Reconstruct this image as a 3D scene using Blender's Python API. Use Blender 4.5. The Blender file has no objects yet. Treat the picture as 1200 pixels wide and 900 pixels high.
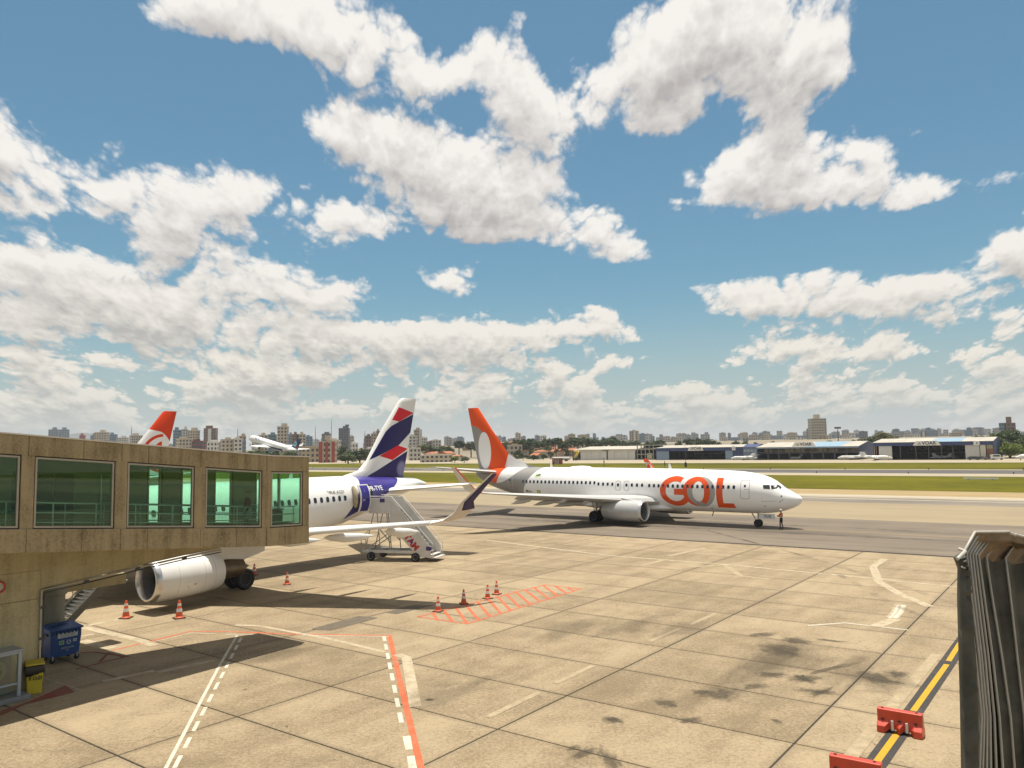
import bpy, bmesh, math, random
import numpy as np
from mathutils import Vector, Matrix
R = math.radians
rnd = random.Random(7)
scene = bpy.context.scene
COL = scene.collection

# ------------------------------------------------------------------ camera
CF, CP, CR, CH = 911.8, .0821822, -.0166079, 7.542
_F = Vector((0, math.cos(CP), math.sin(CP)))
_R0 = Vector((1, 0, 0)); _U0 = Vector((0, -math.sin(CP), math.cos(CP)))
_R = math.cos(CR)*_R0 + math.sin(CR)*_U0
_U = -math.sin(CR)*_R0 + math.cos(CR)*_U0
cam_data = bpy.data.cameras.new('camera')
cam = bpy.data.objects.new('camera', cam_data); COL.objects.link(cam)
m = Matrix((_R, _U, -_F)).transposed().to_4x4(); m.translation = (0, 0, CH)
cam.matrix_world = m
cam_data.sensor_width = 36; cam_data.lens = 36*CF/1200
cam_data.clip_start = .1; cam_data.clip_end = 30000
scene.camera = cam

def ray(px, py):
    """direction (Y component 1) of the world line through a point measured in the photograph"""
    d = _F + _R*((px-600)/CF) - _U*((py-450)/CF)
    return d/d.y
def at(px, py, Y):
    d = ray(px, py); return Vector((d.x*Y, Y, CH + d.z*Y))
def ground(px, py, z=0.):
    d = ray(px, py); t = (z-CH)/d.z
    return Vector((d.x*t, t, z))

# ------------------------------------------------------------------ light
SUN_EL, SUN_AZ = R(84), R(4)           # azimuth from +Y towards +X
sd = bpy.data.lights.new('sun', 'SUN'); sd.energy = 4.7; sd.angle = R(.53); sd.color = (1, .935, .83)
sun = bpy.data.objects.new('sun', sd); COL.objects.link(sun)
sun.rotation_euler = Vector((-math.sin(SUN_AZ)*math.cos(SUN_EL), -math.cos(SUN_AZ)*math.cos(SUN_EL), -math.sin(SUN_EL))).to_track_quat('-Z', 'Y').to_euler()
scene.view_settings.view_transform = 'Standard'; scene.view_settings.look = 'None'
scene.view_settings.exposure = .5; scene.view_settings.gamma = 1; scene.view_settings.use_curve_mapping = False
scene.cycles.use_denoising = True
scene.cycles.max_bounces = 8; scene.cycles.diffuse_bounces = 3; scene.cycles.glossy_bounces = 3
scene.cycles.transparent_max_bounces = 12; scene.cycles.transmission_bounces = 6
scene.cycles.sample_clamp_indirect = 6

# ------------------------------------------------------------------ node helper
class X:
    """a socket that can be added, multiplied ... (makes Math nodes)"""
    def __init__(s, nt, v): s.nt = nt; s.v = v
    def _m(s, op, *a):
        n = s.nt.nodes.new('ShaderNodeMath'); n.operation = op
        for i, q in enumerate((s,)+a):
            q = q.v if isinstance(q, X) else q
            if isinstance(q, (int, float)): n.inputs[i].default_value = q
            else: s.nt.links.new(q, n.inputs[i])
        return X(s.nt, n.outputs[0])
    def __add__(s, o): return s._m('ADD', o)
    __radd__ = __add__
    def __sub__(s, o): return s._m('SUBTRACT', o)
    def __rsub__(s, o): return X(s.nt, o)._m('SUBTRACT', s)
    def __mul__(s, o): return s._m('MULTIPLY', o)
    __rmul__ = __mul__
    def __truediv__(s, o): return s._m('DIVIDE', o)
    def __lt__(s, o): return s._m('LESS_THAN', o)
    def __gt__(s, o): return s._m('GREATER_THAN', o)
    def max(s, o): return s._m('MAXIMUM', o)
    def min(s, o): return s._m('MINIMUM', o)
    def abs(s): return s._m('ABSOLUTE')
    def sqrt(s): return s._m('SQRT')
    def pow(s, e): return s._m('POWER', e)
    def ss(s, a, b):
        n = s.nt.nodes.new('ShaderNodeMapRange'); n.interpolation_type = 'SMOOTHSTEP'
        s.nt.links.new(s.v, n.inputs[0]); n.inputs[1].default_value = a; n.inputs[2].default_value = b
        return X(s.nt, n.outputs[0])
    def lin(s, a, b, c=0., d=1.):
        n = s.nt.nodes.new('ShaderNodeMapRange')
        s.nt.links.new(s.v, n.inputs[0])
        for i, q in enumerate((a, b, c, d)): n.inputs[i+1].default_value = q
        return X(s.nt, n.outputs[0])
def mixc(nt, f, a, b, blend='MIX'):
    n = nt.nodes.new('ShaderNodeMix'); n.data_type = 'RGBA'; n.blend_type = blend
    for sock, q in ((n.inputs[0], f), (n.inputs[6], a), (n.inputs[7], b)):
        q = q.v if isinstance(q, X) else q
        if isinstance(q, (int, float)): sock.default_value = q
        elif isinstance(q, (tuple, list)): sock.default_value = (*q[:3], 1)
        else: nt.links.new(q, sock)
    return n.outputs[2]
def comb(nt, x, y, z):
    n = nt.nodes.new('ShaderNodeCombineXYZ')
    for i, q in enumerate((x, y, z)):
        q = q.v if isinstance(q, X) else q
        if isinstance(q, (int, float)): n.inputs[i].default_value = q
        else: nt.links.new(q, n.inputs[i])
    return n.outputs[0]
def sep(nt, v):
    n = nt.nodes.new('ShaderNodeSeparateXYZ'); nt.links.new(v, n.inputs[0])
    return [X(nt, n.outputs[i]) for i in range(3)]
def noise(nt, vec, scale, detail=4, rough=.5, lac=2., dist=0., dim='3D'):
    n = nt.nodes.new('ShaderNodeTexNoise'); n.noise_dimensions = dim; n.inputs['Scale'].default_value = scale
    n.inputs['Detail'].default_value = detail; n.inputs['Roughness'].default_value = rough
    n.inputs['Lacunarity'].default_value = lac; n.inputs['Distortion'].default_value = dist
    if vec is not None: nt.links.new(vec, n.inputs['Vector'])
    return X(nt, n.outputs[0])
def srgb(r, g, b):
    f = lambda c: (c/255/12.92) if c/255 <= .04045 else ((c/255+.055)/1.055)**2.4
    return (f(r), f(g), f(b))
# ------------------------------------------------------------------ sky: Nishita + cumulus deck in direction space
world = bpy.data.worlds.new('World'); scene.world = world; world.use_nodes = True
def build_sky():
    nt = world.node_tree; nt.nodes.clear(); L = nt.links
    out = nt.nodes.new('ShaderNodeOutputWorld'); bg = nt.nodes.new('ShaderNodeBackground')
    sky = nt.nodes.new('ShaderNodeTexSky'); sky.sky_type = 'NISHITA'; sky.sun_disc = False
    sky.sun_elevation = SUN_EL; sky.sun_rotation = SUN_AZ
    sky.air_density = 1.0; sky.dust_density = 1.6; sky.ozone_density = 1.5
    tc = nt.nodes.new('ShaderNodeTexCoord'); g = tc.outputs['Generated']
    gx, gy, gz = sep(nt, g)
    DEG = 180/math.pi
    az = gx._m('ARCTAN2', gy)*DEG                     # degrees from +Y
    el = gz._m('ARCSINE')*DEG
    # cloud masses: (x, y, rx, ry, weight) read off the photograph, turned into azimuth / elevation
    B = [(330,10,150,42,1),(450,45,75,55,1),(250,15,80,30,.9),(505,95,32,22,.8),(420,80,30,20,.5),
     (850,25,130,70,1.1),(800,75,70,45,.9),(900,110,50,55,.9),(960,40,55,50,.9),(985,85,25,30,.6),
     (590,75,45,45,1),(670,120,85,48,1),(770,145,50,25,.9),(810,120,16,16,.8),(620,165,55,35,.8),
     (400,155,70,38,1),(480,180,95,60,1.1),(560,230,100,48,1.1),(640,265,80,30,.9),(705,250,28,16,.7),(640,215,35,18,.7),
     (735,295,55,24,1),(300,235,110,45,1),(190,245,80,48,1),(400,268,60,30,.9),(120,235,30,25,.5),
     (50,205,95,48,1),(20,240,50,25,.7),(130,177,26,8,.6),(70,310,105,40,1),(310,330,105,40,1),(400,345,45,25,.7),(525,330,46,20,1),(480,318,9,5,.5),
     (120,365,120,35,1),(230,395,150,40,1),(400,395,120,32,1),(40,420,80,40,.9),(160,440,160,35,.9),(330,440,60,20,.8),
     (10,380,25,16,.8),(520,395,85,28,1),(600,405,60,22,.8),(640,380,35,22,.9),(690,375,28,22,1),(735,398,42,18,.95),(715,372,20,16,.7),
     (740,428,55,11,.9),(610,435,60,14,.8),(380,437,38,11,.8),(660,455,40,14,.7),(460,445,30,10,.6),
     (880,205,80,30,1),(960,225,150,32,1.1),(1010,170,60,28,.9),(930,155,45,30,.8),(1090,225,50,22,.8),(870,180,30,20,.6),
     (1105,155,32,13,.7),(1175,208,38,12,.8),(1152,237,16,6,.7),(785,238,11,8,.6),(805,207,14,7,.4),(1180,112,20,8,.5),
     (850,350,65,24,.9),(960,345,110,36,1.1),(1060,345,110,26,.9),(1130,325,90,20,.9),(1180,298,40,20,.9),(1190,380,30,16,.9),
     (920,407,95,19,1),(860,413,30,10,.7),(1045,418,32,15,.8),(1030,440,45,11,.8),(1150,432,60,18,.9),(1200,440,60,22,.8),
     (940,445,120,10,.6),(820,452,60,10,.6),(770,460,50,14,.6),(570,465,70,14,.7),(700,470,90,10,.55),(900,470,140,10,.55),(1080,465,140,14,.6),
     (230,470,200,16,.75),(60,475,90,14,.7),(470,480,160,12,.6),(760,485,160,7,.5),(1050,488,180,7,.5),(300,490,220,8,.6),
     (610,22,18,10,.7),(655,45,16,7,.5),(1050,80,12,6,.35),(590,130,20,20,.5)]
    NA, NE = 181, 181
    A = np.linspace(-45, 45, NA); E = np.linspace(0, 90, NE)
    M = np.zeros((NE, NA))
    def blob(a0, e0, ra, re, w):
        q = ((A[None, :]-a0)/ra)**2 + ((E[:, None]-e0)/re)**2
        return w*np.exp(-q*1.15)
    rr = random.Random(3)
    S = np.zeros_like(M)
    for (x, y, rx, ry, w) in B:
        d = ray(x, y); a0 = math.degrees(math.atan2(d.x, d.y)); e0 = math.degrees(math.asin(d.normalized().z))
        c = math.cos(math.radians(a0))**2
        S += blob(a0, e0, rx/CF*57.3*c*.97, ry/CF*57.3*c**.5*.96, w)**1.0
    for k in range(90):                               # the deck goes on above and beside the frame
        e0 = rr.uniform(33, 88); a0 = rr.uniform(-45, 45)
        if e0 < 37 and abs(a0) < 36: continue
        s = rr.uniform(3, 7); S += blob(a0, e0, s*rr.uniform(1, 1.8)/max(.25, math.cos(math.radians(e0))), s, rr.uniform(.6, 1))
    for k in range(14):
        s = rr.uniform(1.5, 4); a0 = rr.choice((-1, 1))*rr.uniform(36, 45)
        S += blob(a0, rr.uniform(4, 33), s*1.7, s, .9)
    M = 1-np.exp(-1.0*S)                             # soft union, 0..1
    U, sv, Vt = np.linalg.svd(M, full_matrices=False)
    K = 24
    Uk = U[:, :K]; Vk = Vt[:K].T*sv[:K]
    sc = np.abs(Vk).max(0)+1e-9; su = np.abs(Uk).max(0)+1e-9
    Uk = Uk/su; Vk = Vk/sc; G = su*sc
    azf = (az+45)._m('PINGPONG', 90)/45-1             # mirrored on and on round the horizon
    # PINGPONG(az+45, 90): 0..90 -> -1..1
    def curves(xs, cols, inp):
        n = nt.nodes.new('ShaderNodeVectorCurve'); mp = n.mapping
        for i in range(3):
            c = mp.curves[i]; pts = c.points
            ys = cols[i]; step = 2
            idx = list(range(0, len(xs), step))
            pts[0].location = (xs[idx[0]], float(ys[idx[0]])); pts[-1].location = (xs[idx[-1]], float(ys[idx[-1]]))
            for j in idx[1:-1]: pts.new(xs[j], float(ys[j]))
        mp.update()
        L.new(comb(nt, inp, inp, inp), n.inputs[1])
        return n.outputs[0]
    xa = [float(q) for q in np.linspace(-1, 1, NA)]; xe = [float(q) for q in np.linspace(-1, 1, NE)]
    fa = [curves(xa, [Vk[:, k+i]*1.0 for i in range(3)], azf) for k in range(0, K, 3)]
    def mask(elx):
        en = elx/45-1
        tot = None
        for j, k in enumerate(range(0, K, 3)):
            fe = curves(xe, [Uk[:, k+i] for i in range(3)], en)
            sc_ = nt.nodes.new('ShaderNodeVectorMath'); sc_.operation = 'MULTIPLY'
            L.new(fe, sc_.inputs[0]); sc_.inputs[1].default_value = [float(G[k+i]) for i in range(3)]
            dt = nt.nodes.new('ShaderNodeVectorMath'); dt.operation = 'DOT_PRODUCT'
            L.new(sc_.outputs[0], dt.inputs[0]); L.new(fa[j], dt.inputs[1])
            q = X(nt, dt.outputs['Value']); tot = q if tot is None else tot+q
        return tot
    def coords(elx):
        # detail gets finer and flatter towards the horizon, as a flat cloud deck does
        ev = (elx.max(.5)+9)._m('LOGARITHM', math.e)*30
        return comb(nt, az*.5/ (elx.max(0).lin(0, 30, .55, 1.)), ev*.62, 0.37)
    def dens(elx):
        v = coords(elx)
        n1 = noise(nt, v, .17, 9, .58, 2.1, .25, '2D')
        n2 = noise(nt, v, .33, 1, .5, 2., .3, '2D'); n3 = noise(nt, v, .85, 1, .5, 2., .3, '2D'); n4 = noise(nt, v, 2.1, 2, .5, 2., 0, '2D')
        puff = (n2-.5).abs()*1.1 + (n3-.5).abs()*.7 + (n4-.5).abs()*.4
        low = elx.ss(11.5, 4.0)*elx.ss(-.5, 1.0)
        return mask(elx)*(1-low*.35) + low*.31 + (n1-.5)*(low*.7+.95) + (puff-.19)*(low*.5+.66)
    elc = el.max(.2)
    D = dens(elc)
    D2 = dens(elc + (elc.lin(0, 30, .45, 1.5)))       # what lies above this point towards the overhead sun
    D3 = dens(elc + (elc.lin(0, 30, 1.3, 4.2)))
    alpha = (D-.437).ss(0., .20)
    thick = (D-.455).lin(0, .5)
    rim = (D-D2).lin(-.30, .34)                       # 1 on upper edges, 0 under overhangs
    over = (D3-.40).ss(0., .5)
    lum = rim*.54 - over*.22 - thick*.12 + .66
    lum = lum.max(.47).min(1.02)
    warm = el.ss(1, 16)
    top = mixc(nt, warm, (.93, .87, .75), (1.0, .965, .915))
    shade = mixc(nt, warm, (.47, .47, .44), (.46, .43, .42))
    ccol = mixc(nt, lum.lin(.42, .98), shade, top)
    # sky itself
    sk = nt.nodes.new('ShaderNodeVectorMath'); sk.operation = 'MULTIPLY'
    L.new(sky.outputs[0], sk.inputs[0]); sk.inputs[1].default_value = (.0635, .1045, .1055)
    hz = el.ss(13, -1).pow(1.3)
    base = mixc(nt, hz*.86, sk.outputs[0], (.55, .605, .60))
    col = mixc(nt, alpha*(el.lin(0, 5, .55, 1.)), base, ccol)
    L.new(col, bg.inputs[0]); bg.inputs[1].default_value = .66
    L.new(bg.outputs[0], out.inputs[0])
    world.cycles.sampling_method = 'MANUAL'; world.cycles.sample_map_resolution = 512
build_sky()
# ------------------------------------------------------------------ object and mesh helpers
def tag(o, label=None, cat=None, group=None, kind=None):
    if label: o['label'] = label
    if cat: o['category'] = cat
    if group: o['group'] = group
    if kind: o['kind'] = kind
    return o
def thing(name, label, cat, loc=(0, 0, 0), rz=0., group=None):
    o = bpy.data.objects.new(name, None); COL.objects.link(o)
    o.location = loc; o.rotation_euler = (0, 0, rz); o.empty_display_size = .3
    return tag(o, label, cat, group)
def kids(o): return KIDS.get(o.name, [])
KIDS = {}
def adopt(o, parent):
    o.parent = parent; KIDS.setdefault(parent.name, []).append(o)
def copy_tree(o, parent=None):
    c = o.copy(); COL.objects.link(c)
    if parent: adopt(c, parent)
    for ch in list(kids(o)): copy_tree(ch, c)
    return c
class MB:
    def __init__(s): s.v = []; s.f = []; s.m = []
    def add(s, vs, fs, m=0):
        b = len(s.v); s.v += [tuple(q) for q in vs]
        for f in fs: s.f.append([b+i for i in f]); s.m.append(m)
        return s
    def poly(s, pts, m=0): return s.add(pts, [list(range(len(pts)))], m)
    def box(s, c, d, rz=0., m=0, M=None):
        x, y, z = d[0]/2, d[1]/2, d[2]/2; vs = []
        cs, sn = math.cos(rz), math.sin(rz)
        for k in (-z, z):
            for (i, j) in ((-x, -y), (x, -y), (x, y), (-x, y)):
                q = Vector((c[0]+i*cs-j*sn, c[1]+i*sn+j*cs, c[2]+k))
                vs.append(M @ q if M else q)
        return s.add(vs, [(3, 2, 1, 0), (4, 5, 6, 7), (0, 1, 5, 4), (1, 2, 6, 5), (2, 3, 7, 6), (3, 0, 4, 7)], m)
    def bar(s, p0, p1, w, h, m=0, up=(0, 0, 1)):
        p0, p1 = Vector(p0), Vector(p1); d = (p1-p0).normalized(); u = Vector(up)
        x = d.cross(u)
        if x.length < 1e-4: x = d.cross(Vector((1, 0, 0)))
        x.normalize(); y = x.cross(d).normalized(); x *= w/2; y *= h/2
        vs = [p0-x-y, p0+x-y, p0+x+y, p0-x+y, p1-x-y, p1+x-y, p1+x+y, p1-x+y]
        return s.add(vs, [(3, 2, 1, 0), (4, 5, 6, 7), (0, 1, 5, 4), (1, 2, 6, 5), (2, 3, 7, 6), (3, 0, 4, 7)], m)
    def tube(s, path, r, n=8, m=0, caps=True):
        P = [Vector(p) for p in path]; rs = r if isinstance(r, (list, tuple)) else [r]*len(P)
        rings = []; ref = None
        for i, p in enumerate(P):
            d = (P[min(i+1, len(P)-1)]-P[max(i-1, 0)]).normalized()
            if ref is None:
                ref = d.cross(Vector((0, 0, 1)))
                if ref.length < .05: ref = d.cross(Vector((1, 0, 0)))
            ref = (ref-d*ref.dot(d)).normalized(); u = d.cross(ref)
            rings.append([p+(ref*math.cos(2*math.pi*k/n)+u*math.sin(2*math.pi*k/n))*rs[i] for k in range(n)])
        return s.loft(rings, m, caps)
    def loft(s, rings, m=0, caps=True, closed=True):
        n = len(rings[0]); vs = [q for r in rings for q in r]; fs = []
        for i in range(len(rings)-1):
            for k in range(n if closed else n-1):
                k2 = (k+1) % n
                fs.append((i*n+k, i*n+k2, (i+1)*n+k2, (i+1)*n+k))
        if caps and closed:
            fs.append(tuple(range(n-1, -1, -1))); fs.append(tuple((len(rings)-1)*n+k for k in range(n)))
        return s.add(vs, fs, m)
    def lathe(s, prof, n=16, M=None, m=0):
        """prof: (radius, height) pairs, turned round local z"""
        rings = []
        for (r, z) in prof:
            ring = [Vector((r*math.cos(2*math.pi*k/n), r*math.sin(2*math.pi*k/n), z)) for k in range(n)]
            rings.append([M @ q for q in ring] if M else ring)
        return s.loft(rings, m, True)
    def prism(s, pts, z0, z1, M=None, m=0):
        lo = [Vector((p[0], p[1], z0)) for p in pts]; hi = [Vector((p[0], p[1], z1)) for p in pts]
        if M: lo = [M @ q for q in lo]; hi = [M @ q for q in hi]
        return s.loft([lo, hi], m, True)
    def mesh(s, name, mats, smooth=0., fix=True):
        me = bpy.data.meshes.new(name); me.from_pydata([tuple(q) for q in s.v], [], s.f)
        for mm in (mats if isinstance(mats, (list, tuple)) else [mats]): me.materials.append(mm)
        if any(s.m): me.polygons.foreach_set('material_index', s.m)
        if fix:
            bm = bmesh.new(); bm.from_mesh(me); bmesh.ops.recalc_face_normals(bm, faces=bm.faces[:]); bm.to_mesh(me); bm.free()
        if smooth:
            me.polygons.foreach_set('use_smooth', [True]*len(me.polygons)); me.set_sharp_from_angle(angle=R(smooth))
        me.update(); return me
    def build(s, name, mats, parent=None, smooth=0., bevel=0., loc=None, fix=True):
        o = bpy.data.objects.new(name, s.mesh(name, mats, smooth, fix)); COL.objects.link(o)
        if parent: adopt(o, parent)
        if loc is not None: o.location = loc
        if bevel:
            b = o.modifiers.new('bevel', 'BEVEL'); b.width = bevel; b.segments = 2; b.limit_method = 'ANGLE'; b.angle_limit = R(40)
        return o
def place(me, name, parent=None, loc=(0, 0, 0), rz=0., scale=None):
    o = bpy.data.objects.new(name, me); COL.objects.link(o)
    if parent: adopt(o, parent)
    o.location = loc; o.rotation_euler = (0, 0, rz)
    if scale: o.scale = scale
    return o
def text_mesh(body, size, M, name, mat, align='CENTER', depth=.004, bold=0.):
    cu = bpy.data.curves.new(name, 'FONT'); cu.body = body; cu.size = size; cu.align_x = align; cu.align_y = 'CENTER'
    cu.extrude = depth; cu.offset = bold; cu.resolution_u = 3
    t = bpy.data.objects.new(name, cu); COL.objects.link(t)
    dg = bpy.context.evaluated_depsgraph_get(); me = bpy.data.meshes.new_from_object(t.evaluated_get(dg))
    bpy.data.objects.remove(t); bpy.data.curves.remove(cu)
    me.transform(M); me.name = name; me.materials.clear(); me.materials.append(mat)
    return me
def writing(body, size, M, name, mat, parent, **k): return place(text_mesh(body, size, M, name, mat, **k), name, parent)
def frame(o, x, y):
    """matrix whose x and y axes are the given directions, at o"""
    x = Vector(x).normalized(); y = Vector(y); y = (y-x*y.dot(x)).normalized(); z = x.cross(y)
    M = Matrix((x, y, z)).transposed().to_4x4(); M.translation = o; return M

# ------------------------------------------------------------------ materials
MATS = {}
def pm(name, c, rough=.6, metal=0., var=.12, vs=2., bump=0., bs=30., spec=.5, coat=0., stretch=None, rand=0., var2=0.):
    if name in MATS: return MATS[name]
    mt = bpy.data.materials.new(name); mt.use_nodes = True; nt = mt.node_tree; b = nt.nodes['Principled BSDF']
    b.inputs['Roughness'].default_value = rough; b.inputs['Metallic'].default_value = metal
    b.inputs['Specular IOR Level'].default_value = spec; b.inputs['Coat Weight'].default_value = coat; b.inputs['Coat Roughness'].default_value = .08
    tc = nt.nodes.new('ShaderNodeTexCoord'); v = tc.outputs['Object']
    if stretch:
        mp = nt.nodes.new('ShaderNodeMapping'); nt.links.new(v, mp.inputs[0]); mp.inputs['Scale'].default_value = stretch; v = mp.outputs[0]
    col = c
    if var:
        n = noise(nt, v, vs, 6, .62).lin(.25, .75, 1-var, 1+var)
        if var2: n = n*noise(nt, v, vs*7, 4, .6).lin(.25, .75, 1-var2, 1+var2)
        if rand:
            oi = nt.nodes.new('ShaderNodeObjectInfo'); n = n*X(nt, oi.outputs['Random']).lin(0, 1, 1-rand, 1+rand)
        col = mixc(nt, 1., c, comb(nt, n, n, n), 'MULTIPLY'); nt.links.new(col, b.inputs['Base Color'])
    else: b.inputs['Base Color'].default_value = (*c, 1)
    if bump:
        bn = nt.nodes.new('ShaderNodeBump'); bn.inputs['Strength'].default_value = bump; bn.inputs['Distance'].default_value = .02
        nt.links.new(noise(nt, v, bs, 5, .6).v, bn.inputs['Height']); nt.links.new(bn.outputs[0], b.inputs['Normal'])
    MATS[name] = mt; return mt
def custom(name, fn, rough=.5, metal=0., spec=.5, coat=0.):
    """material whose base colour is fn(nt, x, y, z) in the object's own coordinates"""
    if name in MATS: return MATS[name]
    mt = bpy.data.materials.new(name); mt.use_nodes = True; nt = mt.node_tree; b = nt.nodes['Principled BSDF']
    b.inputs['Roughness'].default_value = rough; b.inputs['Metallic'].default_value = metal
    b.inputs['Specular IOR Level'].default_value = spec; b.inputs['Coat Weight'].default_value = coat; b.inputs['Coat Roughness'].default_value = .1
    tc = nt.nodes.new('ShaderNodeTexCoord'); x, y, z = sep(nt, tc.outputs['Object'])
    r = fn(nt, x, y, z, tc.outputs['Object'], b)
    if r is not None: nt.links.new(r, b.inputs['Base Color'])
    MATS[name] = mt; return mt
WHITE = pm('white_paint', (.80, .80, .78), .3, var=.03, vs=.6, coat=.3)
GREYM = pm('grey_metal', (.42, .42, .41), .4, .7, .08)
DARKM = pm('dark_metal', (.06, .06, .065), .5, .4, .15)
BLACK = pm('black_rubber', (.018, .018, .02), .75, 0, .2, 6)
ALU = pm('bare_aluminium', (.62, .62, .62), .28, .9, .06)
DGLASS = pm('dark_glass', (.02, .026, .03), .08, 0, 0, spec=.9)
# ------------------------------------------------------------------ ground: strips parallel to the runway
PH = .6416
DA = Vector((math.cos(PH), -math.sin(PH), 0)); DN = Vector((math.sin(PH), math.cos(PH), 0))
def AN(a, n, z=0.): return DA*a + DN*n + Vector((0, 0, z))
def an_of(P): P = Vector((P.x, P.y, 0)); return P.dot(DA), P.dot(DN)
def sheet(name, pts, mat, z, parent=None, kind='structure'):
    mb = MB(); mb.poly([(p.x, p.y, z) for p in pts])
    o = mb.build(name, mat, parent, fix=False)
    if o.data.polygons[0].normal.z < 0: o.data.flip_normals()
    if parent is None: o['kind'] = kind
    return o
def strip(name, n0, n1, mat, z, a0=-1500., a1=300., **k):
    return sheet(name, [AN(a0, n0), AN(a1, n0), AN(a1, n1), AN(a0, n1)], mat, z, **k)
def ground_mat(name, base, dark, streaks, fine, rough=.85, along=True, bumpy=.3):
    def fn(nt, x, y, z, v, b):
        mp = nt.nodes.new('ShaderNodeMapping'); nt.links.new(v, mp.inputs[0]); mp.vector_type = 'TEXTURE'
        mp.inputs['Rotation'].default_value = (0, 0, -PH)
        u = mp.outputs[0]
        m2 = nt.nodes.new('ShaderNodeMapping'); nt.links.new(u, m2.inputs[0]); m2.inputs['Scale'].default_value = (.06, 1, 1) if along else (1, 1, 1)
        s1 = noise(nt, m2.outputs[0], .35, 7, .62); s2 = noise(nt, u, .12, 5, .6); s3 = noise(nt, v, 3.5, 6, .7); s4 = noise(nt, v, 30, 3, .6)
        f = ((s1-.5)*streaks + (s2-.5)*.7 + (s3-.5)*fine + (s4-.5)*fine*.7 + .5)
        bn = nt.nodes.new('ShaderNodeBump'); bn.inputs['Strength'].default_value = bumpy; bn.inputs['Distance'].default_value = .01
        nt.links.new(s4.v, bn.inputs['Height']); nt.links.new(bn.outputs[0], b.inputs['Normal'])
        return mixc(nt, f.ss(.12, .88), dark, base)
    return custom(name, fn, rough, spec=.25)
ASPH = ground_mat('taxiway_asphalt', (.195, .160, .120), (.105, .086, .066), 1.5, .35)
RUNW = ground_mat('runway_asphalt', (.105, .10, .095), (.075, .07, .066), 1.2, .2)
CONC2 = ground_mat('old_concrete', (.29, .235, .150), (.225, .18, .115), .9, .25)
PALE = ground_mat('pale_concrete', (.36, .31, .225), (.29, .245, .175), .8, .2)
SAND = ground_mat('dry_soil', (.33, .25, .13), (.25, .18, .08), .6, .3)
def grass_fn(nt, x, y, z, v, b):
    s1 = noise(nt, v, .02, 6, .6); s2 = noise(nt, v, .25, 6, .7); s3 = noise(nt, v, 2.5, 4, .7)
    f = ((s1-.5)*1.6+(s2-.5)*.9+(s3-.5)*.8+.5).ss(.1, .9)
    return mixc(nt, f, (.048, .050, .002), (.122, .112, .004))
GRASS = custom('mown_grass', grass_fn, .95, spec=.1)
SUBG = pm('joint_filler', (.045, .040, .033), .9, var=.2)
EARTH = pm('bare_earth', (.20, .17, .12), .95, var=.25, vs=.01)
# one sheet to the horizon, rising gently behind the far hangars
def tz(a, n):
    def ss(t): t = min(max(t, 0), 1); return t*t*(3-2*t)
    return 12*ss((n-440)/420) + 8*ss((n-860)/1500)
def terrain():
    mb = MB(); ns = [-900, -60, 0, 430, 470, 510, 560, 610, 660, 720, 800, 950, 1200, 1600, 2200, 3200, 5000, 9000, 14000]
    as_ = [-16000, -9000, -5000, -3000, -2000, -1400, -1000, -700, -450, -250, -100, 50, 300, 800, 2000, 5000, 12000]
    for n in ns:
        for a in as_: p = AN(a, n, tz(a, n)-.06); mb.v.append(tuple(p))
    k = len(as_)
    for i in range(len(ns)-1):
        for j in range(k-1): mb.f.append([i*k+j, i*k+j+1, (i+1)*k+j+1, (i+1)*k+j]); mb.m.append(0)
    o = mb.build('ground', EARTH, fix=False, smooth=60); o['kind'] = 'structure'
terrain()
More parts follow.
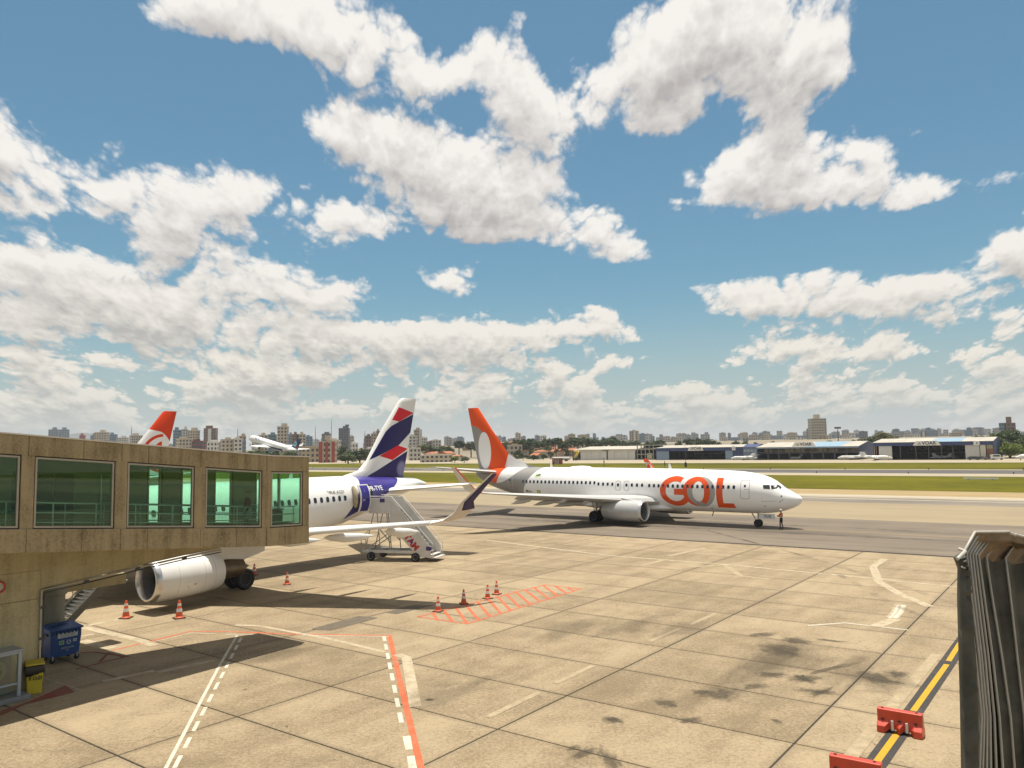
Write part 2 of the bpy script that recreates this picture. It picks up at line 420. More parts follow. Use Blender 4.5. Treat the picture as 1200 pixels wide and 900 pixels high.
# the concrete apron: every slab in view is a piece with open joints round it
SLA, SLN, A0S, N0S = 6.82, 3.42, -13.4, 13.62
APB = PALE
apron = sheet('apron', [AN(-260, -30), AN(140, -30), AN(140, 58.6), AN(-260, 58.6)], SUBG, -.03)
def slab_fn(nt, x, y, z, v, b):
    g = nt.nodes.new('ShaderNodeNewGeometry'); P = g.outputs['Position']
    oi = nt.nodes.new('ShaderNodeObjectInfo'); rn = X(nt, oi.outputs['Random'])
    mp = nt.nodes.new('ShaderNodeMapping'); mp.vector_type = 'TEXTURE'; nt.links.new(P, mp.inputs[0]); mp.inputs['Rotation'].default_value = (0, 0, -PH+math.pi/2)
    m2 = nt.nodes.new('ShaderNodeMapping'); nt.links.new(mp.outputs[0], m2.inputs[0]); m2.inputs['Scale'].default_value = (.12, 1, 1)
    s0 = noise(nt, P, .09, 5, .6); s1 = noise(nt, P, .55, 8, .68); st = noise(nt, m2.outputs[0], .6, 6, .65); s3 = noise(nt, P, 9, 5, .8); s4 = noise(nt, P, 26, 4, .8)
    f = (s0-.5)*.65 + (s1-.5)*.95 + (st-.5)*.85 + (s3-.5)*1.55 + (s4-.5)*1.5 + (rn-.5)*.22 + .54
    c = mixc(nt, f.ss(.08, .92), (.160, .121, .073), (.340, .268, .170))
    # dark oil drips and pits, as blotches of their own
    sp = noise(nt, P, 1.1, 5, .55); pit = (s4-.655).ss(0, .05)*.5
    grit = (noise(nt, P, 6.5, 3, .75)-.60).ss(0, .10)*.42
    pit = pit.max(grit)
    spots = ((sp-.675).ss(0, .09)*.5).max(pit)
    c = mixc(nt, spots, c, (.075,.062,.04))
    vo = nt.nodes.new('ShaderNodeTexVoronoi'); vo.voronoi_dimensions = '2D'; vo.feature = 'DISTANCE_TO_EDGE'; vo.inputs['Scale'].default_value = .42
    wp = nt.nodes.new('ShaderNodeVectorMath'); wp.operation = 'MULTIPLY_ADD'; nw = nt.nodes.new('ShaderNodeTexNoise'); nw.inputs['Scale'].default_value = 1.3; nw.inputs['Detail'].default_value = 5
    nt.links.new(P, nw.inputs['Vector']); nt.links.new(nw.outputs['Color'], wp.inputs[0]); wp.inputs[1].default_value = (.9, .9, 0); nt.links.new(P, wp.inputs[2]); nt.links.new(wp.outputs[0], vo.inputs['Vector'])
    crack = X(nt, vo.outputs['Distance']).ss(.007, .002)*(noise(nt, P, .16, 2, .5)-.52).ss(0, .05)*.55
    c = mixc(nt, crack, c, (.075, .058, .035))
    # dirt that gathers along the joints (slab coordinates)
    ed = (x.abs()-(SLA/2-.30)).max(y.abs()-(SLN/2-.30)).ss(0, .34)
    c = mixc(nt, ed*(s1.ss(.3, .7))*.5, c, (.10, .082, .058))
    bn = nt.nodes.new('ShaderNodeBump'); bn.inputs['Strength'].default_value = .45; bn.inputs['Distance'].default_value = .012
    nt.links.new((s3+s4*.6).v, bn.inputs['Height']); nt.links.new(bn.outputs[0], b.inputs['Normal'])
    return c
SLAB = custom('slab_concrete', slab_fn, .88, spec=.22)
def slab_mesh(w, l):
    mb = MB(); t = .02; g = .025; c = .012
    pts = lambda s, z: [(-w/2+s, -l/2+s, z), (w/2-s, -l/2+s, z), (w/2-s, l/2-s, z), (-w/2+s, l/2-s, z)]
    mb.loft([pts(g, -.03), pts(g, -c), pts(g+c, 0)], caps=False); mb.poly(pts(g+c, 0))
    return mb.mesh('concrete_slab', SLAB)
def slabs():
    me = slab_mesh(SLA, SLN); done = 0; far = MB()
    cells = []
    for i in range(-28, 11):
        for j in range(-6, 14):
            a, n = A0S+SLA*(i+.5), N0S+SLN*(j+.5)
            if n+SLN/2 > 58.7: continue
            P = AN(a, n)
            if P.y < 4: vis = 1e9
            else:
                u = (P.x/P.y)*CF; vis = P.y if (abs(u) < 690 and 14.5 < P.y) else 1e5+P.length
            cells.append((vis, i, j, a, n))
    cells.sort()
    for (vis, i, j, a, n) in cells:
        P = AN(a, n)
        if done < 292 and vis < 1e4:
            place(me, 'concrete_slab', apron, P, -PH); done += 1
        else:
            q = [(-SLA/2+.025, -SLN/2+.025), (SLA/2-.025, -SLN/2+.025), (SLA/2-.025, SLN/2-.025), (-SLA/2+.025, SLN/2-.025)]
            far.poly([P+DA*u+DN*w for (u, w) in q])
    o = far.build('slab_field', SLAB, apron, fix=False); o['kind'] = 'stuff'
    for p in o.data.polygons:
        if p.normal.z < 0: o.data.flip_normals(); break
slabs()
strip('taxiway', 58.6, 82, ASPH, -.004)
strip('concrete_shoulder', 82, 105, CONC2, -.003)
strip('taxiway_edge', 105, 115, ground_mat('edge_asphalt', (.22, .19, .15), (.11, .10, .085), 2.2, .2), -.002)
strip('pale_shoulder', 115, 121, PALE, -.003)
strip('dry_verge', 121, 134, SAND, -.004)
strip('grass_verge', 133.4, 189, GRASS, .03, kind='stuff')
strip('runway_shoulder', 189, 205, PALE, 0)
strip('runway', 205, 231, RUNW, 0)
strip('runway_edge', 231, 236, PALE, 0)
strip('far_grass', 236, 308, GRASS, .03, kind='stuff')
strip('far_apron', 308, 432, PALE, 0)
# painted markings: thin sheets on the slabs, one per line
def paint(name, c, fade=.35, mix=(.24, .19, .115)):
    def fn(nt, x, y, z, v, b):
        n = noise(nt, v, 2.2, 7, .7); n2 = noise(nt, v, 26, 4, .7)
        return mixc(nt, ((n-.5)*1.4+(n2-.5)*1.2+.5+fade-.5).ss(.2, .8)*.9, c, mix)
    return custom(name, fn, .8, spec=.2)
ORANGE = paint('orange_line_paint', (.50, .105, .045), .36); WPAINT = paint('white_line_paint', (.50, .47, .38), .28)
CREAM = paint('worn_white_paint', (.45, .38, .27), .46); FAINT = paint('faint_white_paint', (.385, .312, .205), .5); YELLOW = paint('yellow_line_paint', (.46, .27, .02), .26, (.20, .16, .09))
BLACKP = paint('black_line_paint', (.045, .042, .04), .2, (.14, .12, .1)); PATCH = paint('grey_patch', (.11, .092, .068), .3, (.19, .16, .115))
REDW = paint('worn_red_paint', (.22, .05, .03), .42, (.16, .13, .09)); FYEL = paint('faint_yellow_paint', (.24, .17, .06), .55)
LZ = [.004]
def mark(name, mat, pts, z=None, world=False):
    P = [p if isinstance(p, Vector) else ground(*p) for p in pts]
    LZ[0] += .00006
    return sheet(name, P, mat, z if z else LZ[0], apron)
def line(name, mat, px, w, z=None):
    """a painted line of constant width through ground points, mitred"""
    P = [p if isinstance(p, Vector) else ground(*p) for p in px]
    L_, R_ = [], []
    for i, p in enumerate(P):
        d0 = (p-P[i-1]).normalized() if i else None; d1 = (P[i+1]-p).normalized() if i < len(P)-1 else None
        d = ((d0 or d1)+(d1 or d0)).normalized(); nn = Vector((-d.y, d.x, 0)); k = 1/max(.4, nn.dot(Vector((-(d0 or d1).y, (d0 or d1).x, 0))))
        L_.append(p+nn*w/2*k); R_.append(p-nn*w/2*k)
    LZ[0] += .00006; zz = z or LZ[0]
    mb = MB()
    for i in range(len(P)-1): mb.poly([(q.x, q.y, zz) for q in (R_[i], R_[i+1], L_[i+1], L_[i])])
    return mb.build(name, mat, apron, fix=False)
def dashes(name, mat, p0, p1, n, w, duty=.6):
    a, b = ground(*p0), ground(*p1)
    for k in range(n):
        q0 = a+(b-a)*(k/n); q1 = a+(b-a)*((k+duty)/n)
        line(name, mat, [q0, q1], w)
# ------------------------------------------------------------------ markings on the apron (points measured in the photograph)
k = 1200/280
Q1 = lambda x, y: (x/k, 690+y/k); Q2 = lambda x, y: (250+x/k, 690+y/k); Q3 = lambda x, y: (450+x/k, 640+y/k)
Q4 = lambda x, y: (700+x/k, 640+y/k); Q5 = lambda x, y: (920+x/k, 690+y/k)
line('orange_line', ORANGE, [Q2(1056, 960), Q2(884, 236)], .185)
line('orange_line', ORANGE, [Q2(897, 235), Q2(400, 228), Q2(200, 220), Q1(1130, 215), Q1(950, 215), Q1(740, 268), Q1(560, 310)], .13)
line('white_edge', WPAINT, [Q2(880, 239.5), Q2(450, 233)], .06)
line('white_edge', CREAM, [Q1(1080, 225), Q1(960, 222), Q1(690, 285)], .10)
a, b = Q2(856, 238), Q2(952, 705)
dashes('white_dash', WPAINT, a, b, 8, .13, .62)
mark('white_dash', WPAINT, [Q2(950, 742), Q2(990, 738), Q2(1002, 806), Q2(965, 810)])
mark('white_dash', WPAINT, [Q2(972, 842), Q2(1010, 838), Q2(1024, 905), Q2(982, 910)])
line('solid_white_line', WPAINT, [Q1(815, 935), Q1(1095, 400), Q1(1190, 235)], .10)
dashes('white_dash', WPAINT, Q1(876, 900), Q1(1219, 232), 11, .11, .62)
line('white_line', WPAINT, [Q2(60, 229), Q2(200, 229)], .07)
line('worn_line', CREAM, [Q2(110, 182), Q2(230, 186), Q2(600, 255), Q2(860, 318)], .22)
line('worn_line', CREAM, [Q2(920, 330), Q2(970, 345), Q2(1015, 592)], .36)
line('worn_line', CREAM, [Q1(515, 465), Q1(775, 412)], .30)
line('worn_line', CREAM, [Q1(790, 420), Q1(1075, 360)], .30)
line('worn_line', CREAM, [Q1(440, 185), Q1(610, 152)], .35)
line('worn_line', CREAM, [Q1(390, 190), Q1(470, 205), Q1(700, 258), Q1(775, 285)], .40)
line('worn_line', CREAM, [Q1(405, 262), Q1(560, 300)], .55)
line('worn_line', CREAM, [Q1(405, 240), Q1(470, 228)], .35)
line('white_line', CREAM, [Q1(120, 592), Q1(420, 515), Q1(225, 448)], .06)
line('white_line', CREAM, [Q1(230, 445), Q1(380, 408)], .06)
mark('red_patch', REDW, [Q1(0, 640), Q1(0, 615), Q1(150, 565), Q1(330, 485), Q1(375, 520), Q1(130, 580)])
line('red_line', REDW, [Q1(380, 405), Q1(640, 340), Q1(470, 318), Q1(400, 322)], .14)
line('red_line', REDW, [Q1(500, 368), Q1(545, 322), Q1(625, 345)], .12)
# hatched box
E0, E1, E2, E3 = Q3(170, 355), Q3(810, 195), Q3(990, 215), Q3(420, 390)
line('hatch_edge', ORANGE, [E0, E1, E2, E3, E0], .125)
for p, q in (((245, 335), (270, 372)), ((300, 322), (345, 380)), ((358, 306), (418, 390)), ((408, 292), (474, 370)), ((465, 277), (532, 353)), ((520, 264), (588, 339)),
             ((568, 251), (636, 324)), ((612, 240), (684, 308)), ((660, 228), (733, 292)), ((706, 218), (782, 277)), ((752, 207), (824, 262)), ((800, 197), (866, 248)), ((862, 202), (915, 236)), ((925, 210), (955, 226))):
    line('hatch_bar', ORANGE, [Q3(*p), Q3(*q)], .145)
# taxi-in line: yellow on black
line('black_band', BLACKP, [Q5(905, 245), Q5(645, 616), Q5(440, 900)], .50)
dashes('yellow_dash', YELLOW, Q5(902, 235), Q5(818, 368), 1, .17, .97)
dashes('yellow_dash', YELLOW, Q5(812, 380), Q5(640, 620), 1, .17, .98)
dashes('yellow_dash', YELLOW, Q5(632, 632), Q5(435, 905), 1, .17, .99)
line('worn_line', FAINT, [Q5(760, 330), Q5(565, 560), Q5(300, 880)], .34)
# grey repair strips
mark('repair_patch', PATCH, [Q2(495, 200), Q2(730, 137), Q2(830, 146), Q2(800, 155), Q2(590, 210), Q2(500, 205)])
mark('repair_patch', PATCH, [Q2(862, 120), Q2(980, 85), Q2(1110, 82), Q2(920, 128)])
# white marks
line('white_line', WPAINT, [Q5(115, 185), Q5(300, 172), Q5(450, 188), Q5(620, 208)], .13)
line('white_line', CREAM, [Q5(450, 190), Q5(555, 152)], .50)
line('white_line', CREAM, [Q5(535, 148), Q5(565, 118), Q5(580, 80)], .50)
line('white_line', WPAINT, [Q5(550, 148), Q5(579, 118), Q5(593, 82)], .14)
line('white_line', WPAINT, [Q5(525, 148), Q5(553, 118), Q5(567, 82)], .10)
line('worn_line', CREAM, [(1037, 655), (1023, 664), (1030, 682), (1056, 697), (1090, 711)], .45)
line('worn_line', FAINT, [Q4(360, 50), Q4(540, 10)], .45)
line('worn_line', FAINT, [Q4(225, 98), Q4(330, 70)], .4)
line('worn_line', FAINT, [Q4(440, 108), Q4(640, 94), Q4(720, 150), Q4(860, 165)], .4)
line('pale_edge_line', CREAM, [Q4(-560, -30), Q4(60, 48), Q4(640, 92), Q4(1200, 145), Q4(1900, 215)], .30)
for p, q in (((260, 480), (420, 412)), ((470, 395), (600, 335)), ((520, 860), (780, 735)), ((860, 690), (1050, 600))):
    line('worn_line', FAINT, [Q3(*p) if p[0] > 500 else Q4(*p), Q3(*q) if p[0] > 500 else Q4(*q)], .22)
# taxiway markings (on the asphalt)
rubber = bpy.data.materials.new('rubber_mark'); rubber.use_nodes = True
def _rub(nt):
    b = nt.nodes['Principled BSDF']; b.inputs['Base Color'].default_value = (.035, .03, .026, 1); b.inputs['Roughness'].default_value = .7
    tc = nt.nodes.new('ShaderNodeTexCoord'); n = noise(nt, tc.outputs['Object'], .35, 6, .65); nt.links.new((n.ss(.40, .75)*.42).v, b.inputs['Alpha'])
_rub(rubber.node_tree)
for off in (-3.4, -2.9, 2.7, 3.3): line('tyre_mark', rubber, [AN(-260, 70.5+off), AN(-60, 70.5+off*1.02), AN(70, 70.5+off)], .55, .0085+off*.0001)
for off in (0, 4.6): line('tyre_mark', rubber, [AN(8, 20+off), AN(2, 27+off), AN(-8, 40+off), AN(-16, 54), AN(-28, 66)], .38, .0095+off*.0001)
line('centre_line', FYEL, [AN(-300, 70.6), AN(-52, 70.6)], .3, .001)
line('centre_line', YELLOW, [AN(-50.5, 70.6), AN(-46.5, 70.6)], .45, .001)
line('centre_line', FYEL, [AN(-44, 70.4), AN(60, 70.4)], .3, .001)
line('turn_line', FYEL, [AN(-62, 57.4), AN(-52, 58.6), AN(-45, 63), AN(-41, 69)], .25, .006)
line('edge_line', WPAINT, [AN(-400, 111.8), AN(150, 111.8)], .5, .003)
line('edge_line', WPAINT, [AN(-400, 118.5), AN(150, 118.5)], .8, .003)
line('threshold_mark', WPAINT, [AN(-205, 216), AN(-160, 216)], 1.2, .005)
line('threshold_mark', WPAINT, [AN(-175, 211), AN(-120, 211)], 1.2, .005)
# oil stains: ragged thin films
def stain_mat(k_=1.0):
    mt = bpy.data.materials.new('oil_film'); mt.use_nodes = True; nt = mt.node_tree; b = nt.nodes['Principled BSDF']; b.inputs['Base Color'].default_value = (.048, .036, .018, 1); b.inputs['Roughness'].default_value = .6
    tc = nt.nodes.new('ShaderNodeTexCoord'); v = tc.outputs['Object']; x, y, z = sep(nt, v)
    n = noise(nt, v, .9, 6, .65); r = (x*x+y*y).sqrt()
    oi = nt.nodes.new('ShaderNodeObjectInfo')
    nn = noise(nt, comb(nt, x*2, y*2, X(nt, oi.outputs['Random'])*50), 1.2, 6, .62)
    aa = ((1-r)+(nn-.5)*1.5-.2).ss(0, .6)*.5
    nt.links.new((aa*k_).v, b.inputs['Alpha']); return mt
OIL = stain_mat(); OIL2 = stain_mat(.42)
def stain(px, rx, ry, mt=None, rot=None):
    P = ground(*px); mb = MB(); mb.poly([(math.cos(t*math.pi/12), math.sin(t*math.pi/12), 0) for t in range(24)])
    o = mb.build('oil_stain', mt or OIL, apron, fix=False); LZ[0] += .00006; o.location = (P.x, P.y, LZ[0]+.003); o.scale = (rx, ry, 1); o.rotation_euler = (0, 0, rnd.uniform(0, 6) if rot is None else rot)
for a in ((Q4(345, 790), .62, .55), (Q4(620, 745), 1.0, .75), (Q4(520, 735), .5, .4), (Q4(465, 875), .6, .4), (Q4(910, 520), 1.1, 1.4), (Q4(995, 475), .8, .8), (Q4(830, 445), .9, .5),
          (Q4(880, 645), .8, .5), (Q4(1040, 665), .9, .5), (Q4(1100, 730), 1.0, .35), (Q4(800, 705), .7, .4), (Q5(240, 400), 1.7, .25), (Q5(235, 262), .9, .3), (Q5(100, 455), .8, .3), (Q5(180, 520), 1.0, .25),
          (Q5(470, 450), 1.2, .8), (Q5(570, 430), .7, .5), (Q4(80, 870), .4, .25), (Q3(235, 772), .28, .16), (Q3(1140, 875), .5, .4), (Q2(1085, 558), .22, .14), (Q2(160, 507), .15, .1), (Q2(370, 693), .12, .08), (Q4(60, 1075), 1.3, .35), (Q4(-70, 1040), .8, .3), (Q4(-120, 1015), .4, .2), (Q4(900, 880), .3, .2)):
    stain(*a)
for px, rx, ry in ((Q4(820, 610), 6.5, 1.5), (Q4(960, 560), 4.5, 2.0), (Q5(330, 420), 3.6, 1.3), (Q3(900, 420), 3.5, 1.6), (Q3(300, 740), 3.0, 1.5), (Q4(420, 420), 3.2, 1.5), (Q4(150, 400), 3.5, 1.4), (Q2(330, 330), 2.6, 1.0), (Q5(500, 470), 2.2, 1.4)):
    stain(px, rx, ry, OIL2, .93)
# ------------------------------------------------------------------ concrete passenger walkway on the left
WPHI = .615
WC = Vector((-8.359, 32.0, 0)); WX = Vector((math.sin(WPHI), math.cos(WPHI), 0)); WY = Vector((-math.cos(WPHI), math.sin(WPHI), 0))
def wloc(px, py, yin):
    """walkway coordinates (along, up) of a photograph point on the vertical plane yin behind the near face"""
    d = ray(px, py); O = Vector((0, 0, CH)); t = ((WC+WY*yin-O).dot(WY))/d.dot(WY); P = O+d*t
    return (P-WC).dot(WX), P.z
def zr(t): return 7.41-(t+1.79)*.0875 if t < -1.79 else 7.41-(t+1.79)*.04
def conc_fn(base, dark, scale=1.):
    def fn(nt, x, y, z, v, b):
        m2 = nt.nodes.new('ShaderNodeMapping'); nt.links.new(v, m2.inputs[0]); m2.inputs['Scale'].default_value = (3.2, 3.2, .28)
        s1 = noise(nt, m2.outputs[0], 1.0, 6, .65); s2 = noise(nt, v, .9, 6, .65); s3 = noise(nt, v, 14, 5, .75)
        f = ((s1-.5)*1.3+(s2-.5)*1.0+(s3-.5)*1.05+.60).ss(.1, .85)
        bn = nt.nodes.new('ShaderNodeBump'); bn.inputs['Strength'].default_value = .5; bn.inputs['Distance'].default_value = .01
        nt.links.new(s3.v, bn.inputs['Height']); nt.links.new(bn.outputs[0], b.inputs['Normal'])
        pit = (noise(nt, v, 22, 2, .5)-.70).ss(0, .04)*.6
        return mixc(nt, pit, mixc(nt, f, dark, base), (.06, .05, .035))
    return fn
CWALK = custom('walkway_concrete', conc_fn((.365, .288, .165), (.155, .12, .066)), .9, spec=.15)
CPIER = custom('pier_concrete', conc_fn((.45, .39, .235), (.28, .24, .14)), .9, spec=.15)
CINT = pm('interior_wall', (.27, .24, .16), .8, var=.1)
def glass_mat():
    mt = bpy.data.materials.new('green_tinted_glass'); mt.use_nodes = True; nt = mt.node_tree; nt.nodes.clear()
    o = nt.nodes.new('ShaderNodeOutputMaterial'); t = nt.nodes.new('ShaderNodeBsdfTransparent'); g = nt.nodes.new('ShaderNodeBsdfGlossy'); mx = nt.nodes.new('ShaderNodeMixShader')
    lw = nt.nodes.new('ShaderNodeLayerWeight'); fq = X(nt, lw.outputs['Facing']).pow(4.)*.9+.045
    t.inputs[0].default_value = (.735, .915, .825, 1); g.inputs[0].default_value = (.8, 1, .9, 1); g.inputs['Roughness'].default_value = .02
    nt.links.new(fq.v, mx.inputs[0]); nt.links.new(t.outputs[0], mx.inputs[1]); nt.links.new(g.outputs[0], mx.inputs[2]); nt.links.new(mx.outputs[0], o.inputs[0])
    return mt
GGLASS = glass_mat()
FRAME = pm('window_frame_metal', (.38, .34, .27), .5, .4, .1); GASKET = pm('black_gasket', (.012, .012, .012), .6, var=0)
FLASH = pm('pale_flashing', (.62, .57, .47), .6, var=.12)
walk = thing('passenger_walkway', 'brown concrete passenger walkway with green tinted windows sloping down from its pier', 'walkway', WC, math.pi/2-WPHI)
T0, WID = -18.5, 2.95
WIN = [(-17.9, -15.0), (-14.25, -10.79), (-10.43, -7.97), (-7.585, -5.125), (-4.705, -2.265), (-1.865, -.295)]
def lath(mb, ts, f0, f1, y0, y1, m=0):
    """slab that follows the slope: between heights f0(t) and f1(t), from depth y0 to y1"""
    rings = [[(t, y0, f0(t)), (t, y1, f0(t)), (t, y1, f1(t)), (t, y0, f1(t))] for t in ts]
    return mb.loft(rings, m, True)
joints = [T0, -14.6, -10.61, -9.0, -7.78, -6.86, -4.9, -3.4, -2.07, 0]
for side in (0, 1):
    ya = 0 if side == 0 else WID-.22
    for i in range(len(joints)-1):
        t0, t1 = joints[i]+.006, joints[i+1]-.006
        ts = [t0]+([-1.79] if t0 < -1.79 < t1 else [])+[t1]
        mb = MB(); lath(mb, ts, lambda t: zr(t)-.615, lambda t: zr(t)-.035, ya, ya+.22); mb.build('concrete_panel', CWALK, walk, bevel=.012)
        mb = MB(); lath(mb, ts, lambda t: zr(t)-3.49, lambda t: zr(t)-2.80, ya-(.03 if side == 0 else 0), ya+.22); mb.build('concrete_panel', CWALK, walk, bevel=.012)
edges = [T0]+[q for w in WIN for q in w]+[0]
for i in range(0, len(edges), 2):
    t0, t1 = edges[i], edges[i+1]
    mb = MB(); lath(mb, [t0, t1], lambda t: zr(t)-2.80, lambda t: zr(t)-.615, .004, .20); mb.build('column', CWALK, walk)
# roof with pale flashing, floor, ceiling, end wall
mb = MB(); lath(mb, [T0, -1.79, 0], lambda t: zr(t)-.033, lambda t: zr(t)+.012, -.025, WID+.025); mb.build('roof', FLASH, walk)
mb = MB(); lath(mb, [T0, -1.79, -.03], lambda t: zr(t)-.40, lambda t: zr(t)-.30, .225, WID-.225); mb.build('ceiling', pm('ceiling_panel', (.30, .34, .28), .7, var=.05), walk)
mb = MB(); lath(mb, [T0, -1.79, -.03], lambda t: zr(t)-3.45, lambda t: zr(t)-3.12, .225, WID-.225); mb.build('floor', pm('walkway_floor', (.26, .24, .20), .5, var=.1), walk)
for k in range(9):
    t = -16.5+2*k; mb = MB(); mb.box((t, WID/2, zr(t)-.42), (.9, .22, .03)); mb.build('ceiling_panel', pm('lamp_cover', (.6, .62, .58), .4, var=0), walk)
# glazing: each window a frame with its pane
def window(t0, t1, y, far=False, lo=-2.80, hi=-.615):
    fr = MB(); a, b_ = (lambda t: zr(t)+lo), (lambda t: zr(t)+hi); w = .055
    for (m_, ins, yy, dd) in ((1, 0., y+.05, .07), (0, .035, y+.035, .09)):
        q0, q1 = t0+ins, t1-ins
        lath(fr, [q0, q1], lambda t: a(t)+ins, lambda t: a(t)+ins+w, yy, yy+dd, m_); lath(fr, [q0, q1], lambda t: b_(t)-ins-w, lambda t: b_(t)-ins, yy, yy+dd, m_)
        lath(fr, [q0, q0+w], lambda t: a(t)+ins+w, lambda t: b_(t)-ins-w, yy, yy+dd, m_); lath(fr, [q1-w, q1], lambda t: a(t)+ins+w, lambda t: b_(t)-ins-w, yy, yy+dd, m_)
    o = fr.build('window', [FRAME, GASKET], walk)
    pn = MB(); lath(pn, [t0+.08, t1-.08], lambda t: a(t)+.08, lambda t: b_(t)-.08, y+.085, y+.095); pn.build('pane', GGLASS, o)
for (t0, t1) in WIN: window(t0, t1, .0)
# far side: solid wall with narrower openings
fopen = []
for (x0, x1) in ((168.5, 187), (208, 227), (247, 270), (295.5, 305)):
    fopen.append((wloc(x0, 590, WID)[0], wloc(x1, 590, WID)[0]))
HI = -.78
prev = T0
hole = fopen[:]
for (t0, t1) in hole+[(-.03, 0)]:
    t1 = min(t1, -.02)
    mb = MB(); lath(mb, [prev, t0], lambda t: zr(t)-2.80, lambda t: zr(t)-.615, WID-.20, WID-.02); mb.build('wall_panel', CINT, walk); prev = t1
for (t0, t1) in hole:
    t1 = min(t1, -.06); window(t0+.02, t1-.02, WID-.2, True)
for t in (-9.3, -8.6, -9.9, -12.6, -11.6):
    mb = MB(); lath(mb, [t, t+.62], lambda q: zr(q)-3.1, lambda q: zr(q)-1.05, WID-.235, WID-.205); mb.build('door_panel', pm('dark_door', (.05, .06, .05), .5, var=.05), walk)
mb = MB()
for t in (-9.35, -7.1, -6.1):
    mb = MB(); lath(mb, [t, t+.05], lambda q: zr(q)-3.1, lambda q: zr(q)-1.0, WID-.30, WID-.24); mb.build('door_trim', GREYM, walk)
ew = MB(); e0, e1 = .24, WID-.24
for (y0, y1, z0, z1) in ((e0, e1, zr(0)-3.1, zr(0)-2.7), (e0, e1, zr(0)-.62, zr(0)-.3), (e0, e0+.08, zr(0)-2.7, zr(0)-.62), (e1-.08, e1, zr(0)-2.7, zr(0)-.62), (e0+1.55, e0+1.63, zr(0)-2.7, zr(0)-.62)):
    ew.box((-.06, (y0+y1)/2, (z0+z1)/2), (.1, y1-y0, z1-z0))
ew = ew.build('window', FRAME, walk); mb = MB(); mb.box((-.05, WID/2, zr(0)-1.66), (.012, WID-.6, 2.06)); mb.build('pane', GGLASS, ew)
mb = MB()
for yy in (.42, WID-.45):
    for h in (-2.02, -2.32, -2.62):
        mb.tube([(T0+.3, yy, zr(T0+.3)+h), (-1.79, yy, zr(-1.79)+h), (-.35, yy, zr(-.35)+h)], .022, 6)
    for k in range(14):
        t = -17.6+1.32*k
        if t < -.2: mb.tube([(t, yy, zr(t)-3.12), (t, yy, zr(t)-2.0)], .02, 6)
mb.build('handrail', pm('rail_metal', (.5, .5, .46), .35, .6, .05), walk, smooth=40)
mb = MB(); mb.box((-1.0, .95, zr(-1)-2.65), (.5, .5, .9)); mb.box((-1.0, .95, zr(-1)-2.15), (.56, .56, .06)); mb.build('control_cabinet', pm('cabinet_dark', (.07, .08, .07), .5), walk)
# pier, haunch, brackets, pipe, round column
YP = 2.35
PT = wloc(46, 740, YP)[0]
mb = MB(); mb.box(((T0+PT)/2, YP+.35, 1.45), (PT-T0, .7, 2.9)); mb.build('pier_wall', CPIER, walk, bevel=.015)
zp0 = wloc(46, 690, YP)[1]
for (t0, t1, z0, z1) in ((T0, -14.6, 2.91, zp0+.6), (-14.59, -11.4, 2.91, zp0+.6), (-11.39, PT, 2.91, zp0+.6)):
    mb = MB(); mb.box(((t0+t1)/2, YP+.35, (z0+z1)/2), (t1-t0-.008, .702, z1-z0)); mb.build('pier_block', CPIER, walk, bevel=.012)
hp = [(PT, zp0)]+[wloc(x, y, YP) for (x, y) in ((100, 678), (160, 663.5), (215, 651), (258, 642.5))]
top = lambda t: zr(t)-3.52
mb = MB(); mb.loft([[(t, YP, min(z, top(t)-.02)), (t, YP+.7, min(z, top(t)-.02)), (t, YP+.7, top(t)), (t, YP, top(t))] for (t, z) in hp], 0, True); mb.build('haunch', CPIER, walk, bevel=.012)
mb = MB(); lath(mb, [T0, PT], lambda t: zp0+.605, lambda t: zr(t)-3.52, YP, YP+.7); mb.build('pier_head', CPIER, walk)
mb = MB(); lath(mb, [T0, -1.79, 0], lambda t: zr(t)-3.51, lambda t: zr(t)-3.46, .225, WID-.225); mb.build('soffit', CPIER, walk)
pipe = MB(); pipe.tube([(PT+.02, YP-.06, .1)]+[(t, YP-.06, z-.05) for t, z in hp], .035, 8); pipe.build('drain_pipe', pm('cream_pipe', (.42, .38, .30), .5, var=.1), walk, smooth=50)
pipe = MB(); pipe.tube([(PT+.10, YP-.07, .1)]+[(t+.08*(i == 0), YP-.07, z-.14) for i, (t, z) in enumerate(hp)], .022, 6); pipe.build('cable_conduit', DARKM, walk, smooth=50)
for (t, z) in ((PT+.06, .6), (PT+.06, 1.7), (PT+.06, 2.7), hp[1], hp[2], hp[3]): mb = MB(); mb.box((t, YP-.06, z-.08), (.16, .10, .09)); mb.build('pipe_bracket', DARKM, walk)
# rotunda of the movable bridge behind the walkway, on its round column
YC = 6.6
tc_, zc_ = wloc(60, 690, YC)
mb = MB(); mb.lathe([(.48, 0), (.48, zc_-.25), (.55, zc_-.2), (.55, zc_+.3)], 28, Matrix.Translation((tc_, YC, 0))); mb.build('round_column', pm('column_paint', (.23, .235, .195), .7, var=.18, vs=1.5, stretch=(2, 2, .4)), walk, smooth=40)
mb = MB(); mb.box((tc_+.9, YC-.2, zc_+.05), (3.6, .35, .42)); mb.build('cross_beam', CPIER, walk)
mb = MB(); mb.prism([(-14, 2.97), (-.1, 2.97), (-.1, 3.2), (-4.6, 4.5), (-4.6, 8.1), (-14, 8.1)], 6.98, 7.18); mb.build('rotunda_shade_slab', CPIER, walk)  # unseen slab, its outline shaped to cast the slanted shadow beyond the walkway
mb = MB(); mb.box((-9.8, 5.45, 5.55), (8.6, 4.9, 2.8)); mb.build('rotunda', pm('rotunda_cladding', (.16, .17, .15), .6, var=.1), walk)
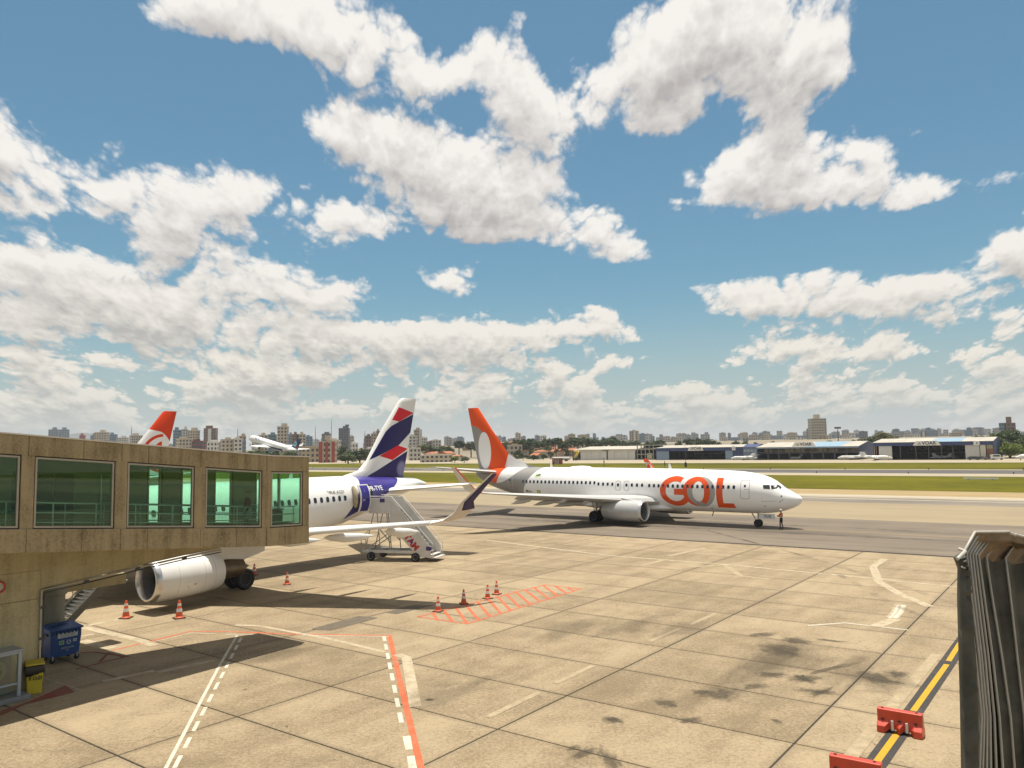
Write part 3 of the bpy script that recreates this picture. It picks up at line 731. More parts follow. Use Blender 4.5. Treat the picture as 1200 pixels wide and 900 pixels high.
# round sign on the pier
sg = thing('round_sign', 'small red ringed prohibition sign fixed on the concrete pier', 'sign', WC + WX*wloc(-1.5, 688, YP-.02)[0] + WY*(YP-.02) + Vector((0, 0, wloc(-1.5, 688, YP-.02)[1])), math.pi/2-WPHI)
MX = Matrix.Rotation(math.pi/2, 4, 'X')
mb = MB(); mb.lathe([(.20, 0), (.20, .015)], 28, MX); mb.build('plate', pm('sign_white', (.42, .40, .33), .6, var=.1), sg)
mb = MB(); ring = [(.165*math.cos(q*math.pi/16), .165*math.sin(q*math.pi/16), 0) for q in range(33)]
mb.tube([(x, -.018, y) for (x, y, z) in ring], .034, 6, caps=False); mb.build('red_ring', pm('sign_red', (.42, .06, .035), .5, var=.1), sg)

# ------------------------------------------------------------------ metal service stairs under the walkway
def service_stairs():
    yi = 6.3
    tt, zt = wloc(124, 684, yi); tb, zb = wloc(73, 738, yi)
    st = thing('metal_staircase', 'steep metal service stairs with bright treads under the walkway behind the round column', 'stairs', WC+WX*tt+WY*yi, math.pi/2-WPHI)
    sl = (zt-zb)/(tt-tb); bt = -zt/sl
    for y in (0, 1.0):
        mb = MB(); mb.bar((0, y, zt), (bt, y, 0.02), .05, .24); mb.build('stringer', pm('stair_steel', (.17, .16, .13), .5, .3), st)
    me = None; n = 21
    for k in range(n):
        f = (k+.5)/n
        if me is None: mb = MB(); mb.box((0, 0, 0), (.27, .96, .035)); me = mb.mesh('tread', pm('bright_tread', (.72, .74, .74), .4, .3))
        place(me, 'tread', st, (bt*f, .5, zt*(1-f)))
    mb = MB(); mb.box((.45, .5, zt), (.9, 1.0, .07)); mb.build('landing', GREYM, st)
    mb = MB()
    for y in (0., 1.0):
        mb.tube([(.9, y, zt+.9), (0, y, zt+.9), (bt, y, .9)], .022, 6)
        for f in (0, .3, .6, .9): mb.tube([(bt*f, y, zt*(1-f)), (bt*f, y, zt*(1-f)+.9)], .018, 6)
    mb.build('handrail', pm('stair_rail', (.55, .55, .52), .4, .4), st, smooth=40)
service_stairs()
# ------------------------------------------------------------------ person walking inside
def skin_body(name, joints, edges, mat, parent, sub=2):
    """one continuous skinned body: joints {key: (x, y, z, radius)}"""
    ks = list(joints); me = bpy.data.meshes.new(name); me.from_pydata([joints[k_][:3] for k_ in ks], [(ks.index(a_), ks.index(b_)) for a_, b_ in edges], [])
    o = bpy.data.objects.new(name, me); COL.objects.link(o); adopt(o, parent); me.materials.append(mat)
    md = o.modifiers.new('skin', 'SKIN')
    for i, k_ in enumerate(ks):
        r = joints[k_][3]; r = r if isinstance(r, tuple) else (r, r); sv_ = me.skin_vertices[0].data[i]; sv_.radius = r; sv_.use_root = (i == 0)
    md.use_smooth_shade = True
    sb = o.modifiers.new('sub', 'SUBSURF'); sb.levels = sub; sb.render_levels = sub
    return o
SKIN = pm('skin', (.28, .16, .10), .55, var=.05); HAIR = pm('dark_hair', (.012, .010, .009), .6, var=.1)
def person(label, loc, rz, shirt, trousers, hi=1., stride=.16, arm='down', vest=None, legs_split=.09, group=None):
    p = thing('person', label, 'person', loc, rz, group)
    s = hi
    # x forward, y left
    def J(**k_): return {a_: tuple(c*s for c in v[:3])+((tuple(q*s for q in v[3]) if isinstance(v[3], tuple) else v[3]*s),) for a_, v in k_.items()}
    st = stride
    legs = J(pel=(0, 0, .93, (.15, .11)), lh=(0, .09, .88, .088), lk=(st*.6+.02, .10, .50, .058), la=(st*.55, .10, .09, .042), lt=(st*.55+.15, .11, .045, .036),
             rh=(0, -.09, .88, .088), rk=(-st*.1+.03, -.10, .50, .058), ra=(-st, -.10, .10, .042), rt=(-st+.15, -.11, .045, .036), wst=(0, 0, 1.06, (.145, .10)))
    skin_body('body', dict(legs), [('pel', 'lh'), ('lh', 'lk'), ('lk', 'la'), ('la', 'lt'), ('pel', 'rh'), ('rh', 'rk'), ('rk', 'ra'), ('ra', 'rt'), ('pel', 'wst')], trousers, p)
    if arm == 'down':
        al = dict(le=(-.02, .26, 1.12, .042), lw=(.10, .25, .90, .033), re=(-.06, -.26, 1.12, .042), rw=(.0, -.27, .87, .033))
    else:
        al = dict(le=(.06, .27, 1.13, .042), lw=(.24, .13, 1.17, .033), re=(.06, -.27, 1.13, .042), rw=(.24, -.13, 1.17, .033))
    tor = J(w2=(0, 0, 1.02, (.155, .112)), ch=(.0, 0, 1.24, (.17, .12)), nk=(.0, 0, 1.43, (.075, .07)), ls=(0, .17, 1.39, .062), rs=(0, -.17, 1.39, .062), **al)
    skin_body('shirt', tor, [('w2', 'ch'), ('ch', 'nk'), ('nk', 'ls'), ('ls', 'le'), ('le', 'lw'), ('nk', 'rs'), ('rs', 're'), ('re', 'rw')], shirt, p)
    hd = J(n0=(0, 0, 1.44, .052), h0=(.012, 0, 1.54, (.066, .072)), h1=(.015, 0, 1.63, (.078, .095)), h2=(0, 0, 1.70, (.06, .07)))
    h = skin_body('head', hd, [('n0', 'h0'), ('h0', 'h1'), ('h1', 'h2')], SKIN, p)
    f = MB(); f.lathe([(.0, .0), (.016, .012), (.010, .035), (0, .04)], 8, Matrix.Translation(Vector((.098, 0, 1.565))*s)); f.build('nose', SKIN, p, smooth=60)
    for y in (-.08, .08): f = MB(); f.box(Vector((.0, y, 1.60))*s, (.03, .018, .055)); f.build('ear', SKIN, p)
    f = MB(); f.lathe([(.098, -.03), (.105, .02), (.092, .07), (.05, .105), (0, .115)], 14, Matrix.Translation(Vector((-.015, 0, 1.635))*s)); f.build('hair', HAIR, p, smooth=60)
    for (a_, q) in (('lw', al['lw']), ('rw', al['rw'])):
        f = MB(); c = Vector(q[:3])*s; d = Vector((.3, 0, -.95)).normalized() if arm == 'down' else Vector((.8, -.5 if a_ == 'lw' else .5, .2)).normalized()
        f.tube([c-d*.02, c+d*.05, c+d*.10], [.030, .042, .030], 8)
        sd_ = d.cross(Vector((1, 0, .2))).normalized()
        for k_ in range(4): f.tube([c+d*.09+sd_*(k_-1.5)*.019, c+d*(.15-.008*abs(k_-1.5))+sd_*(k_-1.5)*.021+Vector((.012, 0, 0)), c+d*(.18-.012*abs(k_-1.5))+sd_*(k_-1.5)*.02+Vector((.03, 0, 0))], [.010, .009, .007], 6)
        f.tube([c+d*.04-sd_*.035, c+d*.09-sd_*.055, c+d*.12-sd_*.05], [.011, .010, .008], 6)
        f.build('hand', SKIN, p, smooth=60)
    if vest:
        v_ = {a_: (q[0], q[1], q[2], tuple(c*1.08 for c in (q[3] if isinstance(q[3], tuple) else (q[3], q[3])))) for a_, q in tor.items() if a_ in ('w2', 'ch', 'nk', 'ls', 'rs')}
        v_['nk'] = (0, 0, 1.40*s, (.085*s, .085*s))
        skin_body('vest', v_, [('w2', 'ch'), ('ch', 'nk'), ('nk', 'ls'), ('nk', 'rs')], vest, p)
        f = MB()
        for z in (1.10, 1.24): f.lathe([(.0, 0)] and [(.165, -.02), (.168, .02)], 20, Matrix.Translation((0, 0, z*s)) @ Matrix.Diagonal((.86, 1.14, 1, 1)))
        f.build('reflective_band', pm('reflective_tape', (.75, .76, .7), .3, .2), p)
    return p
tp, zp = wloc(290, 600, 1.3)
pp = person('person in a dark red top with a jacket tied round the waist inside the walkway', WC+WX*tp+WY*1.3+Vector((0, 0, zr(tp)-3.12)), math.pi/2-WPHI+2.7, pm('dark_red_cloth', (.16, .02, .02), .8), pm('dark_trousers', (.03, .03, .035), .8), 1.02)
mb = MB(); mb.lathe([(.175, .0), (.21, -.18), (.23, -.42)], 20, Matrix.Translation((0, 0, 1.07)) @ Matrix.Diagonal((.8, 1.1, 1, 1))); mb.build('tied_jacket', pm('pale_cloth', (.40, .42, .40), .8), pp, smooth=60)
# ------------------------------------------------------------------ airliners (local x = -metres aft of the nose, y = left, z = up)
def crom(xs, ys, x):
    if x <= xs[0]: return ys[0]
    if x >= xs[-1]: return ys[-1]
    i = max(j for j in range(len(xs)-1) if xs[j] <= x)
    h = xs[i+1]-xs[i]; t = (x-xs[i])/h
    d = [(ys[j+1]-ys[j])/(xs[j+1]-xs[j]) for j in range(len(xs)-1)]
    def sl(j):
        if j == 0: return d[0]*1.3
        if j == len(xs)-1: return d[-1]
        a, b = d[j-1], d[j]
        return 0 if a*b <= 0 else 2*a*b/(a+b)
    m0, m1 = sl(i), sl(i+1); t2, t3 = t*t, t*t*t
    return (2*t3-3*t2+1)*ys[i]+(t3-2*t2+t)*h*m0+(-2*t3+3*t2)*ys[i+1]+(t3-t2)*h*m1
class Hull:
    def __init__(s, tab, e=2.1): s.S, s.B, s.T, s.W = zip(*tab); s.e = e
    def sec(s, q): return crom(s.S, s.B, q), crom(s.S, s.T, q), crom(s.S, s.W, q)
    def y(s, q, z):
        b, t, w = s.sec(q); zc, hh = (b+t)/2, max((t-b)/2, .01); r = min(abs((z-zc)/hh), .9995)
        return w*(1-r**s.e)**(1/s.e)
    def mesh(s, n=48, dense=1.):
        st = sorted(set([s.S[0]+.02]+[s.S[0]+(i/14)**1.7*5*dense for i in range(1, 15)]+list(np.arange(5.5, s.S[-1]-.3, .75))+[s.S[-1]-.25, s.S[-1]-.08, s.S[-1]]))
        rings = []
        for q in st:
            b, t, w = s.sec(q); zc, hh = (b+t)/2, max((t-b)/2, .01); w = max(w, .01); r = []
            for k in range(n):
                a = 2*math.pi*k/n; c, d = math.cos(a), math.sin(a)
                r.append((-q, math.copysign(w*abs(c)**(2/s.e), c), zc+math.copysign(hh*abs(d)**(2/s.e), d)))
            rings.append(r)
        mb = MB(); mb.loft(rings); return mb
def decal(hull, side, polys, off=.006, cut=.28):
    """flat print laid on the hull: polygons in (s, z), split fine enough to follow its curve"""
    bm = bmesh.new()
    for P in polys:
        try: bm.faces.new([bm.verts.new((p[0], 0, p[1])) for p in P])
        except ValueError: pass
    zs = [p[1] for P in polys for p in P]; ss_ = [p[0] for P in polys for p in P]
    for ax, lo, hi in ((2, min(zs), max(zs)), (0, min(ss_), max(ss_))):
        k = math.ceil(lo/cut)
        while k*cut < hi:
            co = [0, 0, 0]; no = [0, 0, 0]; co[ax] = k*cut; no[ax] = 1
            bmesh.ops.bisect_plane(bm, geom=bm.verts[:]+bm.edges[:]+bm.faces[:], plane_co=co, plane_no=no); k += 1
    mb = MB(); bm.verts.index_update()
    vs = [(-v.co.x, side*(hull.y(v.co.x, v.co.z)+off), v.co.z) for v in bm.verts]
    mb.add(vs, [[v.index for v in f.verts] for f in bm.faces]); bm.free()
    return mb
def ringpoly(outer, inner, a0, a1, n=40):
    """strip of quads between two ellipses (cx, cz, rx, rz), angles in degrees, measured from the nose side upwards"""
    P = []
    f = lambda e, a: (e[0]-e[2]*math.cos(R(a)), e[1]+e[3]*math.sin(R(a)))
    for k in range(n):
        a, b = a0+(a1-a0)*k/n, a0+(a1-a0)*(k+1)/n
        P.append([f(outer, a), f(outer, b), f(inner, b), f(inner, a)])
    return P
def outline(pts, w):
    P = []
    for i in range(len(pts)):
        a, b = Vector(pts[i]), Vector(pts[(i+1) % len(pts)]); d = (b-a).normalized(); n = Vector((-d.y, d.x))*w/2; a = a-d*w/2; b = b+d*w/2
        P.append([tuple(a-n), tuple(b-n), tuple(b+n), tuple(a+n)])
    return P
def rrect(s0, s1, z0, z1, r, n=3):
    P = []
    for (cx, cz, a) in ((s1-r, z1-r, 0), (s0+r, z1-r, 90), (s0+r, z0+r, 180), (s1-r, z0+r, 270)):
        P += [(cx+r*math.cos(R(a+90*k/n)), cz+r*math.sin(R(a+90*k/n))) for k in range(n+1)]
    return P
FOIL = [(1, 0), (.8, .32), (.55, .72), (.3, 1.0), (.12, .86), (.03, .5), (0, 0), (.03, -.36), (.12, -.58), (.3, -.68), (.55, -.42), (.8, -.12)]
def wing_mesh(secs, side):
    """secs: (y, s of leading edge, chord, z, thickness, tilt of the section's own up axis towards the tip in degrees)"""
    rings = []
    for (y, sl, c, z, th, tilt) in secs:
        rings.append([(-(sl+u*c), side*(y-math.sin(R(tilt))*w*th*.62*c), z+math.cos(R(tilt))*w*th*.62*c) for (u, w) in FOIL])
    mb = MB(); mb.loft(rings if side > 0 else [r[::-1] for r in rings]); return mb
def engine(parent, s0, y, zc, L_, d, mcowl, core=0., flat=0., rzs=(.80, .95, 1.0, .98, .90, .76)):
    e = MB(); M = Matrix.Translation((-s0, y, zc)) @ Matrix.Rotation(-math.pi/2, 4, 'Y') @ Matrix.Diagonal((1-flat, 1, 1, 1))
    r = d/2
    e.lathe([(r*.975, .27)] + [(r*k, q*L_) for k, q in ((.985, .11), (1., .28), (.995, .5), (.95, .74), (.86, .95), (.82, 1.))] + [(r*.70, L_*.99), (r*.70, L_*.6)], 36, M)
    e.f = e.f[:-2]; e.m = e.m[:-2]
    ng = e.build('engine_cowl', mcowl, parent, smooth=40)
    q = MB(); q.lathe([(r*.76, .35), (r*.79, .08), (r*.83, .0), (r*.885, .0), (r*.93, .055), (r*.958, .14), (r*.978, .28)], 36, M); 
    q.f = q.f[:-2]; q.m = q.m[:-2]; q.build('intake_lip', ALU, ng, smooth=60)
    q = MB(); q.lathe([(r*.76, .30), (r*.76, .9)], 30, M); q.f = q.f[:-2]; q.m = q.m[:-2]; q.build('intake_duct', pm('duct_grey', (.16, .17, .18), .5, var=.05), ng, smooth=60)
    q = MB(); q.lathe([(r*.76, .9), (r*.76, .93)], 30, M); q.build('fan_disc', DARKM, ng)
    q = MB(); q.lathe([(.0, .52), (r*.12, .66), (r*.22, .9)], 18, M); q.build('spinner', pm('spinner_grey', (.2, .2, .2), .4, var=0), ng, smooth=50)
    q = MB()
    for k in range(22):
        a = 2*math.pi*k/22; b = a+.16
        q.poly([M @ Vector((r*.2*math.cos(a), r*.2*math.sin(a), .88)), M @ Vector((r*.75*math.cos(a), r*.75*math.sin(a), .84)), M @ Vector((r*.75*math.cos(b), r*.75*math.sin(b), .80)), M @ Vector((r*.2*math.cos(b), r*.2*math.sin(b), .84))])
    q.build('fan_blades', pm('fan_metal', (.10, .10, .11), .35, .8, .05), ng, fix=False)['kind'] = 'stuff'
    q = MB()
    if core: q.lathe([(r*.52, L_*.93), (r*.50, L_), (r*.46, L_+core*.5), (r*.40, L_+core), (r*.34, L_+core*.98), (r*.26, L_+core), (0, L_+core+.5)], 28, M)
    else: q.lathe([(r*.50, L_*.9), (r*.46, L_+.35), (r*.40, L_+.36), (r*.3, L_+.3), (0, L_+.9)], 24, M)
    q.build('exhaust_core', pm('burnt_metal', (.17, .135, .095), .42, .75, .2, 3), ng, smooth=40)
    return ng
def wheel_set(parent, name, s, ys, r, w, ztop, side_strut=True, door=None):
    g = MB(); yc = sum(ys)/len(ys)
    g.tube([(-s, yc, r), (-s+.03, yc, ztop)], [.09*r/.5, .12*r/.5], 10); g.tube([(-s, min(ys), r), (-s, max(ys), r)], .06, 8); g.tube([(-s-.15, yc, r*1.6), (-s-.75, yc*.9, ztop)], .05, 6)
    gear = g.build(name, GREYM, parent, smooth=50)
    key = 'wheel%.2f_%.2f' % (r, w)
    MY = Matrix.Rotation(math.pi/2, 4, 'X')
    if key not in MESHES:
        a = MB(); h = w/2
        a.lathe([(r*.58, -h*.72), (r*.70, -h*.95), (r*.88, -h), (r*.97, -h*.72), (r, -h*.3), (r, h*.3), (r*.97, h*.72), (r*.88, h), (r*.70, h*.95), (r*.58, h*.72)], 26, MY)
        b = MB(); b.lathe([(0, -h*.55), (r*.18, -h*.62), (r*.2, -h*.42), (r*.5, -h*.42), (r*.58, -h*.75), (r*.6, -h*.7), (r*.6, h*.7), (r*.58, h*.75), (r*.5, h*.42), (r*.2, h*.42), (r*.18, h*.62), (0, h*.55)], 22, MY)
        MESHES[key] = (a.mesh('wheel', BLACK, 40), b.mesh('hub', pm('wheel_hub', (.50, .50, .48), .4, .4, .15, 8), 30))
    for y in ys:
        wv = place(MESHES[key][0], 'wheel', gear, (-s, y, r)); place(MESHES[key][1], 'hub', wv)
    if door:
        d = MB(); d.box(*door); d.build('gear_door', WHITE, gear, bevel=.02)
    return gear
MESHES = {}
def inpoly(nt, s, z, pts, soft=.012):
    """1 inside a convex polygon given in (s, z)"""
    ar = sum(pts[i][0]*pts[(i+1) % len(pts)][1]-pts[(i+1) % len(pts)][0]*pts[i][1] for i in range(len(pts)))
    sg = 1 if ar > 0 else -1; r = None
    for i in range(len(pts)):
        (x0, y0), (x1, y1) = pts[i], pts[(i+1) % len(pts)]; l = math.hypot(x1-x0, y1-y0)
        d = ((s-x0)*(-(y1-y0)/l*sg) + (z-y0)*((x1-x0)/l*sg))
        r = d if r is None else r.min(d)
    return r.ss(-soft, soft)
def panel_lines(nt, s, z, sp=1.55):
    """fine seams of a fuselage skin"""
    a = (s/sp)._m('FRACT'); l = ((a-.5).abs() > .4935)
    return l*.16
ORA, GRY, GRYD, OFFW = (.74, .078, .003), (.285, .275, .262), (.235, .228, .22), (.80, .79, .765)
NAVY, RED2 = (.012, .008, .085), (.56, .008, .018)

# ---- 737-like hull (stations read off the photograph)
H737 = Hull([(0, 2.60, 2.64, .02), (.25, 2.18, 2.90, .36), (.6, 1.95, 3.10, .60), (1.2, 1.68, 3.42, .92), (1.7, 1.52, 3.72, 1.15), (2.25, 1.39, 4.18, 1.36), (3.1, 1.28, 4.60, 1.60), (4.3, 1.22, 4.90, 1.77),
             (6, 1.21, 5.09, 1.87), (8.8, 1.21, 5.18, 1.88), (14, 1.22, 5.28, 1.88), (24, 1.25, 5.36, 1.88), (28, 1.62, 5.38, 1.80), (31, 2.10, 5.38, 1.58), (34, 2.72, 5.34, 1.20), (36, 3.30, 5.25, .82), (37.3, 3.88, 5.12, .52), (38.04, 4.35, 4.92, .22)])
def gol_body(nt, x, y, z, v, b):
    s = x*-1
    c1 = (s - ((z-1.6)*(z-1.6)*-.163+30.2)).ss(-.02, .02)                        # grey aft of this arc
    arcA = (z - ((s-34.2)*(s-34.2)*.125+3.6)).ss(-.015, .015)*(s > 30.0)*(s < 35.2)
    oL = (35.76-(4.94-z)*.64-s).ss(-.015, .015); oR = (s-(33.38+(5.08-z)*.545)).ss(-.015, .015)
    org = oL*oR*(z > 3.58)
    col = mixc(nt, c1, (.87, .865, .845), GRY)
    col = mixc(nt, arcA*(1-oR), col, OFFW)
    col = mixc(nt, org, col, ORA)
    dirt = noise(nt, v, .8, 6, .6)
    col = mixc(nt, dirt.ss(.35, .8)*.10, col, (.38, .35, .30))
    return mixc(nt, panel_lines(nt, s, z), col, (.25, .25, .25))
def gol_fin(nt, x, y, z, v, b):
    s = x*-1
    front = (33.59-(z-5.37)*.247-s).ss(-.015, .015)                              # ahead of the orange: dorsal part
    ov = 1-((((s-36.72-(z-7.3)*.045)/1.03)*((s-36.72-(z-7.3)*.045)/1.03) + ((z-7.33)/2.16)*((z-7.33)/2.16)).sqrt()).ss(.985, 1.015)
    gz = (10.28-(s-38.9)*(s-38.9)*.22-z).ss(-.02, .02)*(s-36.62).ss(-.02, .02)
    col = mixc(nt, gz, ORA, GRY)
    col = mixc(nt, front, col, (.72, .71, .69))
    col = mixc(nt, ov, col, OFFW)
    col = mixc(nt, front*(31.17-(6.08-z)*1.24-s).ss(-.015, .015), col, GRY)
    col = mixc(nt, (s-(37.35+(z-5.2)*.175)).abs().ss(.022, .008)*.35, col, (.05, .05, .05))  # rudder hinge line
    return col
M_GOLB = custom('orange_airline_body', gol_body, .28, coat=.35); M_GOLF = custom('orange_airline_fin', gol_fin, .42, spec=.3, coat=.05)
LGREY = pm('wing_grey', (.50, .50, .49), .38, .15, .08, .8); 
def nac2_fn(nt, x, y, z, v, b):
    s = x*-1
    ln = (s-15.05).abs().ss(.016, .006).max((s-13.6).abs().ss(.014, .005)*.6)
    n = noise(nt, v, 1.1, 5, .65)
    col = mixc(nt, n.ss(.3, .8)*.35, (.50, .505, .505), (.33, .32, .30))
    sp = (noise(nt, v, 3.2, 2, .5)-.70).ss(0, .02)*.5
    return mixc(nt, ln.max(sp)*.6, col, (.15, .14, .13))
LGREY2 = custom('nacelle_grey', nac2_fn, .34, .2)
SEAM = pm('door_seam', (.10, .10, .10), .6, var=0); WINM = pm('cabin_window_glass', (.018, .02, .024), .12, 0, 0, spec=.8)
def cabin_windows(hull, root, side, spans, z0, w=.25, h=.34, taper=()):
    """one shared pane wherever the hull is straight, an own one where it tapers"""
    shared = None
    for (s0, s1, n, dz) in spans:
        for k in range(n):
            s = s0+(s1-s0)*k/max(1, n-1); z = z0+dz*(s-s0)
            straight = abs(hull.sec(s)[2]-hull.W[max(range(len(hull.W)), key=lambda i: hull.W[i])]) < .004
            if straight and shared is None:
                shared = decal(hull, side, [rrect(s-w/2, s+w/2, z-h/2, z+h/2, .10)], .008).mesh('cabin_window', WINM); base = s, z
            if straight: place(shared, 'cabin_window', root, (-(s-base[0]), 0, z-base[1]))
            else: decal(hull, side, [rrect(s-w/2, s+w/2, z-h/2, z+h/2, .10)], .008).build('cabin_window', WINM, root)
def decal_part(hull, side, polys, name, mat, root, off=.008): return decal(hull, side, polys, off).build(name, mat, root, smooth=40)

def gol_jet(label, loc, rz, fin_mat, lettering=True, reg=True):
    g = thing('airliner', label, 'airliner', loc, rz)
    H = H737; H.mesh().build('fuselage', M_GOLB, g, smooth=40)
    S = -1                                                   # the side in view (starboard)
    # wings with blended winglets
    for side in (1, -1):
        secs = [(1.2, 13.0, 8.3, 2.05, .13, 6), (5.8, 15.9, 5.3, 2.50, .115, 6), (11.5, 19.35, 3.3, 3.05, .105, 6), (16.3, 22.3, 1.75, 3.50, .10, 6), (16.95, 22.7, 1.55, 3.60, .10, 22), (17.35, 23.1, 1.35, 3.86, .10, 50), (17.6, 23.7, 1.1, 4.5, .09, 72), (17.9, 25.0, .62, 5.86, .08, 76)]
        w = wing_mesh(secs[:5], side).build('wing', LGREY, g, smooth=35)
        wl = wing_mesh(secs[4:], side); wl.build('winglet', M_WLET, w, smooth=35)
        for (y, s0, L_, z) in ((6.9, 18.6, 3.6, 2.32), (9.6, 19.6, 3.0, 2.62), (12.2, 20.7, 2.6, 2.88)):
            mb = MB(); mb.loft([[(-(s0+L_*u), side*y+r*.17*math.cos(2*math.pi*k/10), z-.10-dz+r*.24*math.sin(2*math.pi*k/10)) for k in range(10)] for (u, r, dz) in ((0, .05, .0), (.12, .6, .08), (.4, 1, .18), (.7, .8, .32), (1, .08, .52))]); mb.build('flap_fairing', LGREY, w, smooth=50)
        for (y0, y1, s0, s1, z0, z1) in ((2.2, 5.7, 20.9, 20.75, 2.12, 2.42), (6.3, 11.6, 20.85, 22.4, 2.50, 2.98)):
            mb = MB(); mb.loft([[(-(q+u), side*yy, zz+wv) for (u, wv) in ((0, .09), (.5, .04), (.98, -.33), (.5, -.10), (0, -.05))] for (yy, q, zz) in ((y0, s0, z0), (y1, s1, z1))]); mb.build('flap', LGREY, w)
        engine(g, 13.05, side*4.83, 1.42, 4.3, 2.08, LGREY2, flat=.03)
        mb = MB(); mb.loft([[(-s_, side*4.83+k*.16, zz) for (k, zz) in ((-1, za), (1, za), (1, zb_), (-1, zb_))] for (s_, za, zb_) in ((14.0, 2.2, 2.42), (15.6, 2.2, 2.66), (17.8, 2.0, 2.62), (19.2, 2.15, 2.35))]); mb.build('pylon', LGREY, g, bevel=.05)
        hs = [(.5, 34.1, 3.9, 4.78, .10, 7), (7.15, 37.9, 1.25, 5.55, .09, 7)]
        wing_mesh(hs, side).build('horizontal_stabilizer', LGREY, g, smooth=35)
        wheel_set(g, 'main_gear', 19.69, (side*2.43, side*3.29), .565, .40, 2.3)
    mb = MB()  # belly fairing
    mb.loft([[(-s_, 1.95*w_*math.cos(2*math.pi*k/20), 1.55+(.55*h_)*math.sin(2*math.pi*k/20)) for k in range(20)] for (s_, w_, h_) in ((11.5, .2, .35), (13, .8, .8), (15, 1, 1), (19, 1, 1), (21.5, .7, .75), (23.5, .2, .4))]); mb.build('belly_fairing', M_GOLB, g, smooth=50)
    # fin
    def fs(z0, s0, s1, th): return [(-(s0+u*(s1-s0)), w*th, z0) for (u, w) in ((1, 0), (.8, .32), (.55, .72), (.3, 1), (.12, .8), (.03, .4), (0, 0), (.03, -.4), (.12, -.8), (.3, -1), (.55, -.72), (.8, -.32))]
    mb = MB(); mb.loft([fs(5.0, 33.0, 37.64, .30), fs(5.4, 33.0, 37.75, .30), fs(6.9, 33.22, 38.15, .27), fs(9.76, 35.65, 38.78, .19), fs(12.33, 37.68, 39.38, .10), fs(12.42, 37.85, 39.38, .05)]); mb.build('fin', fin_mat, g, smooth=40)
    mb = MB(); dor = [(29.0, 5.36), (30.2, 5.58), (31.17, 6.02), (32.15, 6.33), (33.3, 7.0)]
    mb.loft([[(-s_, y_, z_) for (y_, z_) in ((-th, 5.2), (-th*.6, (zz+5.2)/2), (0, zz), (th*.6, (zz+5.2)/2), (th, 5.2))] for (s_, zz, th) in ((29.0, 5.38, .05), (30.2, 5.60, .12), (31.2, 6.02, .18), (32.2, 6.36, .24), (33.4, 7.02, .24), (34.2, 7.0, .26))]); mb.build('dorsal_fin', fin_mat, g, smooth=40)
    wheel_set(g, 'nose_gear', 4.09, (-.20, .20), .345, .20, 1.5, door=((-3.1, -.42, 1.02), (1.45, .03, .46)))
    if lettering: writing('GUB', .34, frame((-3.05, -.44, 1.02), (1, 0, 0), (0, 0, 1)), 'door_lettering', SEAM, g, bold=.004)
    # cockpit panes
    for P in ([(3.02, 3.88), (2.50, 3.88), (2.40, 3.52), (2.94, 3.56)], [(2.42, 3.86), (1.98, 3.80), (1.76, 3.60), (2.30, 3.50)]):
        for sd_ in (1, -1): decal_part(H, sd_, [P], 'cockpit_window', DGLASS, g, .012)
    for sd_ in (1, -1):
        P = [(1.90, 3.80), (1.66, 3.64), (1.56, 3.55), (1.76, 3.48)]
        mb = MB(); pts = [(1.98, .62, 3.86), (1.55, .06, 3.605), (1.98, .06, 3.915)]
        mb.poly([(-1.54, sd_*.05, 3.62), (-1.92, sd_*.05, 3.90), (-2.02, sd_*.62, 3.90), (-1.68, sd_*.74, 3.58)]); mb.build('cockpit_window', DGLASS, g)
    wins = [(29.93, 14.64-.0, 0, 0)]
    spans = [(29.9, 20.5, 19, .009), (20.0, 18.35, 4, .009), (16.1, 14.95, 3, .009), (14.16, 5.55, 18, .009)]
    for (s0, s1, n, dz) in spans: cabin_windows(H, g, S, [(s0, s1, n, .0)], 3.56+.0115*(s0-5.5))
    for (s0, s1, z0, z1, nm) in ((4.16, 4.94, 2.63, 4.29, 'service_door'), (31.52, 32.26, 2.97, 4.47, 'service_door'), (17.42, 17.95, 3.14, 4.06, 'emergency_exit'), (16.45, 16.98, 3.14, 4.06, 'emergency_exit')):
        pts = rrect(s0, s1, z0, z1, .14)
        d = decal_part(H, S, outline(pts, .028), nm, pm('pale_seam', (.62, .62, .6), .5, var=0) if s0 > 30 else SEAM, g)
        if nm != 'service_door': decal_part(H, S, [rrect((s0+s1)/2-.125, (s0+s1)/2+.125, 3.50, 3.84, .1)], 'cabin_window', WINM, d)
        else: decal_part(H, S, [rrect((s0+s1)/2-.09, (s0+s1)/2+.09, z1-.62, z1-.40, .07)], 'porthole', WINM, d); decal_part(H, S, [[(s0, z1-.80), (s0+.45, z1-.80), (s0+.45, z1-.83), (s0, z1-.83)]], 'door_handle', SEAM, d)
    decal_part(H, S, [[(3.15, 2.42), (3.15, 2.45), (1.85, 2.49), (1.85, 2.46)]], 'nose_lettering', pm('small_print', (.3, .3, .3), .6, var=0), g)
    for (s_, zz, r) in ((1.5, 2.9, .07), (1.45, 2.55, .05), (1.62, 2.42, .05), (2.9, 2.0, .05), (8.0, 1.62, .06)):
        decal_part(H, S, [[(s_+r*math.cos(k*.785), zz+r*math.sin(k*.785)) for k in range(8)]], 'probe', SEAM, g)
    mb = MB(); mb.loft([[(-s_, .32*w_*math.cos(2*math.pi*k/14), 5.28+.26*h_*max(0, math.sin(2*math.pi*k/14))) for k in range(14)] for (s_, w_, h_) in ((21.9, .2, .3), (22.3, .8, .8), (23.2, 1, 1), (24.3, .9, .8), (24.9, .2, .3))]); mb.build('antenna_dome', WHITE, g, smooth=50)
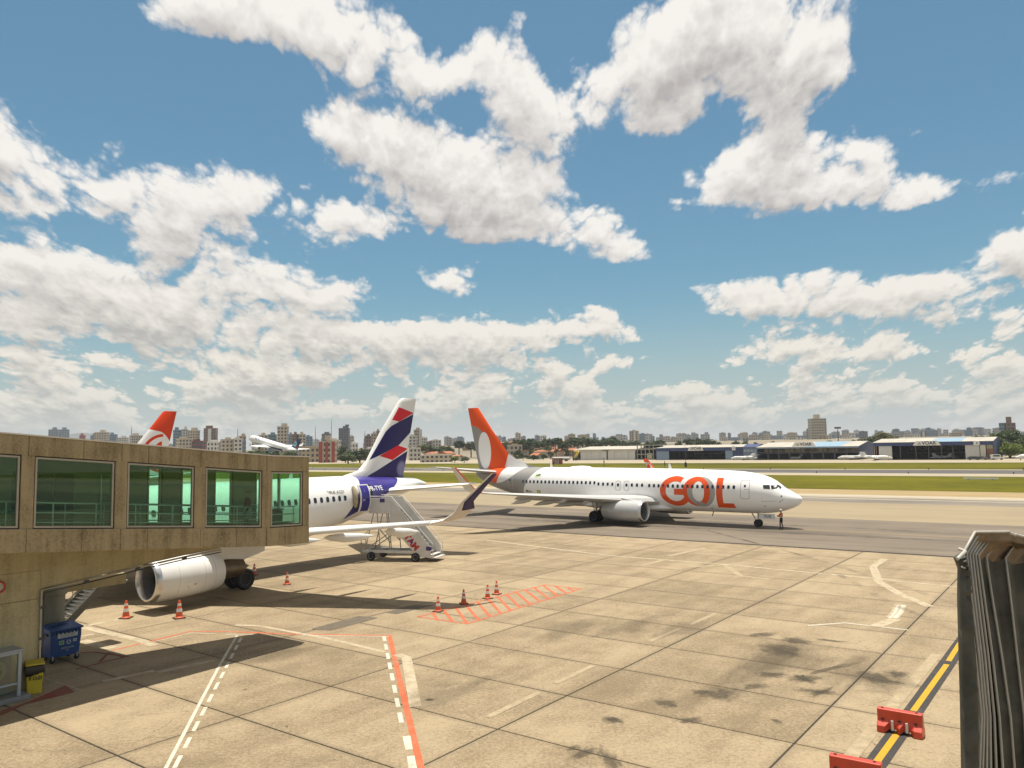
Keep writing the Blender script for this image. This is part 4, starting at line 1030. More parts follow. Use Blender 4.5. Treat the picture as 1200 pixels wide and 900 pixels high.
    for (s_, zt_) in ((27.0, 5.9), (12.6, 5.75)):
        mb = MB(); mb.prism([(-s_, 5.2), (-s_-.35, 5.2), (-s_-.34, zt_), (-s_-.20, zt_)], -.02, .02, Matrix(((1, 0, 0, 0), (0, 0, 1, 0), (0, 1, 0, 0), (0, 0, 0, 1)))); mb.build('blade_antenna', WHITE, g)
    mb = MB(); mb.bar((-8.3, -.2, 1.25), (-8.45, -.2, .85), .16, .03); mb.build('drain_mast', DARKM, g)
    if lettering:
        lm = pm('orange_lettering', ORA, .32, var=.02, coat=.3); gm = pm('grey_lettering', (.36, .355, .345), .35, var=.02, coat=.3)
        G0, G1 = (11.36, 3.19, 1.65, 1.42), (11.36, 3.17, 1.04, .94)
        P = ringpoly(G0, G1, 62, 330, 46) + [[(11.5, 3.42), (9.95, 3.42), (9.95, 2.84), (11.5, 2.84)]]
        P[45][0:0] = []
        decal_part(H, S, P, 'letter', lm, g, .010)
        E1, E2, EI = (9.21, 3.19, 1.38, 1.38), (8.75, 3.17, 1.40, 1.385), (9.03, 3.20, .60, .96)
        decal_part(H, S, ringpoly(E2, EI, 0, 360, 48), 'letter_grey_ring', gm, g, .007)  # grey ring of the O, printed as part of the logo
        decal_part(H, S, ringpoly(E1, EI, 0, 360, 48), 'letter', lm, g, .013)
        P = []; n = 30
        for k in range(n):
            a, b_ = 165+125*k/n, 165+125*(k+1)/n
            f = lambda e, q: (e[0]-e[2]*math.cos(R(q)), e[1]+e[3]*math.sin(R(q)))
            P.append([f(E2, a), f(E2, b_), f(EI, b_), f(EI, a)])
        decal_part(H, S, P, 'letter_grey_ring', gm, g, .017)
        decal_part(H, S, [[(7.22, 4.49), (6.60, 4.49), (6.66, 1.74), (7.28, 1.74)], [(6.66, 2.17), (5.68, 2.17), (5.57, 1.74), (6.66, 1.74)]], 'letter', lm, g, .010)
        # flag sticker, Brazilian flag and registration
        yk = pm('sticker_yellow', (.75, .60, .05), .5, var=0); gk = pm('sticker_green', (.05, .30, .06), .5, var=0); bk = pm('sticker_blue', (.02, .04, .25), .5, var=0)
        st = decal_part(H, S, [rrect(27.5, 28.35, 4.36, 4.74, .12)], 'sticker', pm('sticker_pale', (.72, .74, .45), .5, var=0), g)
        decal_part(H, S, [[(28.2, 4.45), (27.85, 4.42), (27.8, 4.58), (28.15, 4.62)]], 'print', gk, st, .012); decal_part(H, S, [[(27.95, 4.48), (27.6, 4.5), (27.62, 4.68), (27.9, 4.66)]], 'print', bk, st, .014)
        st = decal_part(H, S, [[(27.98, 2.92), (27.5, 2.92), (27.5, 2.62), (27.98, 2.62)]], 'flag', gk, g)
        decal_part(H, S, [[(27.74, 2.89), (27.55, 2.77), (27.74, 2.65), (27.93, 2.77)]], 'flag_diamond', yk, st, .012)
        writing('PR-GUB', .36, frame((-28.95, -(H.y(28.95, 2.77)+.012), 2.77), (1, .04, 0), (0, -.25, 1)), 'registration', SEAM, g, bold=.01)
    return g
def wlet(nt, x, y, z, v, b):
    s = x*-1
    le = 22.7+(z-3.6)*1.02
    return mixc(nt, ((s-le).ss(.26, .20)), (.60, .58, .54), ORA)
M_WLET = custom('winglet_paint', wlet, .35, coat=.3)
GOL = gol_jet('white airliner with giant orange lettering taxiing, nose pointing at the marshaller', (25.52, 69.42, 0), -.6697, M_GOLF)
# logo on the inner face of the far winglet
for o in [c for w in kids(GOL) if w.name.startswith('wing') for c in kids(w) if c.name.startswith('winglet')]:
    if max(v.co.y for v in o.data.vertices) > 5:
        mb = MB(); mb.poly([(-24.75+.24*math.cos(q*.5236), 17.60-.05*math.sin(q*.5236), 4.85+.40*math.sin(q*.5236)) for q in range(12)]); mb.build('winglet_logo', pm('orange_lettering', ORA), o)
        mb = MB(); mb.poly([(-24.62, 17.74, 5.5), (-25.0, 17.83, 5.9), (-25.62, 17.83, 5.9), (-25.45, 17.76, 5.5)]); mb.build('winglet_tip', pm('orange_lettering', ORA), o)

# ---- second orange-tailed jet parked beyond the walkway (older tail design)
def gol2_fin(nt, x, y, z, v, b):
    s = x*-1
    curve = (z-(10.3-(s-36.2)*.2-((s-37.3).max(0))*((s-37.3).max(0))*.5)).ss(-.02, .02)
    e1 = (((s-37.9)/2.5)*((s-37.9)/2.5)+((z-7.6)/2.05)*((z-7.6)/2.05)).sqrt(); e2 = (((s-37.9)/1.42)*((s-37.9)/1.42)+((z-7.6)/1.40)*((z-7.6)/1.40)).sqrt()
    rg = (e1-1).abs().ss(.085, .07)*(s < 37.75); rg2 = e2.ss(1.01, .98)*(s < 37.62)
    col = mixc(nt, curve, OFFW, (.64, .045, .001))
    return mixc(nt, rg.max(rg2), col, (.64, .045, .001))
M_GOLF2 = custom('older_orange_fin', gol2_fin, .42, spec=.3, coat=.05)
tip = at(207, 480.5, 90.0)
hd = math.atan2(-math.cos(.6219), -math.sin(.6219)); fw = Vector((math.cos(hd), math.sin(hd), 0))
GOL2 = gol_jet('parked airliner whose orange and white tail rises beyond the concrete walkway', Vector((tip.x, tip.y, 0))+fw*39.38, hd, M_GOLF2, lettering=False)
# ---- A320-like jet at the stand behind the walkway (port side in view)
H320 = Hull([(0, 2.75, 2.8, .02), (.3, 2.3, 3.15, .45), (.8, 2.02, 3.6, .82), (1.5, 1.82, 4.15, 1.2), (2.3, 1.72, 4.95, 1.52), (3.4, 1.68, 5.45, 1.80), (5, 1.66, 5.70, 1.95), (7, 1.66, 5.78, 1.975),
             (24, 1.70, 5.80, 1.975), (26, 2.0, 5.80, 1.95), (28, 2.45, 5.79, 1.84), (30, 2.95, 5.72, 1.62), (32, 3.50, 5.62, 1.30), (34, 4.05, 5.50, .92), (36, 4.50, 5.32, .52), (37.2, 4.66, 5.0, .22)])
def lat_body(nt, x, y, z, v, b):
    s = x*-1
    front = (s-(27.45+(z-2.97)*.70)).ss(-.02, .02)
    rear = (z-(2.93+(s-27.5)*.345+((s-31).max(0))*((s-31).max(0))*.055)).ss(-.02, .02)*(s < 33.6)
    n = noise(nt, v, .5, 3, .5)
    blue = mixc(nt, n.ss(.35, .7), (.020, .013, .17), (.035, .022, .25))
    mag = (s-29.4-(z-3.2)*.9).abs().ss(.5, .1)*(z < 4.2)*.5
    blue = mixc(nt, mag, blue, (.22, .015, .10))
    col = mixc(nt, front*rear, (.80, .80, .78), blue)
    d = noise(nt, v, .8, 6, .6)
    col = mixc(nt, d.ss(.35, .8)*.10, col, (.40, .37, .32))
    return mixc(nt, panel_lines(nt, s, z, 1.6), col, (.3, .3, .3))
M_LATB = custom('blue_tail_airline_body', lat_body, .28, coat=.35)
def lat_fin(nt, x, y, z, v, b):
    s = x*-1; c = (.70, .69, .66)
    for P, k in (([(34.25, 10.82), (36.06, 10.42), (34.24, 9.70), (33.40, 9.84)], RED2), ([(36.0, 10.33), (35.66, 8.9), (34.23, 7.90), (30.85, 6.75), (32.6, 8.79), (33.38, 9.36), (34.24, 9.70)], NAVY),
                 ([(34.11, 7.90), (35.36, 7.62), (33.49, 6.79), (32.03, 7.12)], RED2), ([(35.36, 7.52), (34.95, 5.2), (30.5, 5.2), (30.75, 5.70), (33.49, 6.76)], NAVY)):
        c = mixc(nt, inpoly(nt, s, z, P), c, k)
    gl = (1-(((s-34.6)*(s-34.6)*1.2+(z-6.1)*(z-6.1)).sqrt()/.75)).ss(0, .5)*(s < 35.15)*.6
    c = mixc(nt, gl, c, (.28, .26, .40))
    le = (s-(30.95+(z-6.85)*.79)).ss(.20, .17)*(z > 6.4)
    return mixc(nt, le, c, (.82, .82, .80))
M_LATF = custom('striped_airline_fin', lat_fin, .42, spec=.3, coat=.05)
def nac_fn(nt, x, y, z, v, b):
    s = x*-1
    ln = None
    for q in (12.35, 13.75, 14.35):
        l = (s-q).abs().ss(.016, .006); ln = l if ln is None else ln.max(l)
    l = (z-1.35).abs().ss(.014, .005)*(s > 12.35)*(s < 13.75); ln = ln.max(l*.6)
    n = noise(nt, v, .9, 5, .6)
    col = mixc(nt, n.ss(.3, .75)*.22, (.74, .735, .71), (.52, .50, .46))
    col = mixc(nt, ln*.45, col, (.18, .17, .16))
    sc_ = (noise(nt, v, 7, 3, .7)-.56).ss(0, .03)*inpoly(nt, s, z, [(12.75, 1.0), (13.3, 1.05), (13.25, 1.22), (12.8, 1.2)], .03)
    return mixc(nt, sc_, col, (.42, .03, .02))
M_NAC = custom('nacelle_white', nac_fn, .3, coat=.3)
def latam():
    hd = math.atan2(-math.cos(.6219), -math.sin(.6219))
    g = thing('airliner', 'white airliner with indigo and red striped tail, boarding stairs at its rear door', 'airliner', (-28.7609, 31.8362, 0), hd)
    H = H320; H.mesh().build('fuselage', M_LATB, g, smooth=40)
    def fs(z0, s0, s1, th): return [(-(s0+u*(s1-s0)), w*th, z0) for (u, w) in ((1, 0), (.8, .32), (.55, .72), (.3, 1), (.12, .8), (.03, .4), (0, 0), (.03, -.4), (.12, -.8), (.3, -1), (.55, -.72), (.8, -.32))]
    mb = MB(); mb.loft([fs(5.2, 28.3, 34.75, .26), fs(5.80, 28.75, 34.88, .27), fs(6.08, 30.10, 34.95, .28), fs(6.80, 30.92, 35.15, .27), fs(8.87, 32.31, 35.66, .21), fs(11.2, 34.25, 36.25, .12), fs(11.45, 34.55, 36.3, .10), fs(11.55, 34.85, 36.3, .04)])
    mb.build('fin', M_LATF, g, smooth=40)
    wm = pm('white_wing', (.70, .70, .68), .35, .05, .06, .8)
    vio = pm('violet_winglet', (.022, .013, .075), .4, var=.08, spec=.3)
    for side in (1, -1):
        le = lambda y: 11.9+.512*(y-1.98)
        secs = [(1.2, 11.3, 7.6, 2.62, .13, 5), (6.4, le(6.4), 4.55, 3.10, .115, 5), (11.5, le(11.5), 3.05, 3.58, .105, 5), (16.6, le(16.6), 1.75, 4.0, .10, 5), (17.05, le(17.0)+.1, 1.55, 4.12, .10, 25), (17.35, le(17.0)+.5, 1.4, 4.42, .09, 55), (17.55, 20.45, 1.0, 4.95, .085, 72), (17.95, 22.4, .5, 6.27, .08, 76)]
        w = wing_mesh(secs[:5], side).build('wing', wm, g, smooth=35)
        a = wing_mesh(secs[4:], side).build('winglet', pm('sharklet_beige', (.56, .52, .44), .4, var=.05), w, smooth=35)
        mb = MB(); o_ = .012
        # violet print on both faces of the upturned tip, leaving the pale leading edge
        secs2 = [(y, sl+.11*c, c*.895, z, th*1.30, tl) for (y, sl, c, z, th, tl) in [(17.40, le(17.0)+.75, 1.36, 4.56, .09, 60)]+secs[6:]]
        a2 = wing_mesh(secs2, side); mb.v, mb.f, mb.m = a2.v, a2.f, a2.m
        mb.build('winglet_panel', vio, w)
        sl = wing_mesh([(y, le(y)-.05, .50, z-.012, .42, 5) for (y, z) in ((6.4, 3.10), (11.5, 3.58), (16.5, 3.99))], side); sl.build('slat', pm('slat_white', (.76, .76, .74), .3, var=.03), w, smooth=35)
        for (y, s0, L_, z) in ((7.2, 17.0, 3.6, 2.95), (10.2, 18.2, 3.6, 3.22), (13.2, 19.6, 2.6, 3.55)):
            mb = MB(); mb.loft([[(-(s0+L_*u), side*y+r*.19*math.cos(2*math.pi*k/10), z-.12-dz+r*.26*math.sin(2*math.pi*k/10)) for k in range(10)] for (u, r, dz) in ((0, .05, .0), (.12, .6, .06), (.4, 1, .16), (.7, .8, .22), (1, .08, .25))]); mb.build('flap_fairing', wm, w, smooth=50)
        engine(g, 11.2, side*5.75, 1.52, 3.75, 2.10, M_NAC, core=1.5)
        mb = MB(); mb.loft([[(-s_, side*5.75+k*.2, zz) for (k, zz) in ((-1, za), (1, za), (1, zb_), (-1, zb_))] for (s_, za, zb_) in ((12.6, 2.3, 2.5), (14.2, 2.2, 2.8), (16.5, 1.9, 2.85), (17.8, 2.2, 2.6))]); mb.build('pylon', wm, g, bevel=.05)
        wing_mesh([(.5, 31.4, 4.2, 4.55, .10, 6), (6.22, 35.0, 1.5, 5.0, .09, 6)], side).build('horizontal_stabilizer', wm, g, smooth=35)
        wheel_set(g, 'main_gear', 17.71, (side*3.34, side*4.26), .58, .42, 2.6)
    mb = MB(); mb.loft([[(-s_, 2.05*w_*math.cos(2*math.pi*k/20), 1.95+(.62*h_)*math.sin(2*math.pi*k/20)) for k in range(20)] for (s_, w_, h_) in ((10.5, .2, .35), (12, .85, .85), (14, 1, 1), (18.5, 1, 1), (20.5, .7, .75), (22.0, .2, .4))]); mb.build('belly_fairing', WHITE, g, smooth=50)
    wheel_set(g, 'nose_gear', 5.07, (-.24, .24), .38, .22, 2.0)
    for (s0, s1, n) in ((27.25, 20.0, 15), (19.5, 6.4, 26)):
        cabin_windows(H, g, 1, [(s0, s1, n, 0)], 4.37, .25, .36)
    writing('AIRBUS A320', .30, frame((-26.35, H.y(26.35, 4.80)+.02, 4.80), (-1, .06, 0), (0, -.42, 1)), 'type_lettering', SEAM, g, bold=.002)
    writing('PR-TYE', .50, frame((-30.32, H.y(30.32, 4.88)+.16, 4.86), (-1, -.16, 0), (0, -.55, 1)), 'registration', pm('white_lettering', (.8, .8, .8), .4, var=0), g, bold=.008)
    # open rear door: leaf swung forward, parallel to the skin, and the opening behind it
    mb = decal(H, 1, [rrect(29.25, 30.05, 3.36, 5.16, .14)], .02); mb.build('door_opening', pm('cabin_dark', (.03, .03, .035), .8, var=0), g)
    lf = MB(); zs = [3.4+.22*k for k in range(9)]
    ring = lambda s_, o1, o2: [(-s_, H.y(28.9, z)+o1, z) for z in zs]+[(-s_, H.y(28.9, z)+o2, z) for z in zs[::-1]]
    lf.loft([ring(28.33, .50, .60), ring(29.14, .42, .52)]); leaf = lf.build('rear_door', M_DOOR, g, bevel=.02)
    tr = MB()
    for s_ in (28.30, 29.17): tr.tube([(-s_, H.y(28.9, z)+(.53 if s_ < 29 else .46), z) for z in zs], .065, 6)
    tr.tube([(-28.3, H.y(28.9, zs[-1])+.53, zs[-1]), (-29.17, H.y(28.9, zs[-1])+.46, zs[-1])], .06, 6); tr.tube([(-28.3, H.y(28.9, zs[0])+.53, zs[0]), (-29.17, H.y(28.9, zs[0])+.46, zs[0])], .06, 6)
    tr.build('door_rim', pm('door_rim_white', (.7, .69, .66), .5, var=.05), leaf, smooth=50)
    tr = MB(); tr.tube([(-28.1, H.y(28.1, z)+.16, z) for z in (3.7, 4.0, 4.4, 4.8, 5.1)], [.10, .16, .18, .15, .10], 8); tr.build('door_hinge', pm('hinge_beige', (.36, .30, .20), .6), g, smooth=50)
    mb = MB(); mb.prism([(-24.0, 5.7), (-24.35, 5.7), (-24.34, 6.15), (-24.2, 6.15)], -.02, .02, Matrix(((1, 0, 0, 0), (0, 0, 1, 0), (0, 1, 0, 0), (0, 0, 0, 1)))); mb.build('blade_antenna', WHITE, g)
    # red scribble and seams on the near engine cowl
    return g
def door_fn(nt, x, y, z, v, b):
    n = noise(nt, v, 2.5, 4, .6)
    return mixc(nt, (n-.62).ss(0, .02), (.03, .022, .22), (.35, .3, .55))
M_DOOR = custom('indigo_door', door_fn, .35)
LATAM = latam()
# ---- jet climbing away from the runway
HE2 = Hull([(0, 1.35, 1.4, .02), (.3, .95, 1.75, .4), (.9, .6, 2.2, .8), (1.8, .3, 2.75, 1.15), (3, .1, 3.1, 1.4), (5, 0, 3.3, 1.5), (24, 0, 3.3, 1.5), (28, .5, 3.28, 1.4), (32, 1.3, 3.2, 1.0), (35, 2.0, 3.05, .6), (37, 2.5, 2.8, .25)])
def az_body(nt, x, y, z, v, b):
    s = x*-1
    low = ((.35+(s-6).max(0)*.045)-z).ss(-.03, .03)*(s > 5.0)*(s < 27)
    blot = (noise(nt, v, 1.2, 3, .6)-.52).ss(0, .03)*inpoly(nt, s, z, [(5.0, 2.9), (10.5, 2.9), (10.2, 1.7), (5.4, 1.7)])*.7
    return mixc(nt, blot, mixc(nt, low, (.78, .78, .77), (.02, .03, .14)), (.15, .16, .30))
def az_fin(nt, x, y, z, v, b):
    s = x*-1
    d = ((s-34.1)*(s-34.1)+(z-5.0)*(z-5.0)).sqrt()
    c = mixc(nt, (d-.85).abs().ss(.42, .36), (.012, .025, .095), (.20, .50, .60))
    return mixc(nt, inpoly(nt, s, z, [(34.3, 3.2), (36.2, 3.2), (36.0, 4.2), (34.9, 4.2)])*.8, c, (.30, .03, .05))
def climber():
    n_ = 218.; d = ray(319, 530); Y = n_/(d.x*DN.x+DN.y); P = at(319, 521.5, Y)
    g = thing('airliner', 'white airliner with dark blue tail just lifting off from the runway, nose raised', 'airliner', (0, 0, 0))
    body = HE2.mesh(32).build('fuselage', custom('climbing_jet_body', az_body, .35), g, smooth=40)
    mb = MB(); fs = lambda z0, s0, s1, th: [(-(s0+u*(s1-s0)), w*th, z0) for (u, w) in ((1, 0), (.5, 1), (.1, .8), (0, 0), (.1, -.8), (.5, -1))]
    mb.loft([fs(2.6, 30.5, 36.3, .25), fs(3.6, 32.0, 36.6, .25), fs(7.6, 35.2, 37.8, .1)]); mb.build('fin', custom('dark_blue_fin', az_fin, .35), g, smooth=40)
    wm = pm('climb_wing', (.62, .62, .61), .4, var=.04)
    for side in (1, -1):
        wing_mesh([(1, 12.5, 6.6, .35, .13, 5), (5, 15, 4.3, .75, .12, 5), (13.6, 20.2, 1.7, 1.7, .1, 5), (14.3, 21.2, .7, 3.0, .1, 70)], side).build('wing', wm, g, smooth=35)
        wing_mesh([(.4, 32.3, 3.2, 2.6, .1, 5), (5.9, 36, 1.2, 3.1, .1, 5)], side).build('horizontal_stabilizer', wm, g, smooth=35)
        engine(g, 11.6, side*4.6, -.55, 3.6, 1.9, wm, core=.6)
        wheel_set(g, 'main_gear', 18.5, (side*2.4, side*3.1), .52, .36, .4).location = (0, 0, -2.2)
    wheel_set(g, 'nose_gear', 3.4, (-.2, .2), .34, .2, 1.2).location = (0, 0, -1.7)
    for k in range(2):
        for sd_ in (-1, 1): decal_part(HE2, sd_, [[(1.5+.6*k, 2.05), (2.0+.6*k, 2.1), (2.0+.6*k, 2.5), (1.6+.6*k, 2.4)]], 'cockpit_window', DGLASS, g)
    me = decal(HE2, 1, [rrect(6.9, 7.1, 1.95, 2.3, .08)], .012).mesh('cabin_window', WINM)
    for k in range(28): place(me, 'cabin_window', g, (-k*.78, 0, 0))
    hd = math.atan2(-DA.y, -DA.x); R_ = Matrix.Rotation(hd, 4, 'Z') @ Matrix.Rotation(R(-11.5), 4, 'Y')
    off = R_ @ Vector((-18., 0, 1.4)); g.matrix_world = Matrix.Translation(P-off) @ R_
    return g
climber()
# ------------------------------------------------------------------ hangars across the runway (long axis along the runway)
def a_on(px, n, py=530):
    d = ray(px, py); Y = n/(d.x*DN.x+d.y*DN.y); P = Vector((d.x*Y, Y, 0)); return P.dot(DA)
def z_on(px, py, n):
    d = ray(px, py); Y = n/(d.x*DN.x+DN.y); return CH+d.z*Y
HRZ = -PH                               # local x along DA, local y along DN
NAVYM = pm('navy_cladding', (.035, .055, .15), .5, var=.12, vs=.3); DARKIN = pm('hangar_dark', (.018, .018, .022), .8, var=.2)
LBLUE = pm('pale_blue_cladding', (.20, .27, .37), .5, var=.1, vs=.3); ROOFW = pm('pale_roof', (.40, .37, .31), .6, var=.18, vs=.25, stretch=(1, .2, 1)); ROOFB = pm('blue_roof', (.22, .33, .42), .5, var=.1, vs=.3)
DOORW = pm('pale_hangar_door', (.56, .55, .51), .6, var=.08, vs=.3, stretch=(3, 3, .2)); TANM = pm('tan_wall', (.44, .38, .26), .7, var=.15, vs=.3); BRN = pm('brown_door', (.25, .12, .06), .7, var=.2)
STEELD = pm('dark_steel', (.045, .05, .065), .6, var=.1); SIGNW = pm('sign_white_board', (.74, .73, .68), .5, var=.03); LETN = pm('navy_letter', (.02, .03, .09), .5, var=0); LETG = pm('grey_letter', (.35, .35, .36), .5, var=0)
class Han:
    def __init__(s, name, label, n, px0, px1, pyt):
        s.n = n; s.a0, s.a1 = a_on(px0, n), a_on(px1, n); s.t = thing(name, label, 'hangar', AN(s.a0, n), HRZ); s.L = s.a1-s.a0
    def x(s, px): return a_on(px, s.n)-s.a0
    def z(s, px, py): return z_on(px, py, s.n)
    def box(s, name, mat, x0, x1, y0, y1, z0, z1, bevel=0, parent=None):
        mb = MB(); mb.box(((x0+x1)/2, (y0+y1)/2, (z0+z1)/2), (x1-x0, y1-y0, z1-z0)); return mb.build(name, mat, parent or s.t, bevel=bevel)
    def roof(s, mats, x0, x1, y0, y1, ze, zr_, ridge=.5):
        ym = y0+(y1-y0)*ridge; mb = MB()
        k = len(mats)
        for i in range(k):
            xa, xb = x0+(x1-x0)*i/k, x0+(x1-x0)*(i+1)/k
            o = MB(); o.loft([[(x, y0-.6, ze), (x, ym, zr_), (x, y1+.6, ze), (x, y1+.6, ze-.15), (x, ym, zr_-.15), (x, y0-.6, ze-.15)] for x in (xa+.01, xb-.01)]); o.build('roof', mats[i], s.t)
    def gable(s, x, y0, y1, ze, zr_, mat, ridge=.5):
        mb = MB(); ym = y0+(y1-y0)*ridge; mb.loft([[(x, y0, ze-.2), (x, ym, zr_-.2), (x, y1, ze-.2)], [(x+.1, y0, ze-.2), (x+.1, ym, zr_-.2), (x+.1, y1, ze-.2)]]); mb.build('gable', mat, s.t)
    def sign(s, px0, px1, py0, py1, body, size, flare=.12, mark=True, y=-.7):
        x0, x1, z0, z1 = s.x(px0), s.x(px1), s.z(px0, py1), s.z(px0, py0); w = x1-x0
        mb = MB(); mb.loft([[(x0, yy, z0), (x1, yy, z0), (x1-w*flare, yy, z1), (x0+w*flare, yy, z1)] for yy in (y, y+.15)]); o = mb.build('sign_board', SIGNW, s.t)
        writing(body, size, frame((x0+w*.58, y-.02, (z0+z1)/2), (1, 0, 0), (0, 0, 1)), 'sign_lettering', LETN, o, bold=.05, depth=.01)
        if mark:
            c = (x0+w*.24, (z0+z1)/2-.1); r = size*.42
            mb = MB(); mb.poly([(c[0]-r, y-.02, c[1]-r*.6), (c[0]+r, y-.02, c[1]-r*.6), (c[0]+r*.1, y-.02, c[1]+r*.8), (c[0]-r*.1, y-.02, c[1]+r*.8)]); mb.build('emblem', LETG, o)
# --- right one
h = Han('hangar', 'wide open hangar with navy fascia and pale doors either side, nearest the big trees', 356, 1023.5, 1165, 514)
L_ = h.L; ze, zrr, zb = h.z(1095, 517.6), h.z(1095, 513.4), h.z(1095, 522)
h.roof([ROOFW, ROOFW, ROOFB, ROOFW], 0, L_, 0, 34, ze, zrr+.15)
h.box('fascia', NAVYM, .02, L_-.02, -.45, .3, zb, ze-.16)
h.box('back_wall', DARKIN, .2, L_-.2, 32, 32.4, 0, ze); h.box('side_wall', NAVYM, 0, .3, .31, 34, 0, ze-.17); h.box('side_wall', NAVYM, L_-.3, L_, .31, 34, 0, ze-.17)
h.gable(-.05, 0, 34, ze, zrr+.15, NAVYM); h.gable(L_-.02, 0, 34, ze, zrr+.15, NAVYM)
f = lambda q: h.x(1000+q/6)
h.box('sliding_door', DOORW, f(180), f(272), 0, .3, 0, zb-.01); h.box('sliding_door', DOORW, f(788), f(888), 0, .3, 0, zb-.01); h.box('sliding_door', pm('off_white_door', (.62, .58, .48), .6), f(893), f(932), .05, .35, 0, zb-.01)
h.box('side_bay', TANM, .32, f(150), .2, .5, 0, zb-.01); h.box('side_bay', BRN, f(158), f(164), .2, .5, 0, zb-.01); h.box('side_bay', BRN, f(940), f(985), .3, .6, 1.4, 4.2)
h.box('side_bay', TANM, f(938), L_-.32, .62, .9, 0, zb-.01)
for q in (330, 440, 530, 620, 700): h.box('column', STEELD, f(q)-.2, f(q)+.2, .1, .5, 0, zb-.01)
for q in range(9): h.box('strip_window', pm('hangar_skylight', (.30, .29, .25), .5), f(300+q*55), f(300+q*55+35), 31.7, 31.9, zb-1.8, zb-.4)
h.box('cross_rail', pm('yellow_rail', (.30, .25, .16), .6), f(275), f(785), 31.3, 31.6, 2.2, 2.6)
h.sign(1000+422/6, 1000+622/6, 517.0, 522.2, 'VOAR', 1.9); h.sign(1000+850/6, 1000+893/6, 517.0, 521.6, 'S', .9, 0, False)
# --- middle one
h = Han('hangar', 'open hangar with tan bays, navy columns and a pale blue roof end', 366, 886.5, 1007, 518)
L_ = h.L; ze, zrr, zb = h.z(950, 523.4), h.z(950, 518.2), h.z(950, 525.2)
h.roof([ROOFW, ROOFW, ROOFW, ROOFB, ROOFB, ROOFW], 0, L_, 0, 36, ze, zrr+.2)
h.box('fascia', LBLUE, .02, L_-.02, -.45, .3, zb, ze-.16); h.box('back_wall', pm('tan_back_wall', (.36, .30, .19), .7, var=.15), .2, L_-.2, 12, 12.3, 0, ze); h.box('side_wall', NAVYM, 0, .3, .31, 36, 0, ze-.17); h.box('side_wall', NAVYM, L_-.3, L_, .31, 36, 0, ze-.17)
h.gable(L_-.02, 0, 36, ze, zrr+.2, NAVYM); h.gable(-.05, 0, 36, ze, zrr+.2, NAVYM)
for k_ in range(10): x = .4+(L_-.8)*k_/9; h.box('column', STEELD, x-.28, x+.28, .1, .7, 0, zb-.01)
for k_ in (0, 2, 3, 5, 6, 8): x = .4+(L_-.8)*k_/9; h.box('bay_panel', TANM, x+.5, x+(L_-.8)/9-.5, 8, 8.2, 3.0, zb-.1)
h.box('mid_rail', STEELD, .3, L_-.3, .15, .5, 3.2, 3.6); h.box('low_wall', DARKIN, .5, L_-.5, 11.5, 11.9, 0, 2.8)
h.sign(929, 957, 518.4, 523.4, 'VOAR', 1.9)
# --- left blue one
h = Han('hangar', 'long navy hangar with a thin white roof and dark opening, farthest of the blue ones', 376, 768.5, 876, 522)
L_ = h.L; ze, zrr, zb = h.z(825, 524.2), h.z(825, 521.6), h.z(825, 528.3)
h.roof([ROOFW], 0, L_, 0, 36, ze, zrr+.1); h.box('fascia', NAVYM, .02, L_-.02, -.45, .3, zb, ze-.16); h.box('back_wall', DARKIN, .2, L_-.2, 30, 30.3, 0, ze); h.box('side_wall', NAVYM, 0, .3, .31, 36, 0, ze-.17); h.box('side_wall', NAVYM, L_-.3, L_, .31, 36, 0, ze-.17); h.gable(L_-.02, 0, 36, ze, zrr+.1, NAVYM)
h.box('sliding_door', LBLUE, .4, h.x(783.8), 0, .3, 0, zb-.01); h.box('sliding_door', LBLUE, h.x(850), h.x(858.5), 0, .3, 0, zb-.01); h.box('sliding_door', NAVYM, h.x(859), L_-.35, .1, .4, 0, zb-.01)
for k_ in range(7): x = h.x(790)+(h.x(846)-h.x(790))*k_/6; h.box('column', STEELD, x-.15, x+.15, 6, 6.4, 0, zb-.01)
h.box('cross_rail', pm('pale_rail', (.30, .32, .36), .6), h.x(786), h.x(848), 29.2, 29.5, 2.6, 3.3)
h.sign(806.5, 825, 523.6, 528.2, 'VOAR', 1.9); h.sign(858.5, 862.5, 523.0, 527.6, 'S', .9, 0, False)
o = thing('office_block', 'small two storey office with ribbon windows joined to the navy hangar', 'office', AN(a_on(871, 372), 372), HRZ)
w = a_on(887.5, 372)-a_on(871, 372); mb = MB(); mb.box((w/2, 6, 3.1), (w, 12, 6.2)); mb.build('wall', pm('grey_blue_wall', (.13, .16, .22), .6, var=.1), o); mb = MB(); mb.loft([[(-.2, -.3, 6.2), (-.2, 6, 7.6), (-.2, 12.3, 6.2)], [(w+.2, -.3, 6.2), (w+.2, 6, 7.6), (w+.2, 12.3, 6.2)]]); mb.build('roof', NAVYM, o)
for z in (1.4, 4.1):
    for k_ in range(4): mb = MB(); mb.box((w*(.14+.24*k_), -.02, z+.3), (w*.17, .1, 1.1)); mb.build('window', pm('pale_window', (.30, .34, .38), .2), o)
